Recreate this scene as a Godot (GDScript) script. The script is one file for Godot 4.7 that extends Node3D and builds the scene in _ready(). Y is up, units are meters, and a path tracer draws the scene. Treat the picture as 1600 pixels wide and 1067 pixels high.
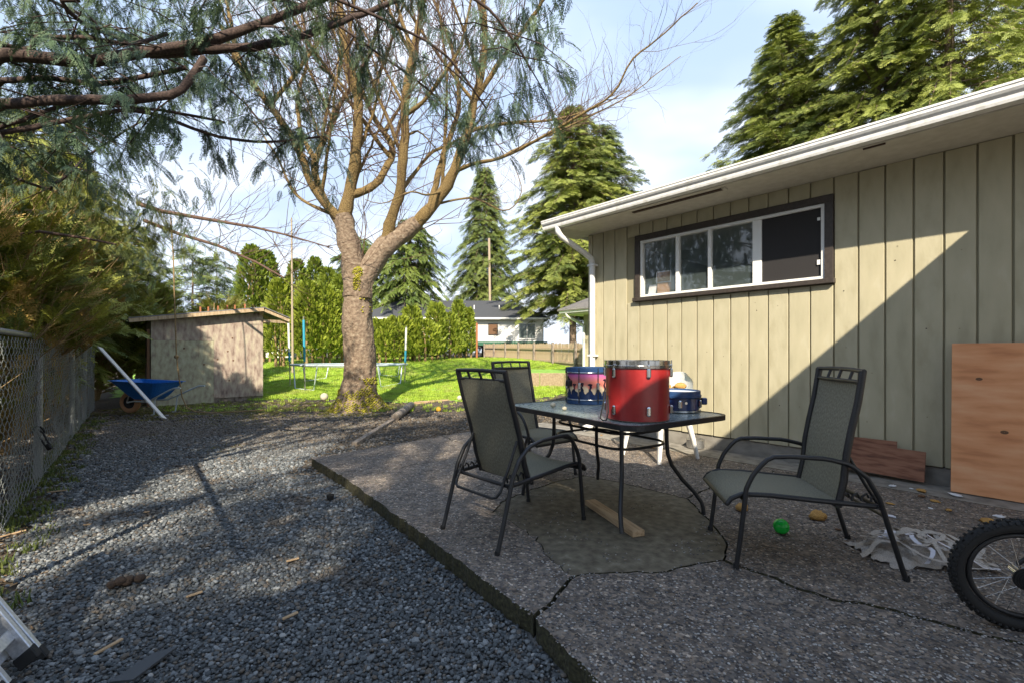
extends Node3D

# ---------------------------------------------------------------- mesh collector
class MB:
	var v := PackedVector3Array()
	var n := PackedVector3Array()
	var c := PackedColorArray()
	var ix := PackedInt32Array()
	var col := Color(1, 1, 1)
	func tri(a: Vector3, b: Vector3, d: Vector3) -> void:
		var nn := (b - a).cross(d - a).normalized()
		var k := v.size()
		v.append(a); v.append(b); v.append(d)
		n.append(nn); n.append(nn); n.append(nn)
		c.append(col); c.append(col); c.append(col)
		ix.append(k); ix.append(k + 2); ix.append(k + 1)
	func quad(a: Vector3, b: Vector3, d: Vector3, e: Vector3) -> void:
		var nn := (d - a).cross(e - b).normalized()
		var k := v.size()
		v.append(a); v.append(b); v.append(d); v.append(e)
		for i in 4:
			n.append(nn); c.append(col)
		ix.append_array(PackedInt32Array([k, k + 2, k + 1, k, k + 3, k + 2]))
	# box with chamfered edges; axes given by a basis
	func box(p: Vector3, s: Vector3, bs := Basis.IDENTITY, ch := 0.0) -> void:
		var h := s * 0.5
		if ch <= 0.0:
			var q: Array[Vector3] = []
			for i in 8:
				q.append(p + bs * Vector3(h.x * (1 if i & 1 else -1), h.y * (1 if i & 2 else -1), h.z * (1 if i & 4 else -1)))
			quad(q[1], q[3], q[7], q[5]); quad(q[0], q[4], q[6], q[2])
			quad(q[2], q[6], q[7], q[3]); quad(q[0], q[1], q[5], q[4])
			quad(q[4], q[5], q[7], q[6]); quad(q[0], q[2], q[3], q[1])
			return
		for ax in 3:
			var b1 := (ax + 1) % 3
			var b2 := (ax + 2) % 3
			for sg in [-1.0, 1.0]:
				var f: Array[Vector3] = []
				for w in [[-1.0, -1.0], [1.0, -1.0], [1.0, 1.0], [-1.0, 1.0]]:
					var o := Vector3.ZERO
					o[ax] = h[ax] * sg
					o[b1] = (h[b1] - ch) * w[0]
					o[b2] = (h[b2] - ch) * w[1]
					f.append(p + bs * o)
				if sg > 0: quad(f[0], f[1], f[2], f[3])
				else: quad(f[0], f[3], f[2], f[1])
			for s1 in [-1.0, 1.0]:
				for s2 in [-1.0, 1.0]:
					var e: Array[Vector3] = []
					for w in [[-1.0, 0], [1.0, 0], [1.0, 1], [-1.0, 1]]:
						var o := Vector3.ZERO
						o[ax] = (h[ax] - ch) * w[0]
						o[b1] = (h[b1] - (ch if w[1] == 1 else 0.0)) * s1
						o[b2] = (h[b2] - (0.0 if w[1] == 1 else ch)) * s2
						e.append(p + bs * o)
					if s1 * s2 < 0: quad(e[0], e[1], e[2], e[3])
					else: quad(e[0], e[3], e[2], e[1])
		for i in 8:
			var sx := 1.0 if i & 1 else -1.0
			var sy := 1.0 if i & 2 else -1.0
			var sz := 1.0 if i & 4 else -1.0
			var a := p + bs * Vector3(h.x * sx, (h.y - ch) * sy, (h.z - ch) * sz)
			var b := p + bs * Vector3((h.x - ch) * sx, h.y * sy, (h.z - ch) * sz)
			var d := p + bs * Vector3((h.x - ch) * sx, (h.y - ch) * sy, h.z * sz)
			if sx * sy * sz > 0: tri(a, b, d)
			else: tri(a, d, b)
	# smooth tube along points
	func tube(pts: PackedVector3Array, rad: PackedFloat32Array, sides := 8, cap := true, closed := false, squash := 1.0, up0 := Vector3.ZERO, wob := 0.0, ws := 0) -> void:
		var m := pts.size()
		var k0 := v.size()
		var side := Vector3.ZERO
		for i in m:
			var t: Vector3
			if closed: t = pts[(i + 1) % m] - pts[(i + m - 1) % m]
			else: t = pts[mini(i + 1, m - 1)] - pts[maxi(i - 1, 0)]
			t = t.normalized()
			if i == 0:
				var u := up0 if up0 != Vector3.ZERO else (Vector3.UP if absf(t.y) < 0.9 else Vector3.RIGHT)
				side = u.cross(t).normalized()
			else:
				side = (side - t * side.dot(t)).normalized()
			var upv := t.cross(side)
			var r: float = rad[mini(i, rad.size() - 1)]
			for j in sides:
				var a := TAU * j / sides
				var dd := side * cos(a) + upv * sin(a)
				var rr := r
				if wob > 0.0: rr *= 1.0 + wob * sin(a * 3.0 + ws + i * 0.7) * 0.5 + wob * 0.5 * sin(a * 5.0 + i * 1.3 + ws * 2.0)
				v.append(pts[i] + (side * cos(a) + upv * sin(a) * squash) * rr)
				n.append(dd); c.append(col)
		var rings := m if closed else m - 1
		for i in rings:
			for j in sides:
				var a0 := k0 + i * sides + j
				var a1 := k0 + i * sides + (j + 1) % sides
				var b0 := k0 + ((i + 1) % m) * sides + j
				var b1 := k0 + ((i + 1) % m) * sides + (j + 1) % sides
				ix.append_array(PackedInt32Array([a0, b0, a1, a1, b0, b1]))
		if cap and not closed:
			for e in 2:
				var base := k0 + (m - 1) * sides * e
				var nn := (pts[m - 1] - pts[m - 2]).normalized() if e == 1 else (pts[0] - pts[1]).normalized()
				var kk := v.size()
				v.append(pts[m - 1] if e == 1 else pts[0]); n.append(nn); c.append(col)
				for j in sides:
					v.append(v[base + j]); n.append(nn); c.append(col)
				for j in sides:
					var p1 := kk + 1 + j
					var p2 := kk + 1 + (j + 1) % sides
					if e == 1: ix.append_array(PackedInt32Array([kk, p2, p1]))
					else: ix.append_array(PackedInt32Array([kk, p1, p2]))
	func rod(a: Vector3, b: Vector3, r: float, sides := 8, r2 := -1.0) -> void:
		tube(PackedVector3Array([a, b]), PackedFloat32Array([r, r if r2 < 0 else r2]), sides)
	# surface of revolution around local Y at p: profile of (radius, height)
	func lathe(p: Vector3, prof: PackedVector2Array, seg := 24, bs := Basis.IDENTITY) -> void:
		for i in prof.size() - 1:
			var q0 := prof[i]
			var q1 := prof[i + 1]
			if q0.distance_to(q1) < 1e-6: continue
			var dn := Vector2(q1.y - q0.y, -(q1.x - q0.x)).normalized()
			var k := v.size()
			for j in seg + 1:
				var a := TAU * j / seg
				var ca := cos(a)
				var sa := sin(a)
				v.append(p + bs * Vector3(q0.x * ca, q0.y, q0.x * sa))
				v.append(p + bs * Vector3(q1.x * ca, q1.y, q1.x * sa))
				var nn := bs * Vector3(dn.x * ca, dn.y, dn.x * sa)
				n.append(nn); n.append(nn); c.append(col); c.append(col)
			for j in seg:
				var a0 := k + j * 2
				ix.append_array(PackedInt32Array([a0, a0 + 2, a0 + 1, a0 + 1, a0 + 2, a0 + 3]))
	# polygon (x, z) extruded between heights, with side walls
	func prism(poly: PackedVector2Array, y0: float, y1: float, t := Transform3D.IDENTITY, top := true, sides := true) -> void:
		var pl := poly.duplicate()
		var area := 0.0
		for i in pl.size(): area += pl[i].cross(pl[(i + 1) % pl.size()])
		if area > 0.0: pl.reverse()
		var tr := Geometry2D.triangulate_polygon(pl) if top else PackedInt32Array()
		for i in range(0, tr.size(), 3):
			var a := pl[tr[i]]
			var b := pl[tr[i + 1]]
			var d := pl[tr[i + 2]]
			if (b - a).cross(d - a) > 0:
				var tmp := b
				b = d
				d = tmp
			tri(t * Vector3(a.x, y1, a.y), t * Vector3(b.x, y1, b.y), t * Vector3(d.x, y1, d.y))
			tri(t * Vector3(a.x, y0, a.y), t * Vector3(d.x, y0, d.y), t * Vector3(b.x, y0, b.y))
		for i in pl.size() if sides else 0:
			var a := pl[i]
			var b := pl[(i + 1) % pl.size()]
			quad(t * Vector3(a.x, y0, a.y), t * Vector3(b.x, y0, b.y), t * Vector3(b.x, y1, b.y), t * Vector3(a.x, y1, a.y))
	# lumpy closed blob
	func blob(p: Vector3, s: Vector3, nz: FastNoiseLite, amp: float, freq: float, seg := 12, bs := Basis.IDENTITY) -> void:
		var rings := seg / 2
		var k := v.size()
		for i in rings + 1:
			var th := PI * i / rings
			for j in seg + 1:
				var ph := TAU * (j % seg) / seg
				var d := Vector3(sin(th) * cos(ph), cos(th), sin(th) * sin(ph))
				var r := 1.0 + amp * nz.get_noise_3dv(d * freq + p * 37.0)
				v.append(p + bs * (d * s * r)); n.append((bs * (d / s)).normalized()); c.append(col)
		for i in rings:
			for j in seg:
				var a := k + i * (seg + 1) + j
				var b := a + seg + 1
				ix.append_array(PackedInt32Array([a, b, a + 1, a + 1, b, b + 1]))
	# grid sheet from a flat list of points, nu columns
	func sheet(pts: PackedVector3Array, nu: int, cols := PackedColorArray()) -> void:
		var nv := pts.size() / nu
		var k := v.size()
		for j in nv:
			for i in nu:
				var du := pts[j * nu + mini(i + 1, nu - 1)] - pts[j * nu + maxi(i - 1, 0)]
				var dv := pts[mini(j + 1, nv - 1) * nu + i] - pts[maxi(j - 1, 0) * nu + i]
				v.append(pts[j * nu + i]); n.append(du.cross(dv).normalized())
				c.append(cols[j * nu + i] if cols.size() else col)
		for j in nv - 1:
			for i in nu - 1:
				var a := k + j * nu + i
				ix.append_array(PackedInt32Array([a, a + nu, a + 1, a + 1, a + nu, a + nu + 1]))
	func done() -> ArrayMesh:
		var arr := []
		arr.resize(Mesh.ARRAY_MAX)
		arr[Mesh.ARRAY_VERTEX] = v
		arr[Mesh.ARRAY_NORMAL] = n
		arr[Mesh.ARRAY_COLOR] = c
		arr[Mesh.ARRAY_INDEX] = ix
		var am := ArrayMesh.new()
		am.add_surface_from_arrays(Mesh.PRIMITIVE_TRIANGLES, arr)
		return am

# a list of copies for a MultiMesh
class Cop:
	var t: Array[Transform3D] = []
	var c := PackedColorArray()
	func put(x: Transform3D, k: Color) -> void:
		t.append(x); c.append(k)

var rng := RandomNumberGenerator.new()
var nz := FastNoiseLite.new()
var M := {}
var names := {}

func rf(a: float, b: float) -> float: return rng.randf_range(a, b)
func rc(a: Color, b: Color) -> Color: return a.lerp(b, rng.randf())
func V(x: float, y: float, z: float) -> Vector3: return Vector3(x, y, z)
func pv(a: Array) -> PackedVector3Array: return PackedVector3Array(a)
func pf(a: Array) -> PackedFloat32Array: return PackedFloat32Array(a)
func p2(a: Array) -> PackedVector2Array: return PackedVector2Array(a)

func numbered(s: String) -> String:
	names[s] = names.get(s, 0) + 1
	return s if names[s] == 1 else "%s_%03d" % [s, names[s] - 1]

func tag(o: Node, label: String, category: String, group := "") -> void:
	o.set_meta("label", label)
	o.set_meta("category", category)
	if group: o.set_meta("group", group)

func thing(called: String, label: String, category: String, at := Vector3.ZERO, bs := Basis.IDENTITY, group := "") -> Node3D:
	var o := Node3D.new()
	o.name = numbered(called)
	add_child(o, true)
	o.transform = Transform3D(bs, at)
	tag(o, label, category, group)
	return o

func part(called: String, mesh: Mesh, m: Material, parent: Node, t := Transform3D.IDENTITY) -> MeshInstance3D:
	var o := MeshInstance3D.new()
	o.name = called if parent != self else numbered(called)
	o.mesh = mesh
	o.material_override = m
	o.transform = t
	parent.add_child(o, true)
	return o

func single(called: String, mesh: Mesh, m: Material, label: String, category: String, group := "", t := Transform3D.IDENTITY) -> MeshInstance3D:
	var o := part(called, mesh, m, self, t)
	tag(o, label, category, group)
	return o

func setting(called: String, mesh: Mesh, m: Material) -> MeshInstance3D:
	var o := part(called, mesh, m, self)
	o.set_meta("kind", "structure")
	return o

func copies(called: String, mesh: Mesh, m: Material, cp: Cop, parent: Node) -> MultiMeshInstance3D:
	var mm := MultiMesh.new()
	mm.transform_format = MultiMesh.TRANSFORM_3D
	mm.use_colors = true
	mm.mesh = mesh
	mm.instance_count = cp.t.size()
	for i in cp.t.size():
		mm.set_instance_transform(i, cp.t[i])
		mm.set_instance_color(i, cp.c[i])
	var o := MultiMeshInstance3D.new()
	o.name = called if parent != self else numbered(called)
	o.multimesh = mm
	o.material_override = m
	parent.add_child(o, true)
	o.set_meta("kind", "stuff")
	return o

# ---------------------------------------------------------------- materials
func lin(r: float, g: float, b: float) -> Color: return Color(r, g, b)

func noise_tex(sd: int, freq: float, stops: Array, kind := FastNoiseLite.TYPE_SIMPLEX_SMOOTH, oct := 4, size := 512, ret := -1) -> NoiseTexture2D:
	var f := FastNoiseLite.new()
	f.seed = sd
	f.frequency = freq
	f.noise_type = kind
	f.fractal_octaves = oct
	if oct <= 1: f.fractal_type = FastNoiseLite.FRACTAL_NONE
	if ret >= 0: f.cellular_return_type = ret
	var t := NoiseTexture2D.new()
	t.width = size
	t.height = size
	t.seamless = true
	t.normalize = true
	t.noise = f
	if stops.size():
		var g := Gradient.new()
		var off := PackedFloat32Array()
		var cols := PackedColorArray()
		for s in stops:
			off.append(s[0])
			var k: Color = s[1]
			cols.append(k.linear_to_srgb())
		g.offsets = off
		g.colors = cols
		t.color_ramp = g
	return t

func mat(nm: String, k: Color, rough: float, metal := 0.0, tex: Texture2D = null, sc := Vector3.ONE, world := false, bump: Texture2D = null, bh := 0.0) -> StandardMaterial3D:
	var m := StandardMaterial3D.new()
	m.resource_name = nm
	m.albedo_color = k.linear_to_srgb()
	m.roughness = rough
	m.metallic = metal
	if tex or bump:
		m.uv1_triplanar = true
		m.uv1_world_triplanar = world
		m.uv1_scale = sc
		m.uv1_triplanar_sharpness = 4.0
	if tex: m.albedo_texture = tex
	if bump:
		m.heightmap_enabled = true
		m.heightmap_texture = bump
		m.heightmap_scale = bh
	M[nm] = m
	return m

func leafy(nm: String, back: Color, rough := 0.6) -> StandardMaterial3D:
	var m := mat(nm, Color(1, 1, 1), rough)
	m.vertex_color_use_as_albedo = true
	m.backlight_enabled = true
	m.backlight = back.linear_to_srgb()
	m.cull_mode = BaseMaterial3D.CULL_DISABLED
	return m

func grain(sd: int, a: Color, b: Color, d: Color) -> NoiseTexture2D:
	return noise_tex(sd, 0.012, [[0.0, a], [0.35, b], [0.6, b.lerp(d, 0.6)], [1.0, d]], FastNoiseLite.TYPE_SIMPLEX_SMOOTH, 5)

func materials() -> void:
	var W := Color(1, 1, 1)
	var rough_b := noise_tex(3, 0.02, [], FastNoiseLite.TYPE_SIMPLEX_SMOOTH, 5)
	var fine_b := noise_tex(4, 0.08, [], FastNoiseLite.TYPE_SIMPLEX_SMOOTH, 4)
	# painted siding: faint chalky patches and drips in the paint
	mat("siding", W, 0.62, 0.0, noise_tex(11, 0.010, [[0.0, lin(0.34, 0.31, 0.205)], [0.45, lin(0.41, 0.375, 0.255)], [0.8, lin(0.44, 0.40, 0.275)], [1.0, lin(0.48, 0.445, 0.32)]], FastNoiseLite.TYPE_SIMPLEX_SMOOTH, 6), V(0.9, 0.30, 0.9), false, noise_tex(12, 0.03, [], FastNoiseLite.TYPE_SIMPLEX_SMOOTH, 5), 0.10)
	mat("siding2", W, 0.62, 0.0, noise_tex(13, 0.010, [[0.0, lin(0.36, 0.325, 0.215)], [0.5, lin(0.42, 0.385, 0.265)], [1.0, lin(0.46, 0.42, 0.295)]], FastNoiseLite.TYPE_SIMPLEX_SMOOTH, 6), V(1.3, 0.5, 1.3), false, noise_tex(14, 0.03, [], FastNoiseLite.TYPE_SIMPLEX_SMOOTH, 5), 0.10)
	mat("groove", lin(0.30, 0.27, 0.175), 0.8)
	mat("soffit", W, 0.7, 0.0, noise_tex(15, 0.02, [[0.0, lin(0.50, 0.47, 0.40)], [1.0, lin(0.62, 0.59, 0.52)]]), V(0.8, 0.8, 0.8))
	mat("white_metal", W, 0.35, 0.0, noise_tex(16, 0.02, [[0.0, lin(0.55, 0.54, 0.50)], [0.4, lin(0.74, 0.74, 0.72)], [1.0, lin(0.80, 0.80, 0.79)]]), V(1.1, 1.1, 1.1))
	mat("vinyl", lin(0.76, 0.76, 0.74), 0.4)
	mat("trim_dark", W, 0.55, 0.0, noise_tex(17, 0.02, [[0.0, lin(0.028, 0.021, 0.017)], [1.0, lin(0.055, 0.043, 0.036)]]), V(2, 2, 2))
	mat("vent", lin(0.06, 0.035, 0.025), 0.8)
	mat("shingle", W, 0.95, 0.0, noise_tex(18, 0.06, [[0.0, lin(0.10, 0.09, 0.08)], [1.0, lin(0.22, 0.20, 0.18)]]), V(1, 1, 1))
	mat("slate_roof", W, 0.9, 0.0, noise_tex(19, 0.06, [[0.0, lin(0.035, 0.038, 0.045)], [1.0, lin(0.085, 0.09, 0.10)]]), V(0.6, 0.6, 0.6))
	mat("pale_roof", W, 0.9, 0.0, noise_tex(20, 0.06, [[0.0, lin(0.14, 0.14, 0.15)], [1.0, lin(0.24, 0.24, 0.25)]]), V(0.6, 0.6, 0.6))
	mat("stucco", W, 0.9, 0.0, noise_tex(21, 0.02, [[0.0, lin(0.66, 0.66, 0.64)], [1.0, lin(0.78, 0.78, 0.76)]]), V(0.7, 0.7, 0.7))
	mat("concrete", W, 0.92, 0.0, noise_tex(22, 0.015, [[0.0, lin(0.13, 0.12, 0.105)], [0.5, lin(0.215, 0.20, 0.175)], [1.0, lin(0.29, 0.275, 0.245)]], FastNoiseLite.TYPE_SIMPLEX_SMOOTH, 6), V(0.9, 0.9, 0.9), true, fine_b, 0.15)
	var peb := [[0.0, lin(0.061, 0.055, 0.053)], [0.18, lin(0.176, 0.153, 0.134)], [0.34, lin(0.096, 0.087, 0.085)], [0.5, lin(0.264, 0.221, 0.185)], [0.62, lin(0.140, 0.121, 0.106)], [0.75, lin(0.334, 0.261, 0.198)], [0.85, lin(0.194, 0.166, 0.149)], [0.94, lin(0.281, 0.238, 0.198)], [1.0, lin(0.737, 0.632, 0.524)]]
	var ag := mat("aggregate", W, 0.85, 0.0, noise_tex(23, 0.055, peb, FastNoiseLite.TYPE_CELLULAR, 1, 1024, FastNoiseLite.RETURN_CELL_VALUE), V(1.35, 1.35, 1.35), true, noise_tex(23, 0.055, [], FastNoiseLite.TYPE_CELLULAR, 1, 1024, FastNoiseLite.RETURN_DISTANCE), -0.35)
	ag.detail_enabled = true
	ag.detail_blend_mode = BaseMaterial3D.BLEND_MODE_MUL
	ag.detail_albedo = noise_tex(24, 0.012, [[0.0, lin(0.40, 0.37, 0.34)], [0.45, lin(0.8, 0.78, 0.75)], [1.0, lin(1, 1, 1)]], FastNoiseLite.TYPE_SIMPLEX_SMOOTH, 5)
	ag.uv2_triplanar = true
	ag.uv2_world_triplanar = true
	ag.uv2_scale = V(0.4, 0.4, 0.4)
	mat("concrete_tan", W, 0.92, 0.0, noise_tex(56, 0.02, [[0.0, lin(0.22, 0.16, 0.10)], [1.0, lin(0.38, 0.30, 0.20)]]), V(1.2, 1.2, 1.2), false, fine_b, 0.2)
	mat("far_glass", lin(0.12, 0.15, 0.15), 0.08)
	mat("patch", W, 0.8, 0.0, noise_tex(25, 0.02, [[0.0, lin(0.058, 0.049, 0.033)], [0.4, lin(0.111, 0.094, 0.065)], [0.75, lin(0.156, 0.137, 0.098)], [1.0, lin(0.260, 0.234, 0.182)]], FastNoiseLite.TYPE_SIMPLEX_SMOOTH, 6), V(1.1, 1.1, 1.1), true, fine_b, 0.2)
	mat("mossy_edge", W, 0.97, 0.0, noise_tex(57, 0.03, [[0.0, lin(0.018, 0.016, 0.010)], [0.5, lin(0.045, 0.042, 0.022)], [0.8, lin(0.07, 0.068, 0.03)], [1.0, lin(0.14, 0.125, 0.095)]], FastNoiseLite.TYPE_SIMPLEX_SMOOTH, 5), V(2.5, 2.5, 2.5), true, rough_b, 0.8)
	mat("soil", W, 0.98, 0.0, noise_tex(26, 0.03, [[0.0, lin(0.028, 0.021, 0.014)], [0.5, lin(0.07, 0.054, 0.038)], [1.0, lin(0.14, 0.115, 0.085)]], FastNoiseLite.TYPE_SIMPLEX_SMOOTH, 6), V(0.8, 0.8, 0.8), true, rough_b, 1.0)
	mat("turf", W, 0.95, 0.0, noise_tex(27, 0.02, [[0.0, lin(0.146, 0.275, 0.036)], [0.5, lin(0.249, 0.456, 0.061)], [1.0, lin(0.350, 0.547, 0.097)]], FastNoiseLite.TYPE_SIMPLEX_SMOOTH, 6), V(0.3, 0.3, 0.3), true)
	mat("gravel_bed", W, 0.97, 0.0, noise_tex(28, 0.06, [[0.0, lin(0.023, 0.023, 0.023)], [0.5, lin(0.078, 0.078, 0.075)], [1.0, lin(0.169, 0.163, 0.156)]], FastNoiseLite.TYPE_CELLULAR, 1, 512, FastNoiseLite.RETURN_CELL_VALUE), V(1.1, 1.1, 1.1), true, fine_b, 0.6)
	var st := mat("stone", W, 0.85)
	st.vertex_color_use_as_albedo = true
	var ch := mat("tinted", W, 0.9)
	ch.vertex_color_use_as_albedo = true
	var gl := mat("gloss_tinted", W, 0.25)
	gl.vertex_color_use_as_albedo = true
	gl.clearcoat_enabled = true
	gl.clearcoat = 0.5
	gl.clearcoat_roughness = 0.12
	mat("bark", W, 0.95, 0.0, noise_tex(29, 0.016, [[0.0, lin(0.085, 0.058, 0.040)], [0.3, lin(0.165, 0.118, 0.082)], [0.6, lin(0.225, 0.168, 0.118)], [0.82, lin(0.27, 0.215, 0.155)], [0.92, lin(0.36, 0.32, 0.25)], [1.0, lin(0.46, 0.43, 0.37)]], FastNoiseLite.TYPE_SIMPLEX_SMOOTH, 6), V(1.3, 1.3, 1.3), false, rough_b, 1.8)
	mat("limb_bark", W, 0.95, 0.0, noise_tex(30, 0.03, [[0.0, lin(0.061, 0.039, 0.016)], [0.4, lin(0.162, 0.106, 0.042)], [0.66, lin(0.243, 0.169, 0.066)], [0.82, lin(0.297, 0.226, 0.083)], [0.9, lin(0.459, 0.388, 0.215)], [1.0, lin(0.702, 0.634, 0.410)]], FastNoiseLite.TYPE_SIMPLEX_SMOOTH, 6), V(3.2, 2.2, 3.2), true, rough_b, 2.0)
	mat("twig", lin(0.105, 0.062, 0.042), 0.9)
	mat("cedar_bark", W, 0.95, 0.0, noise_tex(31, 0.03, [[0.0, lin(0.02, 0.013, 0.011)], [0.5, lin(0.055, 0.036, 0.03)], [1.0, lin(0.12, 0.08, 0.065)]], FastNoiseLite.TYPE_SIMPLEX_SMOOTH, 5), V(3, 3, 3), true)
	mat("hedge_stem", W, 0.95, 0.0, noise_tex(32, 0.03, [[0.0, lin(0.14, 0.085, 0.04)], [0.5, lin(0.28, 0.19, 0.09)], [1.0, lin(0.44, 0.33, 0.17)]]), V(3, 3, 3), true)
	mat("galvanised", W, 0.5, 0.6, noise_tex(33, 0.03, [[0.0, lin(0.20, 0.21, 0.22)], [1.0, lin(0.38, 0.39, 0.40)]]), V(3, 3, 3))
	mat("mesh_wire", lin(0.24, 0.26, 0.255), 0.55, 0.4)
	mat("aluminium", W, 0.42, 0.75, noise_tex(34, 0.03, [[0.0, lin(0.42, 0.43, 0.45)], [1.0, lin(0.68, 0.69, 0.71)]]), V(4, 4, 4))
	mat("black_metal", W, 0.42, 0.0, noise_tex(35, 0.05, [[0.0, lin(0.012, 0.012, 0.013)], [0.8, lin(0.022, 0.022, 0.024)], [1.0, lin(0.06, 0.052, 0.045)]]), V(5, 5, 5))
	mat("sling", W, 0.85, 0.0, noise_tex(36, 0.04, [[0.0, lin(0.121, 0.112, 0.081)], [0.5, lin(0.185, 0.175, 0.126)], [1.0, lin(0.285, 0.265, 0.197)]], FastNoiseLite.TYPE_SIMPLEX_SMOOTH, 5), V(5, 2.2, 5), false, noise_tex(37, 0.2, [], FastNoiseLite.TYPE_CELLULAR, 1), 0.08)
	var gt := mat("frosted_glass", lin(0.22, 0.27, 0.27), 0.12, 0.0)
	gt.roughness_texture = noise_tex(38, 0.02, [[0.0, lin(0.02, 0.02, 0.02)], [1.0, lin(0.16, 0.16, 0.16)]])
	gt.roughness = 1.0
	gt.uv1_triplanar = true
	gt.uv1_scale = V(2, 2, 2)
	var gp := mat("window_glass", Color(0.55, 0.6, 0.6, 0.12), 0.02)
	gp.albedo_color = Color(0.5, 0.56, 0.56, 0.12)
	gp.metallic_specular = 1.0
	gp.transparency = BaseMaterial3D.TRANSPARENCY_ALPHA
	mat("room_paint", lin(0.42, 0.40, 0.36), 0.9)
	mat("insect_screen", lin(0.018, 0.016, 0.017), 0.75)
	mat("cardboard", lin(0.34, 0.19, 0.09), 0.9)
	mat("paper", lin(0.7, 0.7, 0.72), 0.9)
	var grain_b := noise_tex(40, 0.02, [], FastNoiseLite.TYPE_SIMPLEX_SMOOTH, 5)
	mat("plywood", W, 0.75, 0.0, noise_tex(41, 0.010, [[0.0, lin(0.50, 0.20, 0.085)], [0.4, lin(0.66, 0.295, 0.13)], [0.7, lin(0.71, 0.34, 0.165)], [1.0, lin(0.74, 0.40, 0.215)]], FastNoiseLite.TYPE_SIMPLEX_SMOOTH, 6), V(0.35, 1.5, 0.35), false, grain_b, 0.06)
	mat("red_ply", W, 0.75, 0.0, grain(42, lin(0.091, 0.036, 0.022), lin(0.208, 0.085, 0.047), lin(0.299, 0.143, 0.085)), V(0.6, 3.5, 0.6), false, grain_b, 0.15)
	mat("lumber", W, 0.85, 0.0, grain(43, lin(0.22, 0.135, 0.07), lin(0.40, 0.27, 0.15), lin(0.50, 0.36, 0.22)), V(0.5, 6, 6), false, grain_b, 0.1)
	mat("grey_wood", W, 0.95, 0.0, grain(44, lin(0.085, 0.065, 0.05), lin(0.20, 0.165, 0.135), lin(0.31, 0.265, 0.22)), V(1.5, 0.8, 1.5), false, grain_b, 0.3)
	mat("shed_ply", W, 0.92, 0.0, noise_tex(45, 0.012, [[0.0, lin(0.168, 0.118, 0.096)], [0.3, lin(0.324, 0.253, 0.209)], [0.55, lin(0.396, 0.323, 0.265)], [0.8, lin(0.456, 0.400, 0.304)], [1.0, lin(0.504, 0.470, 0.338)]], FastNoiseLite.TYPE_SIMPLEX_SMOOTH, 6), V(1.4, 0.5, 1.4), false, grain_b, 0.25)
	mat("shed_ply_green", W, 0.92, 0.0, noise_tex(46, 0.014, [[0.0, lin(0.241, 0.185, 0.149)], [0.35, lin(0.380, 0.347, 0.242)], [0.7, lin(0.460, 0.448, 0.308)], [1.0, lin(0.517, 0.493, 0.363)]], FastNoiseLite.TYPE_SIMPLEX_SMOOTH, 6), V(1.2, 0.6, 1.2), false, grain_b, 0.25)
	mat("picket", W, 0.9, 0.0, grain(47, lin(0.25, 0.17, 0.10), lin(0.42, 0.31, 0.19), lin(0.52, 0.41, 0.28)), V(3, 0.6, 3), false)
	mat("white_paint", W, 0.7, 0.0, noise_tex(48, 0.03, [[0.0, lin(0.30, 0.25, 0.20)], [0.35, lin(0.62, 0.60, 0.57)], [1.0, lin(0.74, 0.73, 0.71)]], FastNoiseLite.TYPE_SIMPLEX_SMOOTH, 5), V(2.5, 2.5, 2.5))
	mat("tray_blue", W, 0.4, 0.0, noise_tex(49, 0.02, [[0.0, lin(0.012, 0.112, 0.390)], [1.0, lin(0.022, 0.180, 0.600)]]), V(2, 2, 2))
	mat("tyre_tan", lin(0.42, 0.23, 0.12), 0.85)
	mat("rubber", lin(0.014, 0.014, 0.014), 0.8)
	mat("steel", W, 0.35, 0.85, noise_tex(50, 0.03, [[0.0, lin(0.36, 0.35, 0.33)], [1.0, lin(0.62, 0.61, 0.59)]]), V(4, 4, 4))
	mat("chrome", lin(0.62, 0.62, 0.63), 0.16, 1.0)
	var rd := mat("drum_red", W, 0.3, 0.0, noise_tex(51, 0.02, [[0.0, lin(0.29, 0.016, 0.018)], [1.0, lin(0.35, 0.022, 0.022)]]), V(2, 2, 2))
	rd.clearcoat_enabled = true
	rd.clearcoat = 0.5
	rd.clearcoat_roughness = 0.15
	var bl := mat("drum_blue", lin(0.012, 0.035, 0.13), 0.3)
	bl.clearcoat_enabled = true
	bl.clearcoat = 0.6
	bl.clearcoat_roughness = 0.12
	mat("drum_hoop_blue", lin(0.02, 0.06, 0.16), 0.35)
	mat("drum_head", lin(0.62, 0.66, 0.70), 0.45)
	mat("dark_head", lin(0.025, 0.028, 0.035), 0.35)
	mat("plastic_white", W, 0.45, 0.0, noise_tex(52, 0.02, [[0.0, lin(0.58, 0.55, 0.48)], [0.5, lin(0.74, 0.73, 0.69)], [1.0, lin(0.80, 0.79, 0.77)]]), V(3, 3, 3))
	mat("foam", W, 0.95, 0.0, noise_tex(53, 0.05, [[0.0, lin(0.34, 0.16, 0.04)], [0.5, lin(0.54, 0.30, 0.085)], [1.0, lin(0.66, 0.42, 0.16)]]), V(7, 7, 7), false, rough_b, 0.8)
	mat("tray_green", lin(0.012, 0.16, 0.055), 0.45)
	var gb := mat("ball_green", lin(0.015, 0.50, 0.06), 0.25)
	gb.backlight_enabled = true
	gb.backlight = Color(0.1, 0.6, 0.15)
	mat("ball_yellow", lin(0.62, 0.36, 0.03), 0.7)
	mat("ball_cream", W, 0.7, 0.0, noise_tex(54, 0.05, [[0.0, lin(0.36, 0.33, 0.24)], [1.0, lin(0.62, 0.58, 0.45)]]), V(5, 5, 5))
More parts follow.
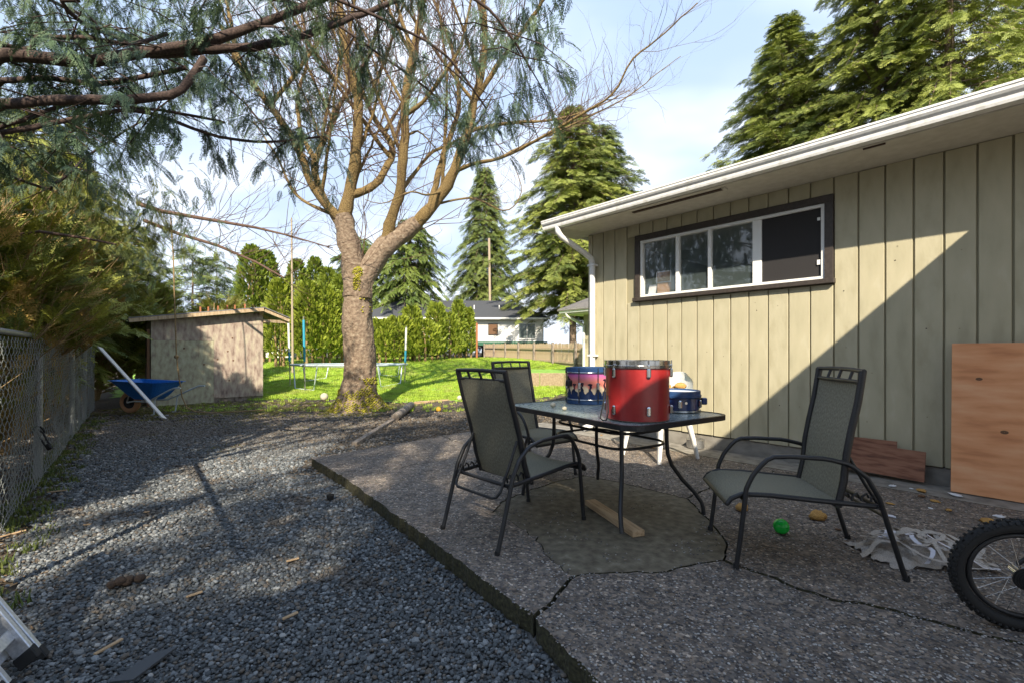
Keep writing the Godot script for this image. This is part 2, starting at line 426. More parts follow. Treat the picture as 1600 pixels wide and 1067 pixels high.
	mat("cloth", W, 0.95, 0.0, noise_tex(55, 0.04, [[0.0, lin(0.289, 0.249, 0.216)], [0.5, lin(0.425, 0.382, 0.336)], [1.0, lin(0.527, 0.490, 0.440)]]), V(5, 5, 5))
	mat("cloth_white", lin(0.66, 0.65, 0.70), 0.95)
	mat("pole_sleeve", lin(0.03, 0.30, 0.44), 0.6)
	mat("slate_chip", lin(0.06, 0.066, 0.072), 0.7)
	mat("dung", lin(0.030, 0.019, 0.013), 0.9)
	mat("orange_pole", lin(0.34, 0.13, 0.055), 0.8)
	mat("utility_pole", lin(0.36, 0.29, 0.21), 0.9)
	mat("pale_steel", lin(0.55, 0.62, 0.66), 0.4, 0.3)
	mat("brown_wood", lin(0.14, 0.075, 0.04), 0.9)
	mat("green_trim", lin(0.02, 0.10, 0.06), 0.7)
	leafy("cedar_leaf", lin(0.05, 0.09, 0.04))
	leafy("hedge_leaf", lin(0.24, 0.21, 0.05))
	leafy("conifer_leaf", lin(0.07, 0.09, 0.02))
	leafy("thuja_leaf", lin(0.09, 0.12, 0.015))
	leafy("grass_blade", lin(0.06, 0.12, 0.015))
	leafy("moss_tuft", lin(0.03, 0.03, 0.004), 0.9)

# ---------------------------------------------------------------- scene
func _ready() -> void:
	rng.seed = 20240411
	nz.seed = 7
	nz.frequency = 1.0
	nz.noise_type = FastNoiseLite.TYPE_SIMPLEX_SMOOTH
	# camera: level, lens shifted slightly upwards
	var cam := Camera3D.new()
	cam.name = "camera"
	cam.projection = Camera3D.PROJECTION_FRUSTUM
	cam.near = 0.05
	cam.far = 600.0
	cam.size = 0.07504
	cam.frustum_offset = Vector2(0.0, 0.00116)
	cam.position = V(0, 1.15, 0)
	add_child(cam)
	cam.current = true
	# sky: thin bright cloud over pale blue
	var env := Environment.new()
	env.background_mode = Environment.BG_SKY
	env.sky = make_sky()
	env.background_energy_multiplier = 1.0
	env.tonemap_mode = Environment.TONE_MAPPER_LINEAR
	env.tonemap_exposure = 3.55
	env.sdfgi_enabled = true
	env.ssao_enabled = true
	env.ssil_enabled = true
	var we := WorldEnvironment.new()
	we.name = "world_environment"
	we.environment = env
	add_child(we)
	# sun: behind the camera, about 36 degrees up
	var sun := DirectionalLight3D.new()
	sun.name = "sun"
	sun.light_energy = 0.86
	sun.light_color = Color(1.0, 0.95, 0.86)
	sun.light_angular_distance = 0.6
	sun.shadow_enabled = true
	sun.basis = Basis(Vector3.UP, deg_to_rad(-1.0)) * Basis(Vector3.RIGHT, deg_to_rad(-35.8))
	add_child(sun)

	materials()
	ground()
	patio()
	house()
	outbuilding()
	shed()
	chain_fence()
	picket_fence()
	neighbours()
	maple()
	left_hedge()
	left_conifers()
	cedars()
	thuja_hedge()
	conifers()
	trampoline()
	furniture()
	drums()
	yard_things()
	litter()
	bicycle()

func make_sky() -> Sky:
	var w := 1024
	var h := 512
	var im := Image.create(w, h, false, Image.FORMAT_RGBF)
	var a := FastNoiseLite.new()
	a.seed = 91
	a.frequency = 1.3
	a.fractal_octaves = 5
	for j in h:
		var th := PI * (j + 0.5) / h
		var y := cos(th)
		for i in w:
			var ph := TAU * (i + 0.5) / w
			var d := Vector3(sin(th) * sin(ph), y, sin(th) * cos(ph))
			var el := clampf(y, 0.0, 1.0)
			var base := Color(0.275, 0.315, 0.365).lerp(Color(0.150, 0.210, 0.318), pow(el, 0.5))
			if y > -0.02:
				var q := d / (0.35 + maxf(y, 0.0))
				var f := a.get_noise_3d(q.x * 0.9 + q.z * 0.3, q.y * 0.4, q.z * 1.6) * 0.5 + 0.5
				var cl := smoothstep(0.40, 0.90, f + 0.16 * (1.0 - el))
				base = base.lerp(Color(0.47, 0.475, 0.48), cl * 0.52)
			else:
				base = Color(0.16, 0.16, 0.14)
			im.set_pixel(i, j, base)
	var pm := PanoramaSkyMaterial.new()
	pm.panorama = ImageTexture.create_from_image(im)
	var s := Sky.new()
	s.sky_material = pm
	return s

# ---------------------------------------------------------------- ground
func land(x: float, z: float) -> float:
	var d := -z
	var y := -0.1 + 0.86 * smoothstep(9.0, 25.0, d + 0.22 * x)
	return y + 0.004 * nz.get_noise_2d(x * 0.8, z * 0.8) * smoothstep(3.0, 6.0, d + absf(x))

const PATIO := [Vector2(-2.195, -4.955), Vector2(-0.565, -6.70), Vector2(0.75, -8.1), Vector2(7.6, -0.3), Vector2(3.0, 2.1), Vector2(1.4, -0.07), Vector2(0.289, -1.582), Vector2(0.091, -1.970), Vector2(-0.565, -2.869), Vector2(-1.543, -4.172)]

# 0 bare soil, 1 gravel, 2 lawn, 3 wood chips
func region(x: float, z: float) -> int:
	var d := -z
	var w := 0.5 * nz.get_noise_2d(x * 0.9 + 40.0, z * 0.9) + 0.22 * nz.get_noise_2d(x * 3.1, z * 3.1 + 9.0)
	var fx := -4.63 - (d - 4.44) * 0.824      # fence line
	if x < fx + 0.25 + w * 0.35: return 0
	var lawn := 11.2 - 0.12 * x + w * 1.6
	if x > -2.2: lawn = 11.4 + w * 0.6 + maxf(0.0, x) * 0.7
	if d > lawn: return 2
	if d > 9.0 + w * 1.4 - maxf(0.0, -4.0 - x) * 0.32: return 0
	var side := -2.35 - (d - 5.0) * 0.06   # timber edge between gravel and wood chips
	if x > side and d > 4.6: return 3
	return 1

func ground() -> void:
	var mb := MB.new()
	var pts := PackedVector3Array()
	var xs := PackedFloat32Array()
	var zs := PackedFloat32Array()
	for i in range(-26, 27):
		xs.append(signf(i) * (absf(i) * 0.6 + pow(absf(i) / 26.0, 3.0) * 284.0))
	for j in range(0, 64):
		zs.append(12.0 - j * 0.9 - pow(j / 63.0, 4.0) * 330.0)
	for z in zs:
		for x in xs:
			pts.append(V(x, land(x, z) - 0.016, z))
	pts.reverse()
	mb.sheet(pts, xs.size())
	setting("ground", mb.done(), M.soil)
	# lawn and gravel beds as sheets over the soil
	var st := 0.16
	var beds := [null, MB.new(), MB.new(), MB.new()]
	for jz in range(0, 250):
		for jx in range(-110, 60):
			var x := jx * st
			var z := 2.0 - jz * st
			var r := region(x + st * 0.5, z - st * 0.5)
			if r == 0 or z < -28.0: continue
			if r != 2 and z < -15.0: continue
			var y := 0.0
			beds[r].quad(V(x, land(x, z) + y, z), V(x + st, land(x + st, z) + y, z), V(x + st, land(x + st, z - st) + y, z - st), V(x, land(x, z - st) + y, z - st))
	setting("gravel_yard", beds[1].done(), M.gravel_bed)
	setting("lawn", beds[2].done(), M.turf)
	setting("wood_chip_bed", beds[3].done(), M.soil)
	# loose stones
	var stones: Array[Mesh] = []
	for k in 4:
		var b := MB.new()
		b.blob(V(k * 3.0, 0, 0), V(1.0, 0.62, 0.8), nz, 0.75, 1.1, 6)
		var mm := MB.new()
		for q in b.v.size(): b.v[q] -= V(k * 3.0, 0, 0)
		stones.append(b.done())
	var cps := [Cop.new(), Cop.new(), Cop.new(), Cop.new()]
	var greys := [lin(0.066, 0.076, 0.082), lin(0.113, 0.125, 0.132), lin(0.159, 0.173, 0.181), lin(0.225, 0.238, 0.245), lin(0.132, 0.113, 0.093), lin(0.086, 0.093, 0.097), lin(0.099, 0.106, 0.111)]
	var poly := PackedVector2Array(PATIO)
	var count := 0
	var zz := -1.25
	while zz > -9.8:
		var d := -zz
		var sp := 0.0160 + 0.0024 * maxf(0.0, d - 2.0)
		var xl := -d * 1.2
		var x := xl
		while x < 0.9:
			var px := x + rf(-0.5, 0.5) * sp
			var pz := zz + rf(-0.5, 0.5) * sp
			x += sp
			var r := region(px, pz)
			var keep := r == 1 or (r == 0 and rng.randf() < 0.22 and d < 9.0) or (r == 3 and rng.randf() < 0.30)
			if r == 1 and d > 6.8 and rng.randf() < (d - 6.8) * 0.26: keep = false
			if not keep: continue
			if px > -2.4 and Geometry2D.is_point_in_polygon(Vector2(px, pz), poly): continue
			var s := sp * (0.36 + 0.50 * pow(rng.randf(), 1.4)) * (1.5 if rng.randf() < 0.05 else 1.0)
			var k: Color = greys[rng.randi() % greys.size()]
			k = k * rf(0.75, 1.15)
			if rng.randf() < 0.012: k = lin(0.34, 0.34, 0.33)
			var dirt := nz.get_noise_2d(px * 0.9 + 3.0, pz * 0.9) + 0.5 * nz.get_noise_2d(px * 3.3, pz * 3.3)
			if dirt > 0.45:
				if rng.randf() < 0.35: continue
				k = k.lerp(lin(0.085, 0.062, 0.042), 0.5)
			# further back stones mix with brown earth, darkened also to mimic missing shade
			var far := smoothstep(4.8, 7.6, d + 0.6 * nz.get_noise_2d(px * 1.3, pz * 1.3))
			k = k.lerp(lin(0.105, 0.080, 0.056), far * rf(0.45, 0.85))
			var bs := Basis.from_euler(V(rf(-0.5, 0.5), rf(0, TAU), rf(-0.5, 0.5))).scaled(V(s, s, s))
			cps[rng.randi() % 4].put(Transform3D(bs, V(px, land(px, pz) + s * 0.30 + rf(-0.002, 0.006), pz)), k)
			count += 1
		zz -= sp * 0.94
	print("stones ", count)
	var g := Node3D.new()
	g.name = "gravel"
	add_child(g)
	g.set_meta("kind", "stuff")
	g.set_meta("label", "loose grey crushed stones spread over the yard")
	g.set_meta("category", "gravel")
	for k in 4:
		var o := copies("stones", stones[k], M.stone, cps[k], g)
		o.set_meta("kind", "stuff")
	# chips and leaf litter
	var cb := MB.new()
	cb.box(Vector3.ZERO, V(1.0, 0.18, 0.42))
	var chip := cb.done()
	var cc := Cop.new()
	for i in 9000:
		var px := rf(-8.6, 1.6)
		var pz := -rf(4.6, 11.6)
		var r := region(px, pz)
		if r == 2 and rng.randf() < 0.9: continue
		if r == 1 and rng.randf() < 0.9: continue
		if r == 0 and rng.randf() < 0.45: continue
		if Geometry2D.is_point_in_polygon(Vector2(px, pz), poly): continue
		var s := rf(0.02, 0.055)
		var k := rc(lin(0.10, 0.075, 0.05), lin(0.32, 0.25, 0.17))
		cc.put(Transform3D(Basis.from_euler(V(rf(-0.4, 0.4), rf(0, TAU), rf(-0.4, 0.4))).scaled(V(s, s, s)), V(px, land(px, pz) + 0.006, pz)), k)
	for i in 2500:   # litter at the foot of the fence
		var d := rf(2.0, 10.0)
		var px := -4.63 - (d - 4.44) * 0.824 + rf(-0.5, 0.55)
		var s := rf(0.015, 0.04)
		cc.put(Transform3D(Basis.from_euler(V(rf(-0.4, 0.4), rf(0, TAU), rf(-0.4, 0.4))).scaled(V(s, s, s * 0.6)), V(px, land(px, -d) + 0.004, -d)), rc(lin(0.06, 0.04, 0.025), lin(0.18, 0.12, 0.07)))
	var co := copies("wood_chips", chip, M.tinted, cc, self)
	co.set_meta("kind", "stuff")
	tag(co, "brown wood chips and dead leaves scattered behind the patio", "wood chips")
	# grass
	var tb := MB.new()
	for i in 9:
		var a := rf(0, TAU)
		var o := V(rf(-0.5, 0.5), 0, rf(-0.5, 0.5))
		var tip := o + V(cos(a) * 0.45, rf(0.6, 1.0), sin(a) * 0.45)
		var sd := V(-sin(a), 0, cos(a)) * 0.09
		tb.tri(o - sd, o + sd, tip)
	var tuft := tb.done()
	var gc := Cop.new()
	for i in 70000:
		var d := 9.6 + 19.0 * pow(rng.randf(), 1.6)
		var px := rf(-0.78, 0.26) * d
		if region(px, -d) != 2:
			if rng.randf() < 0.96: continue
		var s := rf(0.05, 0.09) * (0.7 + d * 0.03)
		var k := rc(lin(0.25, 0.38, 0.024), lin(0.39, 0.50, 0.055))
		var dry := nz.get_noise_2d(px * 0.6, d * 0.6) + 0.6 * nz.get_noise_2d(px * 2.2, d * 2.2)
		if dry > 0.5 and rng.randf() < 0.5: continue
		if dry > 0.25: k = k.lerp(lin(0.30, 0.28, 0.09), 0.55)
		elif dry < -0.4: k = k * 0.62
		gc.put(Transform3D(Basis(Vector3.UP, rf(0, TAU)).scaled(V(s, s * rf(0.6, 1.1), s)), V(px, land(px, -d) - 0.003, -d)), k)
	var go := copies("grass", tuft, M.grass_blade, gc, self)
	go.set_meta("kind", "stuff")
	tag(go, "short bright green lawn grass beyond the maple tree", "grass")
	# moss and weeds creeping over the gravel and soil before the shed
	var mc := Cop.new()
	for i in 15000:
		var d := rf(5.2, 11.6)
		var px := rf(-8.8, -2.6)
		var v := nz.get_noise_2d(px * 0.55 + 5.0, d * 1.1) + 0.5 * nz.get_noise_2d(px * 2.3, d * 2.9)
		var want := 0.42 - 0.55 * smoothstep(6.2, 8.2, d) + 0.25 * smoothstep(10.0, 11.5, d)
		if v < want or region(px, -d) == 2: continue
		var s := rf(0.03, 0.06)
		mc.put(Transform3D(Basis(Vector3.UP, rf(0, TAU)).scaled(V(s, s * 0.45, s)), V(px, land(px, -d), -d)), rc(lin(0.10, 0.10, 0.018), lin(0.19, 0.18, 0.03)))
	for i in 1500:   # weeds along the fence foot
		var d := rf(2.0, 9.0)
		var px := -4.63 - (d - 4.44) * 0.824 + 0.5 * pow(rng.randf(), 2.0) - 0.1
		if nz.get_noise_2d(px * 2.0, d * 2.0) < 0.0: continue
		var s := rf(0.03, 0.08)
		mc.put(Transform3D(Basis(Vector3.UP, rf(0, TAU)).scaled(V(s, s, s)), V(px, land(px, -d), -d)), rc(lin(0.06, 0.09, 0.018), lin(0.13, 0.15, 0.03)))
	var mo := copies("moss", tuft, M.moss_tuft, mc, self)
	mo.set_meta("kind", "stuff")
	tag(mo, "olive moss creeping over the bare ground before the shed", "moss")

func jag(a: Array, amp: float) -> Array:
	var r := []
	for i in a.size() - 1:
		var p: Vector2 = a[i]
		var q: Vector2 = a[i + 1]
		var m := maxi(1, int(p.distance_to(q) / 0.05))
		for k in m:
			var t := float(k) / m
			var w := p.lerp(q, t)
			if not (i == 0 and k == 0):
				w += (q - p).orthogonal().normalized() * amp * (nz.get_noise_2d(w.x * 9.0, w.y * 9.0) + 0.6 * nz.get_noise_2d(w.x * 31.0, w.y * 31.0))
			r.append(w)
	r.append(a[a.size() - 1])
	return r

func rev(a: Array) -> Array:
	var r := a.duplicate()
	r.reverse()
	return r

func patio() -> void:
	var root := Node3D.new()
	root.name = "patio"
	add_child(root)
	root.set_meta("kind", "structure")
	var L := Vector2(-2.195, -4.955)
	var e1 := Vector2(-1.543, -4.172)
	var e2 := Vector2(0.091, -1.970)
	var cr1 := jag([e1, Vector2(-1.144, -4.517), Vector2(-0.610, -4.986), Vector2(-0.065, -4.594), Vector2(0.380, -4.028)], 0.03)
	var cr2 := jag([e2, Vector2(0.205, -2.140), Vector2(0.320, -2.343)], 0.03)
	var far := jag([Vector2(-0.966, -6.242), Vector2(-0.528, -5.600), Vector2(0.135, -4.810), Vector2(0.673, -4.237)], 0.03)
	var cr3 := jag([Vector2(1.171, -2.524), Vector2(1.360, -2.265), Vector2(1.494, -2.124), Vector2(1.708, -2.024), Vector2(1.788, -1.947), Vector2(1.908, -1.858), Vector2(2.022, -1.797), Vector2(3.7, -1.3), Vector2(6.2, 0.35)], 0.035)
	var cr5 := jag([Vector2(1.377, -3.586), Vector2(1.879, -4.048), Vector2(2.580, -4.420)], 0.02)
	var left1 := jag([L, e1], 0.02)
	var left2 := jag([e1, Vector2(-0.565, -2.869), e2], 0.022)
	var left3 := jag([e2, Vector2(0.289, -1.582), Vector2(1.4, -0.07), Vector2(3.0, 2.1)], 0.02)
	var pl := jag([Vector2(0.380, -4.028), Vector2(-0.035, -3.586), Vector2(-0.137, -3.258), Vector2(0.042, -3.017), Vector2(0.168, -2.781), Vector2(0.221, -2.493), Vector2(0.320, -2.343)], 0.055)
	var pb := jag([Vector2(0.320, -2.343), Vector2(0.426, -2.384), Vector2(0.771, -2.384), Vector2(1.014, -2.485), Vector2(1.171, -2.524)], 0.02)
	var pr := jag([Vector2(1.171, -2.524), Vector2(1.303, -2.781), Vector2(1.351, -3.169), Vector2(1.377, -3.586)], 0.02)
	var pt := jag([Vector2(1.377, -3.586), Vector2(0.946, -4.028), Vector2(0.673, -4.237)], 0.02)
	var pt2 := jag([Vector2(0.673, -4.237), Vector2(0.380, -4.028)], 0.02)
	# strip beside the wall: line 0.45 m out from the siding
	var out := Vector2(-0.7437, 0.6685)
	var al := Vector2(0.6685, 0.7437)
	var O := Vector2(1.19, -6.755)
	var w0 := O + out * 0.45 - al * 1.0
	var wj := O + out * 0.45 + al * 3.1
	var w1 := O + out * 0.45 + al * 9.3
	cr5[cr5.size() - 1] = wj
	var slabs := [
		[left1 + cr1 + rev(pt2) + rev(far) + [L], "aggregate"],
		[left2 + cr2 + rev(pl) + rev(cr1), "aggregate"],
		[left3 + [Vector2(6.2, 0.35)] + rev(cr3) + rev(pb) + rev(cr2), "aggregate", -0.013],
		[cr5 + [w1, Vector2(6.2, 0.35)] + rev(cr3) + pr, "aggregate", -0.011],
		[[Vector2(-0.966, -6.242), Vector2(-0.565, -6.70), Vector2(0.1, -7.4), w0, wj] + rev(cr5) + pt + rev(far), "aggregate"],
		[[w0, wj, w1, O + al * 9.3 + out * 0.012, O - al * 1.0 + out * 0.012], "concrete"],
		[pl + pb + pr + pt + pt2, "patch"],
	]
	for s in slabs:
		var poly := PackedVector2Array()
		for p in s[0]:
			if poly.size() == 0 or poly[poly.size() - 1].distance_to(p) > 0.004: poly.append(p)
		if poly[0].distance_to(poly[poly.size() - 1]) < 0.004: poly.remove_at(poly.size() - 1)
		var gap := -0.0075
		if s[1] == "patch": gap = -0.001
		elif s.size() > 2: gap = s[2]
		var off := Geometry2D.offset_polygon(poly, gap)
		if off.size() == 0:
			print("slab lost")
			continue
		var best: PackedVector2Array = off[0]
		for q in off:
			if q.size() > best.size(): best = q
		var mb := MB.new()
		var ty := -0.002 if s[1] == "patch" else rf(-0.002, 0.004)
		mb.prism(best, -0.16, ty, Transform3D.IDENTITY, true, false)
		var slab := part("concrete_slab", mb.done(), M[s[1]], root)
		mb = MB.new()
		mb.prism(best, -0.16, ty, Transform3D.IDENTITY, false, true)
		part("slab_edge", mb.done(), M.mossy_edge, slab)
	# pebbles standing proud of the worn surface
	var b := MB.new()
	b.blob(Vector3.ZERO, V(1, 0.6, 0.8), nz, 0.5, 1.2, 6)
	var peb := b.done()
	var cp := Cop.new()
	var poly2 := PackedVector2Array(PATIO)
	var patch := PackedVector2Array(pl + pb + pr + pt + pt2)
	var cols := [lin(0.390, 0.364, 0.338), lin(0.208, 0.202, 0.195), lin(0.072, 0.072, 0.078), lin(0.260, 0.208, 0.156), lin(0.130, 0.130, 0.137), lin(0.40, 0.39, 0.37), lin(0.169, 0.143, 0.124)]
	for i in 45000:
		var d := 1.3 + 5.4 * pow(rng.randf(), 1.5)
		var x := rf(-0.65, 1.2) * d
		var p := Vector2(x, -d)
		if not Geometry2D.is_point_in_polygon(p, poly2): continue
		if Geometry2D.is_point_in_polygon(p, patch) and nz.get_noise_2d(x * 2.2, d * 2.2) + rf(-0.3, 0.3) < 0.32: continue
		if x * 0.7437 + d * 0.6685 > 4.93: continue
		var s := rf(0.003, 0.0075)
		var k: Color = cols[rng.randi() % cols.size()]
		cp.put(Transform3D(Basis.from_euler(V(rf(-0.3, 0.3), rf(0, TAU), rf(-0.3, 0.3))).scaled(V(s, s * 0.6, s)), V(x, 0.0012, -d)), k * rf(0.7, 1.1))
	var o := copies("pebbles", peb, M.stone, cp, root)
	o.set_meta("kind", "stuff")

# ---------------------------------------------------------------- house
# wall frame: u runs along the wall towards the camera, y up, w outwards from the siding
func wall_basis() -> Basis: return Basis(V(0.6685, 0, 0.7437), Vector3.UP, V(-0.7437, 0, 0.6685))

func house() -> void:
	var h := thing("house", "olive tan board sided bungalow with white gutter, filling the right side", "house", V(1.19, 0, -6.755), wall_basis())
	var y0 := 0.16      # bottom of the siding
	var y1 := 2.885     # soffit
	var ulen := 9.4
	var mb := MB.new()
	# backing wall with the window opening
	var wx0 := 0.80
	var wx1 := 2.95
	var wy0 := 1.89
	var wy1 := 2.66
	var th := 0.12
	for r in [[0.0, wx0, y0, y1], [wx1, ulen, y0, y1], [wx0, wx1, y0, wy0], [wx0, wx1, wy1, y1]]:
		mb.box(V((r[0] + r[1]) * 0.5, (r[2] + r[3]) * 0.5, -th * 0.5 - 0.02), V(r[1] - r[0], r[3] - r[2], th))
	# end wall, back wall and inner room
	mb.box(V(0.06, (y0 + y1) * 0.5, -4.17), V(0.12, y1 - y0, 8.0))
	mb.box(V(4.7, (y0 + y1) * 0.5, -8.23), V(9.4, y1 - y0, 0.12))
	part("wall", mb.done(), M.groove, h)
	# room behind the window
	mb = MB.new()
	mb.box(V(1.9, 1.2, -2.6), V(3.4, 0.05, 4.6))
	mb.box(V(1.9, 2.84, -2.6), V(3.4, 0.05, 4.6))
	mb.box(V(1.9, 2.0, -3.6), V(3.4, 1.6, 0.06))
	mb.box(V(3.6, 2.0, -1.9), V(0.06, 1.6, 3.4))
	part("interior_wall", mb.done(), M.room_paint, h)
	# siding boards 0.20 m apart; those at the window are cut in two
	var cache := {}
	var bw := 0.186
	var pitch := 0.2
	var i := 0
	while i * pitch < 5.6:
		var u := 0.012 + i * pitch
		var spans := [[y0, y1]]
		if u + bw > 0.742 and u < 3.007: spans = [[y0, 1.828], [2.722, y1]]
		var ww := bw + rf(-0.003, 0.003)
		for s in spans:
			var key := "%.2f_%.2f_%d" % [s[0], s[1], i % 3]
			if not cache.has(key):
				var b := MB.new()
				b.box(V(0, 0, 0), V(ww, s[1] - s[0], 0.02), Basis.IDENTITY, 0.003)
				cache[key] = b.done()
			var o := part("siding_board", cache[key], M.siding if i % 3 else M.siding2, h, Transform3D(Basis(Vector3.UP, rf(-0.006, 0.006)), V(u + bw * 0.5, (s[0] + s[1]) * 0.5 - rf(0, 0.008) * (1.0 if s[0] == y0 else 0.0), -0.010 + rf(-0.002, 0.002))))
		i += 1
	for q in 44:
		mb = MB.new()
		var nu := 0.1 + 0.2 * (q % 22) + rf(-0.03, 0.03)
		var ny := rf(0.3, 1.75) if nu < 3.1 else rf(0.3, 2.6)
		mb.lathe(V(nu, ny, 0.0), p2([Vector2(0.006, 0.0), Vector2(0.004, 0.002), Vector2(0.0005, 0.002)]), 6, Basis(Vector3.RIGHT, PI / 2))
		part("nail_head", mb.done(), M.trim_dark if q % 3 == 0 else M.groove, h)
	mb = MB.new()
	mb.box(V(-0.03, (y0 + y1) * 0.5, -0.05), V(0.07, y1 - y0, 0.12), Basis.IDENTITY, 0.006)
	part("corner_board", mb.done(), M.siding2, h)
	# end wall siding
	for k in 12:
		mb = MB.new()
		mb.box(V(-0.012, (y0 + y1) * 0.5, -0.22 - k * 0.2), V(0.02, y1 - y0, 0.178))
		part("siding_board", mb.done(), M.siding, h)
	# foundation, a little uneven at the top
	mb = MB.new()
	mb.box(V(4.7, -0.02, -0.075), V(9.36, 0.34, 0.11), Basis.IDENTITY, 0.01)
	mb.box(V(0.075, -0.02, -4.2), V(0.11, 0.34, 8.0))
	part("foundation", mb.done(), M.concrete, h)
	window(h)
	# soffit, fascia, roof, gutter
	mb = MB.new()
	mb.box(V(4.45, y1 + 0.012, 0.27), V(9.6, 0.024, 0.66))
	part("soffit", mb.done(), M.soffit, h)
	for s in [[1.58, 0.88], [3.42, 0.12]]:
		mb = MB.new()
		mb.box(V(s[0], y1 - 0.006, 0.50 if s[1] > 0.5 else 0.57), V(s[1] * 1.25, 0.010, 0.055 if s[1] > 0.5 else 0.02))
		var vt := part("soffit_vent", mb.done(), M.vent, h)
		if s[1] > 0.5:
			mb = MB.new()
			mb.box(V(s[0] + 0.57, y1 - 0.006, 0.50), V(0.035, 0.016, 0.085))
			part("vent_end", mb.done(), M.soffit, vt)
	mb = MB.new()
	mb.box(V(4.45, y1 + 0.075, 0.615), V(9.6, 0.13, 0.022))
	part("fascia", mb.done(), M.white_metal, h)
	part("gutter", gutter_mesh(-0.34, 5.0, y1 + 0.01), M.white_metal, h, Transform3D(Basis.IDENTITY, V(0, 0, 0.628)))
	# roof: slope rising away from the eave, gable at the far end
	mb = MB.new()
	var e0 := V(-0.32, y1 + 0.150, 0.66)
	var sl := 0.30
	mb.quad(e0, e0 + V(9.7, 0, 0), e0 + V(9.7, 5.0 * sl, -5.0), e0 + V(0, 5.0 * sl, -5.0))
	mb.quad(e0 + V(0, -0.035, 0), e0 + V(0, 5.0 * sl - 0.035, -5.0), e0 + V(9.7, 5.0 * sl - 0.035, -5.0), e0 + V(9.7, -0.035, 0))
	mb.quad(e0 + V(0, -0.035, 0), e0 + V(9.7, -0.035, 0), e0 + V(9.7, 0, 0), e0)
	mb.quad(e0 + V(0, -0.035, 0), e0, e0 + V(0, 5.0 * sl, -5.0), e0 + V(0, 5.0 * sl - 0.035, -5.0))
	mb.quad(e0 + V(0, 5.0 * sl, -5.0), e0 + V(9.7, 5.0 * sl, -5.0), e0 + V(9.7, 0.2, -10.0), e0 + V(0, 0.2, -10.0))
	part("roof", mb.done(), M.shingle, h)
	mb = MB.new()
	mb.box(V(-0.29, y1 + 0.08, 0.0), V(0.03, 0.14, 1.2))
	part("rake_board", mb.done(), M.white_metal, h)
	# gable infill
	mb = MB.new()
	mb.tri(V(0.0, y1, 0), V(0.0, y1 + 1.35, -4.4), V(0.0, y1, -8.2))
	part("gable_wall", mb.done(), M.siding, h)
	# downspout
	mb = MB.new()
	var pts := pv([V(-0.09, y1 + 0.02, 0.66), V(-0.085, y1 - 0.05, 0.655), V(-0.075, y1 - 0.11, 0.60), V(0.02, y1 - 0.30, 0.20), V(0.05, y1 - 0.37, 0.09), V(0.055, y1 - 0.45, 0.062), V(0.055, 0.13, 0.062), V(0.05, 0.08, 0.09), V(0.02, 0.045, 0.22)])
	mb.tube(pts, pf([0.042]), 12)
	var ds := part("downspout", mb.done(), M.white_metal, h)
	mb = MB.new()
	mb.box(V(0.055, y1 - 0.47, 0.055), V(0.13, 0.03, 0.10), Basis.IDENTITY, 0.004)
	part("strap", mb.done(), M.white_metal, ds)
	mb = MB.new()
	mb.box(V(0.055, 1.1, 0.055), V(0.13, 0.03, 0.10), Basis.IDENTITY, 0.004)
	part("strap", mb.done(), M.white_metal, ds)
	# unseen open carport added to shade the patio, its eave square to this wall
	var wl := 10.0
	for w in [2.6, 5.9, 9.2]:
		for u in [5.45, 7.7]:
			mb = MB.new()
			mb.box(V(u, 1.40, w), V(0.12, 2.9, 0.12), Basis.IDENTITY, 0.005)
			part("added_carport_post", mb.done(), M.white_paint, h)
	mb = MB.new()
	mb.box(V(6.5, y1 + 0.06, wl * 0.5 + 0.3), V(3.0, 0.03, wl))
	part("added_carport_ceiling", mb.done(), M.soffit, h)
	mb = MB.new()
	mb.box(V(8.0, -0.03, wl * 0.5 + 0.5), V(4.6, 0.06, wl + 3.0))
	part("added_carport_floor", mb.done(), M.concrete, h)
	mb = MB.new()
	mb.box(V(5.24, y1 + 0.012, wl * 0.5 + 0.32), V(0.62, 0.024, wl - 0.1))
	part("added_carport_soffit", mb.done(), M.soffit, h)
	var g := part("added_carport_gutter", gutter_mesh(0.72, wl, y1 + 0.01), M.white_metal, h, Transform3D(Basis(V(0, 0, 1), Vector3.UP, V(-1, 0, 0)), V(4.93, 0, 0)))
	mb = MB.new()
	var f0 := V(4.90, y1 + 0.150, 0.6)
	mb.quad(f0, f0 + V(3.2, 0.25, 0), f0 + V(3.2, 0.25, wl), f0 + V(0, 0, wl))
	mb.quad(f0 + V(0, -0.04, 0), f0 + V(0, -0.04, wl), f0 + V(3.2, 0.21, wl), f0 + V(3.2, 0.21, 0))
	part("added_carport_roof", mb.done(), M.shingle, h)
	boards_by_wall()

func gutter_mesh(u0: float, u1: float, y: float) -> ArrayMesh:
	# ogee profile (out, up) swept along the eave, with its own thickness
	var prof := [Vector2(0.0, 0.118), Vector2(0.0, 0.0), Vector2(0.062, 0.0), Vector2(0.070, 0.020), Vector2(0.074, 0.045), Vector2(0.092, 0.062), Vector2(0.104, 0.080), Vector2(0.106, 0.104), Vector2(0.112, 0.106), Vector2(0.112, 0.122), Vector2(0.100, 0.122), Vector2(0.098, 0.110), Vector2(0.096, 0.084), Vector2(0.084, 0.068), Vector2(0.066, 0.050), Vector2(0.060, 0.010), Vector2(0.006, 0.006), Vector2(0.006, 0.118)]
	var mb := MB.new()
	var m := prof.size()
	for k in m:
		var a: Vector2 = prof[k]
		var b: Vector2 = prof[(k + 1) % m]
		mb.quad(V(u0, y + a.y, a.x), V(u0, y + b.y, b.x), V(u1, y + b.y, b.x), V(u1, y + a.y, a.x))
	for e in [u0, u1]:
		mb.quad(V(e, y, 0), V(e, y, 0.065), V(e, y + 0.118, 0.108), V(e, y + 0.118, 0))
	# sagging hangers under the lip
	return mb.done()

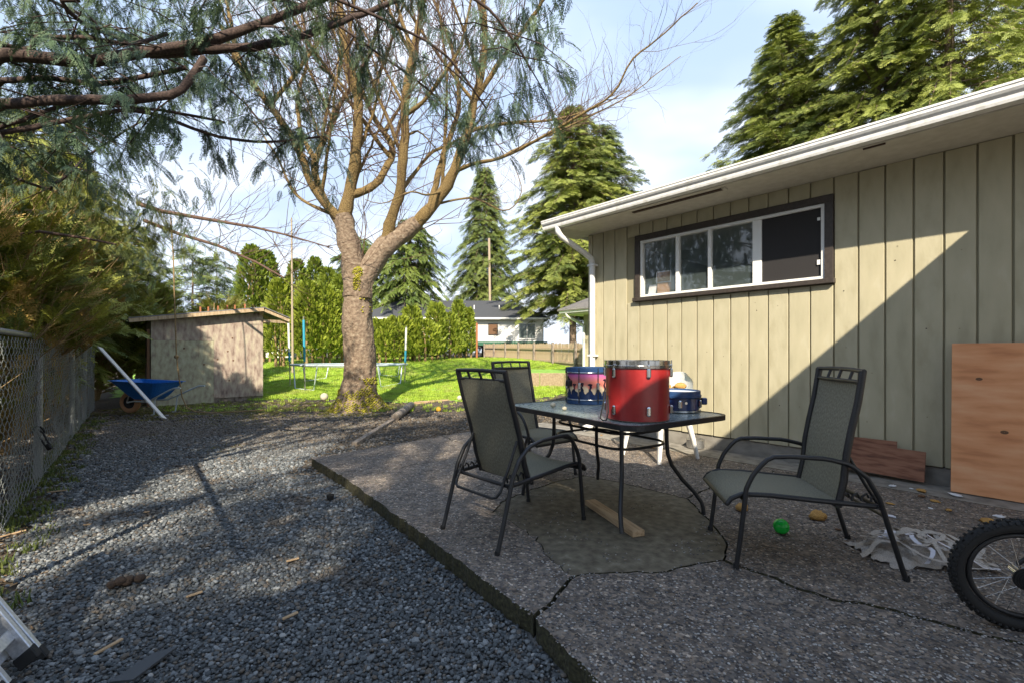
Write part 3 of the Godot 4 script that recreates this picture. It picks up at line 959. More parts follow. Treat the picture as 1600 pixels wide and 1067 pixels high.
func window(h: Node3D) -> void:
	var mb := MB.new()
	# dark casing
	var x0 := 0.742
	var x1 := 3.007
	var y0 := 1.83
	var y1 := 2.72
	var cw := 0.075
	for r in [[x0, x1, y1 - cw, y1], [x0, x0 + cw, y0 + 0.05, y1 - cw], [x1 - cw, x1, y0 + 0.05, y1 - cw]]:
		mb.box(V((r[0] + r[1]) * 0.5, (r[2] + r[3]) * 0.5, -0.005), V(r[1] - r[0], r[3] - r[2], 0.06), Basis.IDENTITY, 0.003)
	mb.box(V((x0 + x1) * 0.5, y0 + 0.025, 0.012), V(x1 - x0 + 0.03, 0.05, 0.10), Basis.IDENTITY, 0.004)
	var win := part("window", mb.done(), M.trim_dark, h)
	# vinyl frame
	mb = MB.new()
	var fx0 := x0 + cw
	var fx1 := x1 - cw
	var fy0 := y0 + 0.05
	var fy1 := y1 - cw
	var fw := 0.034
	for r in [[fx0, fx1, fy1 - fw, fy1], [fx0, fx1, fy0, fy0 + fw], [fx0, fx0 + fw, fy0 + fw, fy1 - fw], [fx1 - fw, fx1, fy0 + fw, fy1 - fw]]:
		mb.box(V((r[0] + r[1]) * 0.5, (r[2] + r[3]) * 0.5, -0.03), V(r[1] - r[0], r[3] - r[2], 0.07), Basis.IDENTITY, 0.003)
	var mull := [[1.345, 0.046], [1.756, 0.040], [2.290, 0.095]]
	for m in mull:
		mb.box(V(m[0], (fy0 + fy1) * 0.5, -0.032), V(m[1], fy1 - fy0 - fw * 2, 0.055), Basis.IDENTITY, 0.003)
	part("frame", mb.done(), M.vinyl, win)
	var cuts := [fx0 + fw, 1.345, 1.756, 2.290, fx1 - fw]
	for k in 3:
		mb = MB.new()
		mb.box(V((cuts[k] + cuts[k + 1]) * 0.5, (fy0 + fy1) * 0.5, -0.036 - 0.008 * (k % 2)), V(cuts[k + 1] - cuts[k] - 0.02, fy1 - fy0 - fw * 2 + 0.01, 0.004))
		part("pane", mb.done(), M.window_glass, win)
	mb = MB.new()
	mb.box(V((cuts[3] + cuts[4]) * 0.5 + 0.02, (fy0 + fy1) * 0.5, -0.022), V(cuts[4] - cuts[3] - 0.05, fy1 - fy0 - fw * 2 + 0.01, 0.003))
	var sc := part("insect_screen", mb.done(), M.insect_screen, win)
	mb = MB.new()
	mb.box(V(fx1 - 0.055, fy0 + 0.18, -0.012), V(0.03, 0.05, 0.012))
	part("latch", mb.done(), M.vinyl, win)
	mb = MB.new()
	mb.box(V(fx1 - 0.055, fy0 + 0.62, -0.012), V(0.025, 0.03, 0.012))
	part("latch", mb.done(), M.vinyl, win)
	# boxes and paper standing on the inner sill
	var t := h.transform
	mb = MB.new()
	mb.box(V(0, 0.075, 0), V(0.15, 0.15, 0.10))
	single("cardboard_box", mb.done(), M.cardboard, "small brown box on the inner sill behind the first pane", "box", "", t * Transform3D(Basis.IDENTITY, V(1.08, 1.92, -0.16)))
	mb = MB.new()
	mb.box(V(0, 0, 0), V(0.20, 0.14, 0.015))
	var pf2 := single("picture_frame", mb.done(), M.cardboard, "little brown framed board above the box inside the window", "frame", "", t * Transform3D(Basis.IDENTITY, V(1.085, 2.145, -0.14)))
	for e in [[0.0, 0.07, 0.21, 0.012], [0.0, -0.07, 0.21, 0.012], [0.1, 0.0, 0.012, 0.15], [-0.1, 0.0, 0.012, 0.15]]:
		mb = MB.new()
		mb.box(V(e[0], e[1], 0.009), V(e[2], e[3], 0.008))
		part("frame_edge", mb.done(), M.paper, pf2)
	mb = MB.new()
	mb.box(V(0, 0.07, 0), V(0.11, 0.14, 0.004))
	single("paper_sheet", mb.done(), M.paper, "white paper propped at the lower left corner of the window", "paper", "", t * Transform3D(Basis(Vector3.RIGHT, -0.25), V(0.93, 1.92, -0.10)))
	mb = MB.new()
	mb.box(V(0, -0.01, 0), V(2.3, 0.02, 0.30))
	part("inner_sill", mb.done(), M.vinyl, h, Transform3D(Basis.IDENTITY, V(1.9, 1.918, -0.27)))

func boards_by_wall() -> void:
	var wb := wall_basis()
	var O := V(1.19, 0, -6.755)
	# the tall plywood sheet leaning beside the frame edge
	var mb := MB.new()
	mb.box(V(0.61, 0.61, 0), V(1.22, 1.22, 0.018), Basis.IDENTITY, 0.002)
	single("plywood_sheet", mb.done(), M.plywood, "large orange brown plywood sheet leaning on the wall at the right edge", "plywood", "", Transform3D(wb * Basis(Vector3.RIGHT, -0.085), O + wb * V(3.86, 0.006, 0.20)))
	var sheet := get_child(get_child_count() - 1)
	for q in [[0.16, 0.93, 0.016], [0.42, 0.83, 0.013], [0.30, 0.52, 0.018], [0.85, 0.66, 0.015], [0.62, 0.30, 0.014], [1.0, 1.05, 0.013]]:
		mb = MB.new()
		mb.lathe(V(q[0], q[1], 0.0092), p2([Vector2(q[2], 0.0), Vector2(q[2] * 0.7, 0.0012), Vector2(0.001, 0.0012)]), 10, Basis(Vector3.RIGHT, PI / 2).scaled(V(1.3, 0.8, 1)))
		part("knot", mb.done(), M.brown_wood, sheet)
	mb = MB.new()
	mb.box(V(0.32, 0.13, 0), V(0.64, 0.26, 0.016), Basis.IDENTITY, 0.002)
	single("red_plywood_offcut", mb.done(), M.red_ply, "dark red plywood offcut propped low against the siding", "board", "", Transform3D(wb * Basis(Vector3.BACK, -0.03) * Basis(Vector3.RIGHT, -0.16), O + wb * V(3.05, 0.045, 0.125)))
	mb = MB.new()
	mb.box(V(0.24, 0.15, 0), V(0.48, 0.30, 0.012), Basis.IDENTITY, 0.002)
	single("thin_plywood_offcut", mb.done(), M.red_ply, "thin plywood offcut just behind the dark red board", "board", "", Transform3D(wb * Basis(Vector3.RIGHT, -0.13), O + wb * V(3.02, 0.045, 0.095)))

func outbuilding() -> void:
	var wb := wall_basis()
	var o := thing("outbuilding", "pale green outbuilding whose eave shows past the house corner", "building", V(2.30, land(2.3, -14.0), -14.6), wb)
	var y1 := 2.20
	var mb := MB.new()
	mb.box(V(1.5, y1 * 0.5 - 0.2, -2.0), V(3.0, y1 + 0.4, 4.0))
	part("wall", mb.done(), M.siding2, o)
	mb = MB.new()
	mb.box(V(1.5, y1 + 0.02, -1.75), V(3.9, 0.05, 4.7))
	part("soffit", mb.done(), M.soffit, o)
	part("gutter", gutter_mesh(-0.45, 3.4, y1 + 0.03), M.white_metal, o, Transform3D(Basis.IDENTITY, V(0, 0, 0.60)))
	mb = MB.new()
	mb.quad(V(-0.5, y1 + 0.15, 0.72), V(3.4, y1 + 0.15, 0.72), V(3.4, y1 + 0.95, -1.8), V(-0.5, y1 + 0.95, -1.8))
	mb.quad(V(3.4, y1 + 0.15, -4.3), V(-0.5, y1 + 0.15, -4.3), V(-0.5, y1 + 0.95, -1.8), V(3.4, y1 + 0.95, -1.8))
	mb.box(V(1.45, y1 + 0.12, 0.66), V(3.9, 0.05, 0.10))
	part("roof", mb.done(), M.shingle, o)
	mb = MB.new()
	mb.tube(pv([V(-0.2, y1 + 0.03, 0.62), V(-0.18, y1 - 0.06, 0.60), V(0.0, y1 - 0.28, 0.15), V(0.06, y1 - 0.36, 0.06), V(0.06, 0.05, 0.06)]), pf([0.045]), 10)
	part("downspout", mb.done(), M.white_metal, o)

func shed() -> void:
	# front runs square to the fence; right front corner near (-6.6, -12)
	var bs := Basis(V(0.7437, 0, -0.6685), Vector3.UP, V(0.6685, 0, 0.7437))
	var gy := -0.08
	var o := thing("garden_shed", "weathered plywood garden shed with a lopsided roof, beside the fence", "shed", V(-8.31, gy, -10.46), bs)
	var w := 2.32
	var dp := 2.0
	var hl := 1.95
	var hr := 2.27
	var mb := MB.new()
	# framing box behind the front sheets
	mb.quad(V(0, -0.1, -0.02), V(w, -0.1, -0.02), V(w, hr, -0.02), V(0, hl, -0.02))
	mb.quad(V(w, -0.1, -0.02), V(w, -0.1, -dp), V(w, hr, -dp), V(w, hr, -0.02))
	mb.quad(V(0, -0.1, -dp), V(0, -0.1, -0.02), V(0, hl, -0.02), V(0, hl, -dp))
	mb.quad(V(w, -0.1, -dp), V(0, -0.1, -dp), V(0, hl, -dp), V(w, hr, -dp))
	part("frame_wall", mb.done(), M.grey_wood, o)
	var sl := (hr - hl) / w
	# front sheets: a low left sheet, a strip above it, a right sheet with its lower door panel
	var panels := [[0.0, 1.22, -0.02, 1.50, "shed_ply_green"], [0.0, 1.22, 1.505, 9.0, "shed_ply"], [1.225, 2.06, 0.09, 9.0, "shed_ply"], [2.065, 2.32, 0.09, 9.0, "shed_ply"]]
	for p in panels:
		var a: float = p[0]
		var b: float = p[1]
		var ya: float = p[3] if p[3] < 8.0 else hl + sl * a
		var yb: float = p[3] if p[3] < 8.0 else hl + sl * b
		mb = MB.new()
		var z := 0.012
		mb.quad(V(a, p[2], z), V(b, p[2], z), V(b, yb, z), V(a, ya, z))
		mb.quad(V(a, p[2], -0.015), V(a, p[2], z), V(a, ya, z), V(a, ya, -0.015))
		mb.quad(V(b, p[2], z), V(b, p[2], -0.015), V(b, yb, -0.015), V(b, yb, z))
		mb.quad(V(a, p[2], -0.015), V(b, p[2], -0.015), V(b, p[2], z), V(a, p[2], z))
		part("plywood_panel", mb.done(), M[p[4]], o)
	# rust streaked bolt holes
	for q in [[1.30, 1.05], [1.62, 1.58], [1.52, 1.25], [1.64, 1.02], [1.02, 0.93], [1.55, 0.52], [0.62, 1.32]]:
		mb = MB.new()
		mb.lathe(V(q[0], q[1], 0.012), p2([Vector2(0.022, 0.0), Vector2(0.014, 0.006), Vector2(0.001, 0.007)]), 8, Basis(Vector3.RIGHT, PI / 2))
		part("bolt", mb.done(), M.brown_wood, o)
	# roof sheets: long slope up to the right, short slope down past the wall
	var rid := V(w - 0.02, hr + 0.13, 0)
	mb = MB.new()
	var l0 := V(-0.40, hl - 0.42 * sl + 0.10, 0.22)
	var l1 := V(rid.x, rid.y, 0.22)
	for pr in [[l0, l1], [l1, V(w + 0.62, hr - 0.12, 0.22)]]:
		var a: Vector3 = pr[0]
		var b: Vector3 = pr[1]
		var bk := V(0, 0, -dp - 0.45)
		var t := V(0, -0.022, 0)
		mb.quad(a, b, b + bk, a + bk)
		mb.quad(a + t, a + t + bk, b + t + bk, b + t)
		mb.quad(a + t, b + t, b, a)
		mb.quad(b + t, b + t + bk, b + bk, b)
		mb.quad(a + t + bk, a + t, a, a + bk)
	part("roof", mb.done(), M.pale_roof, o)
	# fascia board under the front edge
	mb = MB.new()
	var ang := atan2(l1.y - l0.y, l1.x - l0.x)
	mb.box((l0 + l1) * 0.5 + V(0, -0.068, -0.014), V(l0.distance_to(l1), 0.085, 0.024), Basis(Vector3.BACK, ang), 0.003)
	part("fascia", mb.done(), M.picket, o)
	for k in 3:
		mb = MB.new()
		var zz := 0.19 - k * 1.0
		var a := V(w + 0.0, hr + 0.04, zz)
		var b := V(w + 0.60, hr - 0.20, zz)
		mb.box((a + b) * 0.5, V(a.distance_to(b), 0.07, 0.035), Basis(Vector3.BACK, atan2(b.y - a.y, b.x - a.x)))
		part("rafter", mb.done(), M.picket, o)
	mb = MB.new()
	mb.box(V(w + 0.30, hr - 0.23, 0.12), V(0.62, 0.07, 0.035))
	part("beam", mb.done(), M.picket, o)
	mb = MB.new()
	mb.box(V(w - 0.05, hr - 0.02, 0.05), V(0.10, 0.09, 0.08))
	part("beam_end", mb.done(), M.picket, o)
	# dark gap under the left eave: corner post
	mb = MB.new()
	mb.box(V(-0.05, 0.85, 0.0), V(0.05, 1.8, 0.05))
	part("corner_post", mb.done(), M.brown_wood, o)
	# sticks left lying across the roof
	for k in 6:
		mb = MB.new()
		var x := 1.05 + k * 0.2
		mb.box(V(x, hl + sl * x + 0.20, -0.7 - rf(0, 0.3)), V(0.035, 0.20, 0.03))
		part("roof_batten", mb.done(), M.orange_pole, o)

func chain_fence() -> void:
	# the fence runs along (-0.636, -0.772)
	var dir := V(-0.636, 0, -0.772)
	var A := V(-4.63, -0.1, -4.44) - dir * 4.6
	var bs := Basis(dir, Vector3.UP, dir.cross(Vector3.UP))
	var f := thing("chain_link_fence", "galvanised chain link fence along the hedge on the left", "fence", A, bs)
	var hgt := 1.39
	var total := 11.6
	for s in [[1.55, 0.030], [4.6, 0.032], [7.55, 0.030], [9.6, 0.03], [11.5, 0.032]]:
		var mb := MB.new()
		mb.rod(V(s[0], -0.2, 0), V(s[0], hgt - 0.01, 0), s[1], 12)
		mb.lathe(V(s[0], hgt - 0.01, 0), p2([Vector2(s[1] + 0.004, -0.03), Vector2(s[1] + 0.004, 0.01), Vector2(s[1] * 0.6, 0.035), Vector2(0.001, 0.04)]), 12)
		part("post", mb.done(), M.galvanised, f)
	var mr := MB.new()
	mr.tube(pv([V(0, hgt, 0.0), V(4.6, hgt + 0.01, 0), V(7.5, hgt - 0.01, 0), V(total, hgt, 0)]), pf([0.023]), 10)
	part("top_rail", mr.done(), M.galvanised, f)
	# zig-zag wires: each wire bends past its neighbour
	var mb := MB.new()
	var cell := 0.058
	var k := 0
	var u := 0.4
	while u < total:
		var y := hgt - 0.03
		var pts := PackedVector3Array()
		var q := k
		while y > 0.02:
			var bow := 0.03 * nz.get_noise_2d(u * 0.7, y * 2.0)
			pts.append(V(u + (cell if q % 2 else -cell) * 0.52, y, 0.030 + bow + (0.003 if q % 2 else -0.003)))
			y -= cell * 0.85
			q += 1
		mb.tube(pts, pf([0.0024]), 4, false)
		u += cell
		k += 1
	var mesh := part("wire_mesh", mb.done(), M.mesh_wire, f)
	mesh.set_meta("kind", "stuff")
	# cable lock round the near post
	mb = MB.new()
	var c := A + dir * 4.6
	var loop := PackedVector3Array()
	for i in 14:
		var a := TAU * i / 14
		loop.append(c + V(0.045 * cos(a), 0.50 + 0.035 * sin(a * 2.0), 0.045 * sin(a)))
	mb.tube(loop, pf([0.008]), 6, true, true)
	mb.tube(pv([c + V(0.04, 0.50, 0.03), c + V(0.10, 0.47, 0.05), c + V(0.15, 0.40, 0.06), c + V(0.17, 0.35, 0.05)]), pf([0.008]), 6)
	mb.tube(pv([c + V(0.03, 0.48, 0.04), c + V(0.08, 0.43, 0.06), c + V(0.13, 0.35, 0.06)]), pf([0.008]), 6)
	mb.box(c + V(0.16, 0.34, 0.055), V(0.045, 0.06, 0.03), Basis(Vector3.BACK, 0.6), 0.006)
	single("cable_lock", mb.done(), M.rubber, "black cable lock looped round the nearest fence post", "lock")

func picket_fence() -> void:
	var a := V(2.9, 0, -17.6)
	var b := V(-1.9, 0, -31.0)
	var dir := (b - a).normalized()
	var ln := a.distance_to(b)
	a.y = land(a.x, a.z) + 0.02
	var bs := Basis(dir, Vector3.UP, dir.cross(Vector3.UP))
	var f := thing("picket_fence", "low tan wooden picket fence before the white house", "fence", a - dir * 2.0, bs)
	ln += 2.0
	var mbs: Array[Mesh] = []
	for k in 3:
		var mb := MB.new()
		var h := 0.98 + k * 0.012
		mb.box(V(0, h * 0.5, 0), V(0.088, h, 0.018))
		mb.tri(V(-0.044, h, 0.009), V(0.044, h, 0.009), V(0, h + 0.06, 0.0))
		mb.tri(V(0.044, h, -0.009), V(-0.044, h, -0.009), V(0, h + 0.06, 0.0))
		mbs.append(mb.done())
	var n := int(ln / 0.118)
	for i in n:
		part("picket", mbs[i % 3], M.picket, f, Transform3D(Basis(Vector3.BACK, rf(-0.012, 0.012)), V(i * 0.118, rf(-0.02, 0.02) + 0.22 * i / n, 0.03 + rf(-0.003, 0.003))))
	var mb := MB.new()
	for y in [0.22, 0.78]:
		var mr := MB.new()
		mr.box(V(ln * 0.5, y + 0.11, -0.005), V(ln, 0.07, 0.035), Basis(Vector3.BACK, 0.22 / ln))
		part("rail", mr.done(), M.picket, f)
	var i := 0.6
	while i < ln:
		var mp := MB.new()
		mp.box(V(i, 0.5 + 0.22 * i / ln, -0.07), V(0.09, 1.15, 0.09))
		part("post", mp.done(), M.grey_wood, f)
		i += 2.2
	# retaining wall of concrete panels before it
	var r0 := Vector3(0.117, 0.055, -13.900)
	var r1 := Vector3(2.190, 0.094, -13.900)
	r0.y = -0.05
	r1.y = -0.05
	var rw := thing("retaining_wall", "low tan concrete panel retaining wall at the back of the lawn", "wall", r0, Basis(V(1, 0, 0.04).normalized(), Vector3.UP, V(-0.04, 0, 1).normalized()))
	for k in 4:
		mb = MB.new()
		mb.box(V(0.36 + k * 0.74, 0.27, 0), V(0.725, 0.60, 0.07), Basis(Vector3.UP, rf(-0.01, 0.01)), 0.006)
		part("panel", mb.done(), M.concrete_tan, rw)
	mb = MB.new()
	mb.box(V(1.5, 0.25, -1.9), V(3.2, 0.58, 3.6))
	part("terrace_soil", mb.done(), M.turf, rw)
	mb = MB.new()
	mb.box(V(0.0, 0.27, -1.6), V(0.07, 0.58, 3.2))
	part("panel", mb.done(), M.concrete_tan, rw)

func neighbours() -> void:
	# white bungalow behind the hedge
	var o := thing("white_bungalow", "white bungalow with a dark grey hip roof behind the picket fence", "house", V(-3.9, 1.66, -34.4), Basis(Vector3.UP, 0.04).scaled(V(0.82, 0.82, 0.82)))
	var mb := MB.new()
	mb.box(V(2.0, 1.25, -4.0), V(11.4, 2.5, 8.0))
	part("wall", mb.done(), M.stucco, o)
	mb = MB.new()
	var y := 2.5
	var a := V(-9.5, y, 0.6)
	var b := V(8.2, y, 0.6)
	var c2 := V(8.2, y, -8.6)
	var d := V(-9.5, y, -8.6)
	var r0 := V(-6.5, y + 2.05, -4.0)
	var r1 := V(4.6, y + 2.05, -4.0)
	mb.quad(a, b, r1, r0)
	mb.tri(b, c2, r1)
	mb.quad(c2, d, r0, r1)
	mb.tri(d, a, r0)
	mb.box(V(-0.65, y - 0.05, -4.0), V(17.7, 0.1, 9.2))
	part("roof", mb.done(), M.slate_roof, o)
	mb = MB.new()
	mb.box(V(-0.65, y - 0.08, 0.62), V(17.8, 0.16, 0.06))
	part("fascia", mb.done(), M.white_metal, o)
	mb = MB.new()
	mb.box(V(2.3, 0.17, 0.03), V(11.5, 0.36, 0.08))
	part("base_trim", mb.done(), M.green_trim, o)
	for w in [[3.0, 0.75, 1.45, 0.9, "brown_wood"], [6.15, 1.55, 1.30, 1.4, "window_glass"]]:
		mb = MB.new()
		mb.box(V(w[0], w[2], 0.03), V(w[1] + 0.16, w[3] + 0.16, 0.08))
		var fr := part("window", mb.done(), M.trim_dark if w[4] == "brown_wood" else M.vinyl, o)
		mb = MB.new()
		if w[4] == "brown_wood":
			mb.box(V(w[0], w[2], 0.075), V(w[1], w[3], 0.02))
			part("pane", mb.done(), M.brown_wood, fr)
		else:
			for k in 2:
				mb = MB.new()
				mb.box(V(w[0] - w[1] * 0.25 + k * w[1] * 0.5, w[2], 0.075), V(w[1] * 0.46, w[3] * 0.94, 0.02))
				part("pane", mb.done(), M.far_glass, fr)
	for v in [[-2.0, 1.2, 0.10], [1.2, 1.0, 0.06], [3.6, 0.9, 0.05], [-5.2, 1.4, 0.08]]:
		mb = MB.new()
		mb.rod(V(v[0], y + 0.6, -1.6), V(v[0], y + 1.35, -1.6), v[2], 8)
		part("vent_pipe", mb.done(), M.white_metal, o)
	# pale roof over the shed
	o = thing("grey_roofed_house", "grey roofed house partly hidden behind the shed and shrubs", "house", V(-21.0, -0.6, -33.0), Basis(Vector3.UP, 0.35))
	mb = MB.new()
	mb.box(V(0, 1.3, -3.0), V(9.0, 2.6, 6.0))
	part("wall", mb.done(), M.stucco, o)
	mb = MB.new()
	for s in [[0.5, -3.0], [-6.5, -3.0]]:
		mb.quad(V(-5, 2.6, s[0]), V(5, 2.6, s[0]), V(3.4, 4.8, s[1]), V(-4.4, 4.8, s[1]))
	mb.tri(V(5, 2.6, 0.5), V(5, 2.6, -6.5), V(3.4, 4.8, -3.0))
	mb.tri(V(-5, 2.6, -6.5), V(-5, 2.6, 0.5), V(-4.4, 4.8, -3.0))
	part("roof", mb.done(), M.pale_roof, o)
	# poles
	mb = MB.new()
	var p := Vector3(-1.764, 5.426, -38.000)
	mb.rod(V(p.x, 0.5, p.z), V(p.x - 0.15, p.y + 5.2, p.z), 0.12, 8, 0.10)
	single("utility_pole", mb.done(), M.utility_pole, "pale bare utility pole standing behind the white bungalow", "pole")
	mb = MB.new()
	p = Vector3(-8.925, 0.890, -18.500)
	mb.rod(V(p.x, land(p.x, p.z) - 0.2, p.z), V(p.x - 0.05, 6.6, p.z), 0.05, 8, 0.03)
	single("timber_pole", mb.done(), M.utility_pole, "thin weathered pole rising through the hedge left of the maple", "pole")
	mb = MB.new()
	p = Vector3(-2.011, 0.601, -26.000)
	mb.rod(V(p.x, land(p.x, p.z) - 0.1, p.z), V(p.x, 2.8, p.z), 0.06, 8)
	single("rust_pole", mb.done(), M.orange_pole, "thin rust coloured pole at the right end of the hedge", "pole")

# ---------------------------------------------------------------- trees
# flat lacy spray, one unit long along +x
func spray(sd: int, pairs: int, side: float, ang: float, droop: float, wd: float, subs: int, up := 0.0) -> ArrayMesh:
	var mb := MB.new()
	var r := RandomNumberGenerator.new()
	r.seed = sd
	for i in pairs:
		var t := (i + 0.6) / pairs
		var base := V(t, -droop * t * t, 0)
		for s in [-1.0, 1.0]:
			var l := side * (1.0 - 0.72 * t) * (0.55 + 0.45 * minf(1.0, t * 5.0)) * r.randf_range(0.75, 1.15)
			var a := ang * r.randf_range(0.85, 1.15)
			var dv := V(cos(a), -droop * t * 1.4 - 0.25 * droop + r.randf_range(-0.12, 0.12) + up, s * sin(a)).normalized()
			blade(mb, base, dv, l, wd, r)
			for k in subs:
				var q := (k + 0.7) / (subs + 0.6)
				var b2 := base + dv * l * q
				for s2 in [-1.0, 1.0]:
					var d2 := (dv + V(0.15, r.randf_range(-0.35, 0.05) - droop * 0.5, s2 * 0.75).rotated(Vector3.UP, -s * a * 0.6)).normalized()
					blade(mb, b2, d2, l * 0.42 * (1.1 - q * 0.5), wd * 0.8, r)
	blade(mb, V(0.0, 0, 0), V(1, -droop, 0).normalized(), 1.08, wd * 0.55, r)
	return mb.done()

func blade(mb: MB, p: Vector3, d: Vector3, l: float, wd: float, r: RandomNumberGenerator) -> void:
	var sd := d.cross(V(r.randf_range(-0.4, 0.4), 1, r.randf_range(-0.4, 0.4))).normalized() * wd
	var m := p + d * l * 0.45
	mb.quad(p, m - sd, p + d * l, m + sd)

func aim(d: Vector3, s: float, roll := 0.0) -> Basis:
	var x := d.normalized()
	var z := x.cross(Vector3.UP)
	if z.length() < 0.05: z = Vector3.BACK
	z = z.normalized()
	var y := z.cross(x)
	return (Basis(x, y, z) * Basis(Vector3.RIGHT, roll)).scaled_local(V(s, s, s))

# layered conifer: whorls of boughs carrying sprays
func conifer(o: Node3D, H: float, R: float, y0: float, leaf: Mesh, lm: Material, bark: Material, c0: Color, c1: Color, per: float, size: float, tilt: float, hang: float, shape := 0.8, tr := 0.0) -> void:
	var mb := MB.new()
	var rad := tr if tr > 0.0 else H * 0.013
	mb.tube(pv([V(0, -0.3, 0), V(0, H * 0.3, 0), V(0.05, H * 0.7, 0.03), V(0, H, 0)]), pf([rad * 1.2, rad * 0.95, rad * 0.5, 0.015]), 9, true)
	part("trunk", mb.done(), bark, o)
	var br := MB.new()
	var cp := Cop.new()
	var n := int((H - y0) * per)
	for i in n:
		var t := (i + rng.randf()) / n
		var y := y0 + (H - y0) * t
		var L := R * pow(1.0 - t, shape) * rf(0.45, 1.0) * (1.18 if i % 5 == 0 else 1.0) + 0.25
		if t < 0.08: L *= 0.75
		var a := i * 2.39996 + rf(-0.4, 0.4)
		var out := V(cos(a), 0, sin(a))
		var p0 := V(0, y, 0)
		var ti := tilt + rf(-0.28, 0.28)
		var ha := hang * rf(0.4, 1.5)
		var m1 := p0 + out * L * 0.5 + V(0, L * ti * 0.5, 0)
		var p1 := p0 + out * L + V(0, L * (ti - ha), 0)
		br.tube(pv([p0, m1, p1]), pf([0.012 + L * 0.010, 0.008 + L * 0.006, 0.004]), 3, false)
		var tone := rf(0.0, 1.0)
		var k := maxi(3, int(L / (size * 0.36)))
		for j in k:
			var q := 0.22 + 0.78 * (j + rng.randf()) / k
			var pos := p0.lerp(m1, q * 2.0) if q < 0.5 else m1.lerp(p1, q * 2.0 - 1.0)
			for s in [-1.0, 1.0]:
				var d := out.rotated(Vector3.UP, s * rf(0.35, 1.1)) + V(0, tilt * 0.5 - hang * rf(0.3, 1.2), 0)
				var sz := size * rf(0.65, 1.15) * (1.15 - 0.35 * q)
				cp.put(Transform3D(aim(d, sz, rf(-1.1, 1.1)), pos), c0.lerp(c1, clampf(tone * 0.6 + rf(0.0, 0.4), 0, 1)))
		cp.put(Transform3D(aim(out + V(0, -hang * 0.5, 0), size, rf(-0.4, 0.4)), p1 - out * size * 0.4), c0.lerp(c1, tone))
	for i in 6:
		cp.put(Transform3D(aim(V(rf(-0.4, 0.4), 1.0, rf(-0.4, 0.4)), size * 0.7, rf(0, TAU)), V(0, H - 0.3 - i * 0.12, 0)), c1)
	part("branches", br.done(), bark, o).set_meta("kind", "stuff")
	copies("foliage", leaf, lm, cp, o)

func conifers() -> void:
	var bough: Array[Mesh] = []
	for k in 2: bough.append(spray(100 + k, 9, 0.50, 0.8, 0.30, 0.024, 2))
	var fine := spray(120, 10, 0.45, 0.75, 0.5, 0.04, 1)
	var g := "tall conifers beyond the yard"
	# [px, top py, depth, radius, y0, colour a, colour b, label, per, size, tilt, hang]
	var dk := lin(0.070, 0.110, 0.026)
	var md := lin(0.18, 0.225, 0.044)
	var lt := lin(0.33, 0.365, 0.07)
	var list := [
		[895, 168, 33.0, 7.2, 3.4, dk, lt, "tall broad fir between the maple and the house roof", 26.0, 0.74, 0.15, 0.35, 0.66],
		[942, 198, 36.0, 7.4, 2.5, dk, md, "ragged dark fir just behind the broad fir by the roof", 20.0, 0.76, 0.25, 0.35, 0.66],
		[757, 262, 42.0, 4.6, 1.5, dk, md, "slim drooping spruce behind the white bungalow", 22.0, 0.8, -0.05, 0.5, 0.75],
		[1228, 26, 27.0, 8.8, 1.0, dk, lt, "pointed fir rising highest left of the others above the roof", 30.0, 0.72, 0.18, 0.3, 0.85],
		[1372, -130, 24.0, 7.6, 1.0, dk, lt, "bushy olive fir in the middle of the trees above the roof", 22.0, 0.72, 0.15, 0.4, 0.6],
		[1487, -230, 21.0, 5.2, 3.2, md, lt, "bright open fir with a bare visible trunk above the gutter", 12.0, 0.72, 0.12, 0.5, 0.5],
		[1640, -150, 24.0, 6.2, 1.0, dk, lt, "leafy fir cut by the right edge of the picture", 17.0, 0.75, 0.12, 0.4, 0.6],
	]
	for a in list:
		var z: float = a[2]
		var x: float = (a[0] - 800.0) / 711.0 * z
		var top: float = 1.15 + (550.0 - a[1]) / 711.0 * z
		var y := land(x, -z)
		var o := thing("fir_tree", a[7], "tree", V(x, y, -z), Basis(Vector3.UP, rf(0, TAU)), g)
		conifer(o, top - y, a[3], a[4], bough[rng.randi() % 2], M.conifer_leaf, M.bark, a[5], a[6], a[8], a[9], a[10], a[11], a[12], 0.30 if a[0] == 1487 else 0.0)
	# broad dense cedar behind the hedge
	for a in [[640, 345, 38.0, 5.0, "dense rounded bright cedar behind the maple trunk"], [560, 372, 44.0, 5.0, "dense cedar peeping out left behind the maple fork"]]:
		var z: float = a[2]
		var x: float = (a[0] - 800.0) / 711.0 * z
		var top: float = 1.15 + (550.0 - a[1]) / 711.0 * z
		var o := thing("cedar_tree", a[4], "tree", V(x, 0.6, -z), Basis.IDENTITY, "cedars behind the hedge")
		conifer(o, top - 0.6, a[3], 0.3, fine, M.thuja_leaf, M.bark, lin(0.055, 0.10, 0.016), lin(0.17, 0.22, 0.035), 20.0, 0.75, 0.1, 0.45, 0.42)
	# far small conifers and bare crowns behind the shed
	for a in [[300, 398, 60.0, 5.0, "hazy far pine with flat layers above the shed"], [338, 410, 64.0, 4.0, "small far pine just right of the flat layered one"]]:
		var z: float = a[2]
		var x: float = (a[0] - 800.0) / 711.0 * z
		var top: float = 1.15 + (550.0 - a[1]) / 711.0 * z
		var o := thing("layered_pine", a[4], "tree", V(x, 0.6, -z), Basis.IDENTITY, "far pines above the shed")
		conifer(o, top, a[3], 4.0, bough[0], M.conifer_leaf, M.bark, dk, md, 3.2, 2.0, 0.1, 0.2, 0.4)

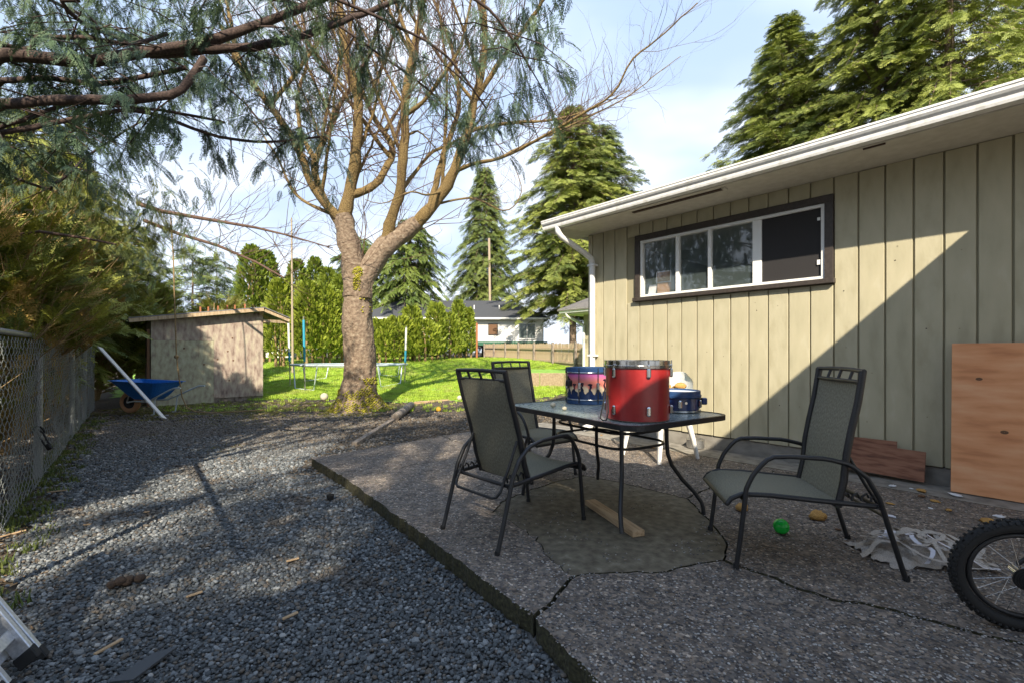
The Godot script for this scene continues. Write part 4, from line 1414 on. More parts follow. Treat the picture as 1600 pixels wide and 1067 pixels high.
func thuja_hedge() -> void:
	var fan: Array[Mesh] = []
	for k in 2:
		fan.append(spray(200 + k, 7, 0.55, 0.6, -0.1, 0.06, 1, 0.15))
	var g := "columnar hedge trees at the back of the lawn"
	# [px, top py, depth, radius, tone, label]
	var list := [
		[392, 383, 23.0, 0.95, 0.2, "tallest hedge column, leftmost, just above the shed roof"],
		[415, 392, 23.5, 0.9, 0.1, "tall dark hedge column second from the shed"],
		[437, 436, 21.0, 0.85, 0.8, "bright shorter hedge column before the two tallest"],
		[463, 405, 25.0, 0.85, 0.2, "hedge column just right of the thin weathered pole"],
		[481, 440, 21.0, 0.85, 0.7, "bright hedge column behind the left trampoline pole"],
		[492, 402, 27.0, 0.85, 0.1, "narrow dark hedge spire, leftmost of the back row near the maple"],
		[513, 418, 26.0, 0.85, 0.3, "narrow hedge spire just left of the maple trunk"],
		[508, 446, 21.5, 0.9, 0.7, "bright hedge column right behind the blue sleeved pole"],
		[532, 428, 25.0, 0.8, 0.3, "hedge spire touching the left edge of the maple trunk"],
		[540, 456, 22.0, 0.9, 0.6, "low hedge column half hidden by the maple trunk"],
		[596, 500, 22.0, 1.2, 0.9, "lumpy bright hedge bush right beside the maple trunk"],
		[622, 496, 22.5, 1.2, 0.95, "loose yellowish hedge bush behind the right trampoline pole"],
		[643, 480, 23.0, 0.62, 0.6, "taller hedge column over the grey roof edge"],
		[661, 502, 23.0, 1.15, 0.9, "low bright hedge bush in the middle of the right stretch"],
		[681, 474, 24.0, 0.62, 0.5, "upright hedge column, fourth from the right end"],
		[700, 490, 25.0, 0.95, 0.6, "upright hedge column, third from the right end"],
		[716, 470, 26.0, 0.45, 0.4, "slim hedge column, second from the right end"],
		[731, 482, 26.5, 0.42, 0.5, "slim hedge column at the right end beside the rust pole"],
	]
	for a in list:
		var z: float = a[2]
		var x: float = (a[0] - 800.0) / 711.0 * z
		var y := land(x, -z)
		var H: float = 1.15 + (550.0 - a[1]) / 711.0 * z - y
		var o := thing("hedge_tree", a[5], "hedge", V(x, y, -z), Basis(Vector3.UP, rf(0, TAU)), g)
		var mb := MB.new()
		for k in 3:
			var aa := TAU * k / 3.0
			mb.tube(pv([V(cos(aa) * 0.18, -0.2, sin(aa) * 0.18), V(cos(aa) * 0.22, H * 0.4, sin(aa) * 0.22), V(0, H * 0.85, 0)]), pf([0.07, 0.05, 0.02]), 6)
		part("trunk", mb.done(), M.hedge_stem, o)
		var cp := Cop.new()
		var R: float = a[3]
		var n := int(620 * H)
		var ph := rf(0, 50)
		for i in n:
			var t := pow(rng.randf(), 0.85)
			var yy := H * (0.10 + 0.88 * t)
			var prof := minf(1.0, (0.10 + 0.88 * t) * 4.5) * pow(1.0 - t, 0.42 if H > 4.0 else 0.33) * R
			var aa := rf(0, TAU)
			var lump := 1.0 + 0.5 * nz.get_noise_3d(cos(aa) * 1.6 + ph, yy * 1.1, sin(aa) * 1.6) + 0.22 * nz.get_noise_3d(cos(aa) * 4.0, yy * 3.0 + ph, sin(aa) * 4.0)
			var rr := prof * lump * (1.0 - 0.45 * pow(rng.randf(), 2.2))
			var d := V(cos(aa) * rf(0.4, 0.9), rf(0.3, 1.1), sin(aa) * rf(0.4, 0.9))
			var tone := clampf(a[4] * 0.55 + rf(0.0, 0.5) + 0.25 * nz.get_noise_3d(aa, yy * 2.0, ph), 0.0, 1.0)
			cp.put(Transform3D(aim(d, rf(0.13, 0.25), rf(0, TAU)), V(cos(aa) * rr, yy, sin(aa) * rr)), lin(0.085, 0.145, 0.014).lerp(lin(0.32, 0.37, 0.034), tone))
		copies("foliage", fan[rng.randi() % 2], M.thuja_leaf, cp, o)

# the overgrown hedge behind the chain link fence
func left_hedge() -> void:
	var leaf: Array[Mesh] = []
	for k in 3: leaf.append(spray(300 + k, 9, 0.55, 0.7, 0.2, 0.022, 2))
	var dir := V(-0.636, 0, -0.772)
	var nrm := V(-0.772, 0, 0.636)
	var A := V(-4.63, -0.1, -4.44)
	var g := "overgrown hedge trees behind the chain link fence"
	# along fence, behind fence, height, radius, gold, label
	var list := [
		[-1.4, 1.25, 2.0, 1.1, 0.9, "golden twiggy hedge tree just before the nearest fence post"],
		[0.3, 0.75, 2.6, 1.2, 1.0, "golden brown hedge tree behind the nearest fence post"],
		[1.9, 0.65, 3.3, 1.25, 1.0, "golden twiggy hedge tree between the first two fence posts"],
		[3.4, 0.65, 4.0, 1.25, 0.9, "twiggy golden hedge tree behind the second fence post"],
		[4.9, 1.3, 3.9, 1.15, 0.6, "green and gold hedge tree just before the shed"],
		[6.5, 1.3, 4.9, 1.3, 0.3, "green hedge tree leaning over the left end of the shed"],
		[9.8, 0.2, 3.6, 1.4, 0.2, "green hedge tree in the gap left of the shed"],
		[12.2, -0.6, 3.6, 1.5, 0.1, "green shrub behind the left corner of the shed"],
		[13.2, -3.0, 3.3, 1.3, 0.1, "bright shrub rising behind the middle of the shed roof"],
	]
	for a in list:
		var p: Vector3 = A + dir * a[0] + nrm * a[1]
		var o := thing("hedge_conifer", a[5], "hedge", p, Basis.IDENTITY, g)
		var H: float = a[2]
		var R: float = a[3]
		var mb := MB.new()
		var cp := Cop.new()
		var gold: float = a[4]
		# leaders
		for k in 5:
			var aa := TAU * k / 5.0 + rf(-0.4, 0.4)
			mb.tube(pv([V(cos(aa) * 0.12, -0.1, sin(aa) * 0.12), V(cos(aa) * 0.5, H * 0.4, sin(aa) * 0.5), V(cos(aa) * 0.6, H * 0.9, sin(aa) * 0.6)]), pf([0.06, 0.04, 0.015]), 6)
		part("trunk", mb.done(), M.hedge_stem, o)
		# fans of stems sweeping outwards and up, sprays on their outer half
		var st := MB.new()
		var n := 300
		for i in n:
			var aa := rf(0, TAU)
			# more of them on the side of the yard
			if rng.randf() < 0.55: aa = atan2(-nrm.z, -nrm.x) + rf(-1.2, 1.2)
			var y := 0.15 + (H * 0.9) * rng.randf()
			var L := R * rf(0.75, 1.15) * sqrt(maxf(0.12, 1.0 - pow(y / H, 2.5)))
			var out := V(cos(aa), 0, sin(aa))
			var tw := rf(-0.5, 0.5)
			var lift := rf(0.35, 0.95)
			var q0 := out * 0.15 + V(0, y * 0.8, 0)
			var q1 := out.rotated(Vector3.UP, tw * 0.5) * L * 0.55 + V(0, y * 0.85 + L * lift * 0.30, 0)
			var q2 := out.rotated(Vector3.UP, tw) * L + V(0, y * 0.9 + L * lift * 0.75, 0)
			# the fence holds the lower growth back
			var room: float = -(a[1] - 0.07) if a[0] < 9.0 else -9.0
			var ok := true
			for q in [q1, q2]:
				if q.y < 1.42 and q.dot(nrm) < room: ok = false
			if not ok:
				var sh := maxf(0.0, room - q2.dot(nrm))
				q2 += nrm * sh
				q1 += nrm * maxf(0.0, room - q1.dot(nrm))
			st.tube(pv([q0, q1, q2]), pf([0.014, 0.008, 0.003]), 3, false)
			for j in 6:
				var tq := 0.15 + 0.15 * j
				var b := q1.lerp(q2, tq)
				var e := (q2 - q1).normalized().rotated(Vector3.UP, rf(-0.8, 0.8)) + V(0, rf(0.0, 0.5), 0)
				st.rod(b, b + e * rf(0.2, 0.4), 0.004, 3, 0.0015)
			var kk := 8
			for j in kk:
				var tq := 0.25 + 0.8 * (j + rng.randf()) / kk
				var b := q1.lerp(q2, tq)
				var d := (q2 - q1).normalized().rotated(Vector3.UP, rf(-0.9, 0.9)) + V(rf(-0.2, 0.2), rf(-0.25, 0.45), rf(-0.2, 0.2))
				var low := clampf(1.0 - (y / H) * 1.25, 0.0, 1.0)
				var dead := rng.randf() < gold * (0.10 + 0.55 * low)
				var k2 := rc(lin(0.30, 0.19, 0.05), lin(0.52, 0.37, 0.12)) if dead else rc(lin(0.09, 0.13, 0.025), lin(0.32, 0.33, 0.05))
				if dead and rng.randf() < 0.35: continue
				if b.y < 1.42 and (b + d * 0.3).dot(nrm) < room + 0.02: d -= nrm * d.dot(nrm)
				cp.put(Transform3D(aim(d, rf(0.16, 0.32), rf(-1.2, 1.2)), b), k2)
		part("stems", st.done(), M.hedge_stem, o).set_meta("kind", "stuff")
		copies("foliage", leaf[rng.randi() % 3], M.hedge_leaf, cp, o)
	# lopped branches reaching out of the hedge
	for s in [[[Vector3(-6.290, 1.955, -5.200), Vector3(-5.738, 1.796, -5.100), Vector3(-5.204, 1.628, -5.000), Vector3(-4.576, 1.495, -4.900)], 0.030, 0.022, "thick bare stub sticking out over the fence"],
		[[Vector3(-7.899, 4.282, -9.600), Vector3(-7.271, 4.059, -9.400), Vector3(-6.082, 3.816, -9.200), Vector3(-5.120, 3.633, -9.100), Vector3(-4.430, 3.454, -9.000), Vector3(-3.544, 3.201, -9.000)], 0.050, 0.008, "long bare bough reaching from the hedge to the maple"],
		[[Vector3(-7.845, 3.947, -9.700), Vector3(-6.875, 3.583, -9.400), Vector3(-5.952, 3.298, -9.200), Vector3(-5.120, 2.942, -9.100), Vector3(-4.519, 2.618, -9.000)], 0.040, 0.016, "shorter broken bough below the long bare one"],
		[[Vector3(-5.322, 2.295, -4.400), Vector3(-4.838, 2.227, -4.300), Vector3(-4.475, 2.287, -4.300), Vector3(-3.958, 2.201, -4.200), Vector3(-3.662, 2.142, -4.200)], 0.022, 0.008, "thin dark twig hanging before the hedge at the left edge"]]:
		var mb := MB.new()
		var pts := pv(s[0])
		var rad := PackedFloat32Array()
		for i in pts.size(): rad.append(lerpf(s[1], s[2], float(i) / (pts.size() - 1)))
		mb.tube(pts, rad, 8)
		var l := pts[pts.size() - 1].distance_to(pts[0])
		if l > 2.0:
			for i in 26:
				var t := rf(0.25, 1.0) * (pts.size() - 1.001)
				var b := pts[int(t)].lerp(pts[int(t) + 1], t - int(t))
				twig(mb, b, V(rf(0.1, 0.9), rf(-0.5, 0.7), rf(-0.5, 0.5)).normalized(), rf(0.4, 1.3), 0.007, 2)
		single("bare_bough", mb.done(), M.twig, s[3], "branch", "bare boughs reaching out of the hedge")

func left_conifers() -> void:
	var leaf := spray(350, 10, 0.5, 0.62, 0.25, 0.022, 2)
	for a in [[-9.9, -9.4, 6.2, 1.8, "tall yellow green conifer behind the fence, nearest the left edge"], [-11.7, -11.8, 6.4, 1.9, "tall yellow green conifer behind the hedge, left of the shed"], [-12.6, -14.8, 5.4, 1.8, "shorter yellow green conifer showing over the shed's left end"], [-8.3, -6.4, 5.4, 1.5, "yellow green conifer cut by the left edge behind the fence"]]:
		var o := thing("sunlit_conifer", a[4], "tree", V(a[0], -0.1, a[1]), Basis.IDENTITY, "sunlit conifers behind the left hedge")
		conifer(o, a[2], a[3], 0.8, leaf, M.hedge_leaf, M.hedge_stem, lin(0.10, 0.14, 0.026), lin(0.36, 0.37, 0.06), 34.0, 0.42, 0.15, 0.35, 0.45)

func twig(mb: MB, p: Vector3, d: Vector3, l: float, r: float, depth: int) -> void:
	var pts := PackedVector3Array([p])
	var q := p
	var dd := d
	var n := 4
	for i in n:
		dd = (dd + V(rf(-0.28, 0.28), rf(-0.18, 0.30), rf(-0.28, 0.28))).normalized()
		q += dd * l / n
		pts.append(q)
		if depth > 0 and i > 0 and rng.randf() < 0.75:
			twig(mb, q, (dd + V(rf(-1, 1), rf(-0.3, 0.9), rf(-1, 1)) * 0.75).normalized(), l * rf(0.35, 0.6), r * 0.6, depth - 1)
	mb.tube(pts, pf([r, r * 0.85, r * 0.7, r * 0.5, r * 0.3]), 4 if r > 0.006 else 3, false)

func maple() -> void:
	var z0 := 9.9
	var base := V(-3.40, -0.08, -9.9)
	var o := thing("maple_tree", "large bare maple with a mossy burled trunk in the middle of the yard", "tree", base)
	var off := Transform3D(Basis.IDENTITY, -base)
	# trunk: flared foot, swelling at the fork
	var cen := [[558, 652, 0.70], [558, 640, 0.58], [559, 628, 0.48], [560, 612, 0.41], [562, 590, 0.365], [562, 560, 0.355], [560, 530, 0.35], [558, 500, 0.325], [559, 470, 0.305], [559, 450, 0.315], [560, 436, 0.335], [561, 424, 0.28], [561, 416, 0.12]]
	var mb := MB.new()
	var ns := 40
	var pts := PackedVector3Array()
	for k in range(0, cen.size() * 4 - 3):
		var f := k / 4.0
		var i := mini(int(f), cen.size() - 2)
		var t := f - i
		var a: Array = cen[i]
		var b: Array = cen[i + 1]
		var px := lerpf(a[0], b[0], t)
		var py := lerpf(a[1], b[1], t)
		var rr := lerpf(a[2], b[2], t) * 0.93
		var y := 1.15 - (py - 550.0) / 711.0 * z0
		var x := (px - 800.0) / 711.0 * z0
		for j in ns + 1:
			var an := TAU * (j % ns) / ns
			var root := 0.0
			var hh := maxf(0.0, 0.55 - (y + 0.1))
			root = hh * hh * (0.45 * maxf(0.0, sin(an * 3.0 + 0.6)) + 0.30 * maxf(0.0, sin(an * 5.0 + 2.0)))
			var lump := 1.0 + 0.16 * nz.get_noise_3d(cos(an) * 1.5, y * 1.6, sin(an) * 1.5) + 0.10 * nz.get_noise_3d(cos(an) * 4.0, y * 4.0, sin(an) * 4.0 + 7.0) + 0.03 * nz.get_noise_3d(cos(an) * 9.0, y * 9.0, sin(an) * 9.0)
			var r2 := rr * lump + root
			pts.append(V(x + cos(an) * r2, y, -z0 - sin(an) * r2))
	mb.sheet(pts, ns + 1)
	# limbs: pixel columns of the photograph turned into metres at the tree's own distance
	var limbs := [
		[[Vector3(-3.356, 2.375, -9.900), Vector3(-3.411, 2.751, -9.900), Vector3(-3.491, 3.228, -9.850), Vector3(-3.570, 3.741, -9.800), Vector3(-3.620, 4.098, -9.750)], 0.30, 0.19],
		[[Vector3(-3.342, 2.375, -9.900), Vector3(-3.286, 2.682, -9.900), Vector3(-3.094, 3.091, -10.000), Vector3(-2.827, 3.480, -10.100), Vector3(-2.468, 3.790, -10.200), Vector3(-2.109, 4.062, -10.200)], 0.30, 0.175],
		[[Vector3(-3.620, 3.961, -9.750), Vector3(-3.452, 4.602, -9.700), Vector3(-3.274, 5.199, -9.500), Vector3(-3.139, 5.898, -9.300), Vector3(-3.144, 6.416, -9.200), Vector3(-3.253, 6.935, -9.000), Vector3(-3.342, 7.496, -8.900), Vector3(-3.367, 8.452, -8.800)], 0.17, 0.05],
		[[Vector3(-3.479, 4.492, -9.700), Vector3(-3.063, 4.728, -9.900), Vector3(-2.769, 5.353, -10.200), Vector3(-2.709, 5.786, -10.300), Vector3(-3.146, 6.511, -10.500), Vector3(-3.567, 7.365, -10.700), Vector3(-3.986, 8.355, -10.900), Vector3(-4.332, 9.350, -11.000)], 0.11, 0.03],
		[[Vector3(-3.648, 3.961, -9.750), Vector3(-3.916, 4.255, -9.600), Vector3(-4.191, 4.680, -9.400), Vector3(-4.262, 5.207, -9.100), Vector3(-4.544, 5.694, -8.900), Vector3(-4.754, 6.025, -8.600), Vector3(-5.020, 6.462, -8.300), Vector3(-5.184, 6.960, -8.100)], 0.12, 0.035],
		[[Vector3(-3.703, 3.893, -9.750), Vector3(-4.219, 4.666, -10.000), Vector3(-4.419, 5.411, -10.200), Vector3(-4.283, 6.127, -10.500), Vector3(-4.056, 7.074, -10.800), Vector3(-3.713, 7.803, -11.000), Vector3(-3.417, 8.938, -11.300), Vector3(-3.235, 10.369, -11.500)], 0.11, 0.03],
		[[Vector3(-4.390, 5.382, -10.200), Vector3(-4.873, 6.245, -10.500), Vector3(-5.041, 7.170, -10.700), Vector3(-4.906, 8.202, -10.900), Vector3(-5.152, 9.424, -11.100)], 0.07, 0.025],
		[[Vector3(-2.827, 3.480, -10.100), Vector3(-2.672, 4.033, -10.000), Vector3(-2.465, 4.492, -9.900), Vector3(-2.360, 4.929, -9.700), Vector3(-2.231, 5.653, -9.500), Vector3(-2.184, 6.343, -9.300), Vector3(-2.070, 6.843, -9.200), Vector3(-1.861, 7.606, -9.000), Vector3(-1.634, 8.329, -8.800)], 0.16, 0.05],
		[[Vector3(-2.152, 4.019, -10.200), Vector3(-1.722, 4.493, -10.200), Vector3(-1.421, 4.886, -10.100), Vector3(-1.167, 5.412, -10.000), Vector3(-0.933, 6.023, -9.900), Vector3(-0.835, 6.622, -9.900), Vector3(-0.648, 7.215, -9.800), Vector3(-0.587, 7.971, -9.700), Vector3(-0.635, 8.981, -9.600)], 0.165, 0.05],
		[[Vector3(-1.822, 4.478, -10.200), Vector3(-1.609, 5.494, -10.400), Vector3(-1.354, 6.523, -10.700), Vector3(-1.272, 7.129, -10.900), Vector3(-1.465, 8.506, -11.200), Vector3(-1.989, 10.046, -11.500), Vector3(-2.284, 10.776, -11.600)], 0.09, 0.03],
		[[Vector3(-1.307, 5.127, -10.100), Vector3(-0.827, 5.202, -9.800), Vector3(-0.225, 5.156, -9.400), Vector3(0.626, 5.368, -8.900), Vector3(1.255, 5.573, -8.500), Vector3(1.811, 5.798, -8.200), Vector3(2.078, 6.228, -7.900), Vector3(2.271, 6.339, -7.800), Vector3(2.599, 6.565, -7.700), Vector3(3.059, 6.909, -7.500)], 0.055, 0.009],
		[[Vector3(-0.225, 5.156, -9.400), Vector3(0.135, 5.444, -9.600), Vector3(1.132, 5.925, -9.700), Vector3(1.930, 6.346, -9.800), Vector3(2.577, 6.705, -9.800), Vector3(3.212, 7.215, -9.800), Vector3(3.639, 7.518, -9.800)], 0.03, 0.006],
		[[Vector3(-0.975, 5.954, -9.900), Vector3(-0.100, 6.272, -10.200), Vector3(0.989, 6.511, -10.500), Vector3(2.020, 6.968, -10.800), Vector3(2.862, 7.493, -11.000)], 0.05, 0.008],
		[[Vector3(-0.835, 6.580, -9.900), Vector3(-0.230, 7.320, -9.600), Vector3(0.353, 7.912, -9.300), Vector3(0.896, 8.573, -9.100)], 0.075, 0.03],
		[[Vector3(-2.437, 4.631, -9.900), Vector3(-2.152, 5.196, -10.200), Vector3(-1.858, 5.684, -10.400), Vector3(-1.491, 5.965, -10.600), Vector3(-0.911, 6.466, -10.800), Vector3(-0.464, 7.338, -11.000)], 0.06, 0.014],
		[[Vector3(-2.208, 6.042, -9.400), Vector3(-1.812, 6.196, -9.200), Vector3(-1.392, 6.593, -9.000), Vector3(-0.990, 7.091, -8.800), Vector3(-0.786, 7.803, -8.600)], 0.06, 0.02],
		[[Vector3(-1.563, 4.701, -10.100), Vector3(-1.823, 4.458, -9.600), Vector3(-2.070, 4.385, -9.200), Vector3(-2.504, 4.054, -8.900), Vector3(-2.814, 4.062, -8.700)], 0.03, 0.006],
		[[Vector3(-2.231, 5.626, -9.500), Vector3(-1.999, 5.905, -9.800), Vector3(-1.758, 5.721, -10.000), Vector3(-1.578, 5.526, -10.200)], 0.03, 0.007],
		[[Vector3(-3.820, 4.083, -9.700), Vector3(-4.456, 4.380, -9.900), Vector3(-4.901, 4.772, -10.100), Vector3(-5.360, 5.641, -10.300), Vector3(-5.981, 6.466, -10.500)], 0.045, 0.012],
		[[Vector3(-1.722, 4.450, -10.200), Vector3(-0.886, 4.694, -10.500), Vector3(-0.152, 4.492, -10.800), Vector3(0.232, 5.018, -11.000), Vector3(0.000, 5.876, -11.200)], 0.03, 0.006],
	]
	var lm := MB.new()
	var tw := MB.new()
	for L in limbs.duplicate():
		if L[1] < 0.10 or L[1] > 0.25: continue
		var q: Array = L[0]
		for k in 4:
			var i := 1 + rng.randi() % (q.size() - 3)
			var p0: Vector3 = q[i].lerp(q[i + 1], rng.randf())
			var d := V(rf(-0.75, 0.75), rf(0.8, 1.3), rf(-0.5, 0.7)).normalized()
			var ln := rf(2.2, 4.2)
			var b := V(rf(-0.3, 0.3), rf(-0.1, 0.4), rf(-0.2, 0.2))
			limbs.append([[p0, p0 + d * ln * 0.3, p0 + (d + b * 0.3) * ln * 0.65, p0 + (d + b) * ln], rf(0.032, 0.055), 0.010])
	for L in limbs:
		if L[1] > 0.05 and L[1] < 0.25: L[1] *= 0.84
		var src := pv(L[0])
		var cv := Curve3D.new()
		for i in src.size():
			var tg := (src[mini(i + 1, src.size() - 1)] - src[maxi(i - 1, 0)]) * 0.17
			cv.add_point(src[i], -tg, tg)
		var ln := cv.get_baked_length()
		var m := int(ln / 0.16) + 2
		var ps := PackedVector3Array()
		var rs := PackedFloat32Array()
		for i in m:
			var t := float(i) / (m - 1)
			var q := cv.sample_baked(t * ln)
			ps.append(q + V(nz.get_noise_1d(q.y * 2.0 + q.x), 0, nz.get_noise_1d(q.y * 2.2 + 30.0)) * 0.035)
			rs.append(lerpf(L[1], L[2], pow(t, 0.8)) * (1.0 + 0.20 * nz.get_noise_2d(t * 16.0, L[1] * 900.0) + 0.12 * nz.get_noise_2d(t * 41.0, L[1] * 500.0)))
		lm = MB.new()
		(mb if L[1] > 0.25 else lm).tube(ps, rs, 20 if L[1] > 0.25 else 12 if L[1] > 0.08 else 7, true, false, 1.0, Vector3.ZERO, 0.10, int(L[1] * 1000))
		if L[1] <= 0.25: part("limb", lm.done(), M.limb_bark, o, off)
		# side shoots
		var cnt := int(ln * (6.5 if L[1] > 0.06 else 7.5))
		for i in cnt:
			var t := rf(0.22, 1.0)
			var idx := mini(int(t * (m - 1)), m - 2)
			var tg := (ps[idx + 1] - ps[idx]).normalized()
			var side := V(rf(-1, 1), rf(-0.35, 0.9), rf(-1, 1)).normalized()
			var r0 := minf(rs[idx] * 0.45, rf(0.009, 0.022))
			twig(tw, ps[idx], (tg * 0.6 + side).normalized(), rf(0.7, 1.9) * (0.6 + minf(0.6, rs[idx] * 6.0)), r0 * 0.75, 2)
	part("trunk", mb.done(), M.bark, o, off)
	var tws := part("twigs", tw.done(), M.twig, o, off)
	tws.set_meta("kind", "stuff")
	# moss on the foot and below the fork
	var mc := Cop.new()
	var tb := MB.new()
	tb.blob(Vector3.ZERO, V(1, 0.6, 1), nz, 0.6, 1.5, 6)
	var rows := pts.size() / (ns + 1)
	for i in 9000:
		var k := rng.randi() % (rows - 1)
		var j := rng.randi() % ns
		var p: Vector3 = pts[k * (ns + 1) + j].lerp(pts[(k + 1) * (ns + 1) + j + 1], rng.randf())
		var an := TAU * j / ns
		var nn := V(cos(an), 0, -sin(an))
		var ok := false
		if p.y < 0.62: ok = nz.get_noise_3d(p.x * 3.0, p.y * 3.5, p.z * 3.0) > -0.35 + p.y * 1.25 - 0.25 * maxf(0.0, nn.x)
		elif p.y > 2.45 and p.y < 2.98: ok = nn.z > 0.5 and absf(nn.x - 0.15) < 0.33 - (2.85 - p.y) * 0.3
		elif p.y > 2.0: ok = nn.x > 0.4 and rng.randf() < 0.10
		if not ok: continue
		var s := rf(0.012, 0.03)
		mc.put(Transform3D(Basis.from_euler(V(rf(0, 6), rf(0, 6), 0)).scaled(V(s, s, s)), p + nn * 0.004), rc(lin(0.13, 0.13, 0.010), lin(0.34, 0.30, 0.025)))
	var mo := copies("moss", tb.done(), M.tinted, mc, o)
	mo.transform = off
	mo.set_meta("kind", "stuff")

# big dark cedars: one overhanging from the left, two behind the camera that shade the yard
func cedars() -> void:
	var frond: Array[Mesh] = []
	for k in 3: frond.append(spray(400 + k, 12, 0.52, 0.66, 0.42, 0.0155, 2))
	var c0 := lin(0.022, 0.052, 0.030)
	var c1 := lin(0.085, 0.135, 0.055)
	var o := thing("overhanging_cedar", "dark cedar whose boughs hang into the picture from the upper left", "tree", V(-4.0, -0.1, 0.9))
	var off := Transform3D(Basis.IDENTITY, -o.position)
	var mb := MB.new()
	mb.tube(pv([V(-4.0, -0.3, 0.9), V(-3.95, 3.0, 0.85), V(-3.9, 4.6, 0.9), V(-3.9, 6.2, 0.9)]), pf([0.30, 0.22, 0.12, 0.03]), 14, true, false, 1.0, Vector3.ZERO, 0.1, 3)
	part("trunk", mb.done(), M.cedar_bark, o, off)
	# boughs in view
	var boughs := [
		[[V(-3.95, 3.0, 0.7), Vector3(-4.409, 3.239, -3.300), Vector3(-3.826, 3.369, -3.400), Vector3(-3.249, 3.385, -3.500), Vector3(-2.886, 3.530, -3.600), Vector3(-2.446, 3.690, -3.700), Vector3(-2.031, 3.913, -3.800), Vector3(-1.591, 4.200, -3.900), Vector3(-1.125, 4.582, -4.000)], 0.075, 0.026],
		[[V(-3.95, 2.8, 0.7), Vector3(-4.008, 2.753, -3.000), Vector3(-3.488, 2.842, -3.100), Vector3(-2.965, 2.864, -3.100), Vector3(-2.349, 2.959, -3.200), Vector3(-2.286, 3.116, -3.250), Vector3(-2.237, 3.276, -3.300)], 0.06, 0.026],
		[[Vector3(-2.926, 3.542, -3.650), Vector3(-2.565, 3.673, -3.800), Vector3(-2.194, 3.761, -3.900), Vector3(-1.857, 3.929, -4.000), Vector3(-1.384, 4.183, -4.100), Vector3(-0.945, 4.446, -4.200)], 0.042, 0.02],
		[[V(-3.95, 2.7, 0.7), Vector3(-4.557, 3.277, -3.600), Vector3(-4.163, 3.346, -3.700), Vector3(-3.747, 3.377, -3.700), Vector3(-3.474, 3.389, -3.800), Vector3(-3.181, 3.498, -3.900), Vector3(-2.869, 3.659, -4.000)], 0.045, 0.018],
		[[V(-3.95, 2.4, 0.7), Vector3(-4.177, 2.751, -3.300), Vector3(-3.826, 2.785, -3.400), Vector3(-3.544, 2.973, -3.600), Vector3(-3.207, 3.170, -3.800), Vector3(-2.982, 3.175, -4.000), Vector3(-2.717, 3.141, -4.200), Vector3(-2.414, 3.180, -4.400), Vector3(-1.941, 3.324, -4.600)], 0.04, 0.010],
		[[V(-3.95, 2.6, 0.7), Vector3(-4.332, 2.922, -3.500), Vector3(-4.051, 2.932, -3.600), Vector3(-3.634, 3.234, -3.800), Vector3(-3.291, 3.256, -3.900), Vector3(-2.883, 3.284, -4.100), Vector3(-2.722, 3.315, -4.300)], 0.035, 0.012],
		[[V(-3.95, 2.9, 0.7), Vector3(-3.871, 3.423, -3.200), Vector3(-3.539, 3.517, -3.400), Vector3(-3.249, 3.562, -3.500), Vector3(-3.038, 3.580, -3.600), Vector3(-2.886, 3.812, -3.800)], 0.035, 0.014],
		[[V(-3.95, 3.2, 0.7), Vector3(-3.207, 3.724, -3.000), Vector3(-3.295, 3.703, -3.300), Vector3(-3.298, 3.685, -3.500), Vector3(-3.174, 3.690, -3.700), Vector3(-3.073, 3.673, -3.800)], 0.03, 0.015],
		[[V(-3.95, 3.4, 0.7), Vector3(-2.532, 3.850, -3.000), Vector3(-1.764, 3.888, -3.300), Vector3(-1.013, 3.783, -3.600), Vector3(-0.534, 3.609, -3.800), Vector3(-0.225, 3.288, -4.000)], 0.035, 0.008],
		[[V(-3.95, 3.6, 0.7), Vector3(-2.039, 3.964, -2.900), Vector3(-1.046, 3.853, -3.100), Vector3(-0.278, 3.703, -3.300), Vector3(0.000, 3.493, -3.400), Vector3(0.148, 3.316, -3.500)], 0.035, 0.008],
		[[V(-3.95, 3.5, 0.7), Vector3(-2.672, 4.410, -3.800), Vector3(-1.890, 4.340, -4.200), Vector3(-1.238, 3.997, -4.400), Vector3(-0.712, 3.673, -4.600), Vector3(-0.397, 3.265, -4.700)], 0.03, 0.007],
		[[V(-3.95, 2.9, 0.7), Vector3(-4.017, 4.281, -4.200), Vector3(-3.364, 4.126, -4.600), Vector3(-2.895, 3.838, -4.900), Vector3(-2.582, 3.374, -5.100)], 0.03, 0.008],
		[[V(-3.95, 2.6, 0.7), Vector3(-4.838, 2.843, -4.300), Vector3(-4.658, 2.832, -4.600), Vector3(-4.549, 3.286, -4.900), Vector3(-4.242, 3.783, -5.200)], 0.028, 0.010],
	]
	var bm := MB.new()
	var cp := [Cop.new(), Cop.new(), Cop.new()]
	var bi := 0
	for B in boughs:
		var src := pv(B[0])
		var cv := Curve3D.new()
		for i in src.size():
			var tg := (src[mini(i + 1, src.size() - 1)] - src[maxi(i - 1, 0)]) * 0.16
			cv.add_point(src[i], -tg, tg)
		var ln := cv.get_baked_length()
		var m := int(ln / 0.10) + 2
		var ps := PackedVector3Array()
		var rs := PackedFloat32Array()
		for i in m:
			var t := float(i) / (m - 1)
			ps.append(cv.sample_baked(t * ln) + V(0, nz.get_noise_2d(t * 8.0, bi * 5.0), 0) * 0.02)
			rs.append(lerpf(B[1], B[2], t) * (1.0 + 0.15 * nz.get_noise_2d(t * 22.0, bi * 3.0)))
		var one := MB.new()
		one.tube(ps, rs, 8, true, false, 1.0, Vector3.ZERO, 0.12, bi)
		part("bough", one.done(), M.cedar_bark, o, off)
		# hanging branchlets with sprays
		var cnt := int(ln * (3.2 if bi >= 8 and bi <= 10 else 4.6))
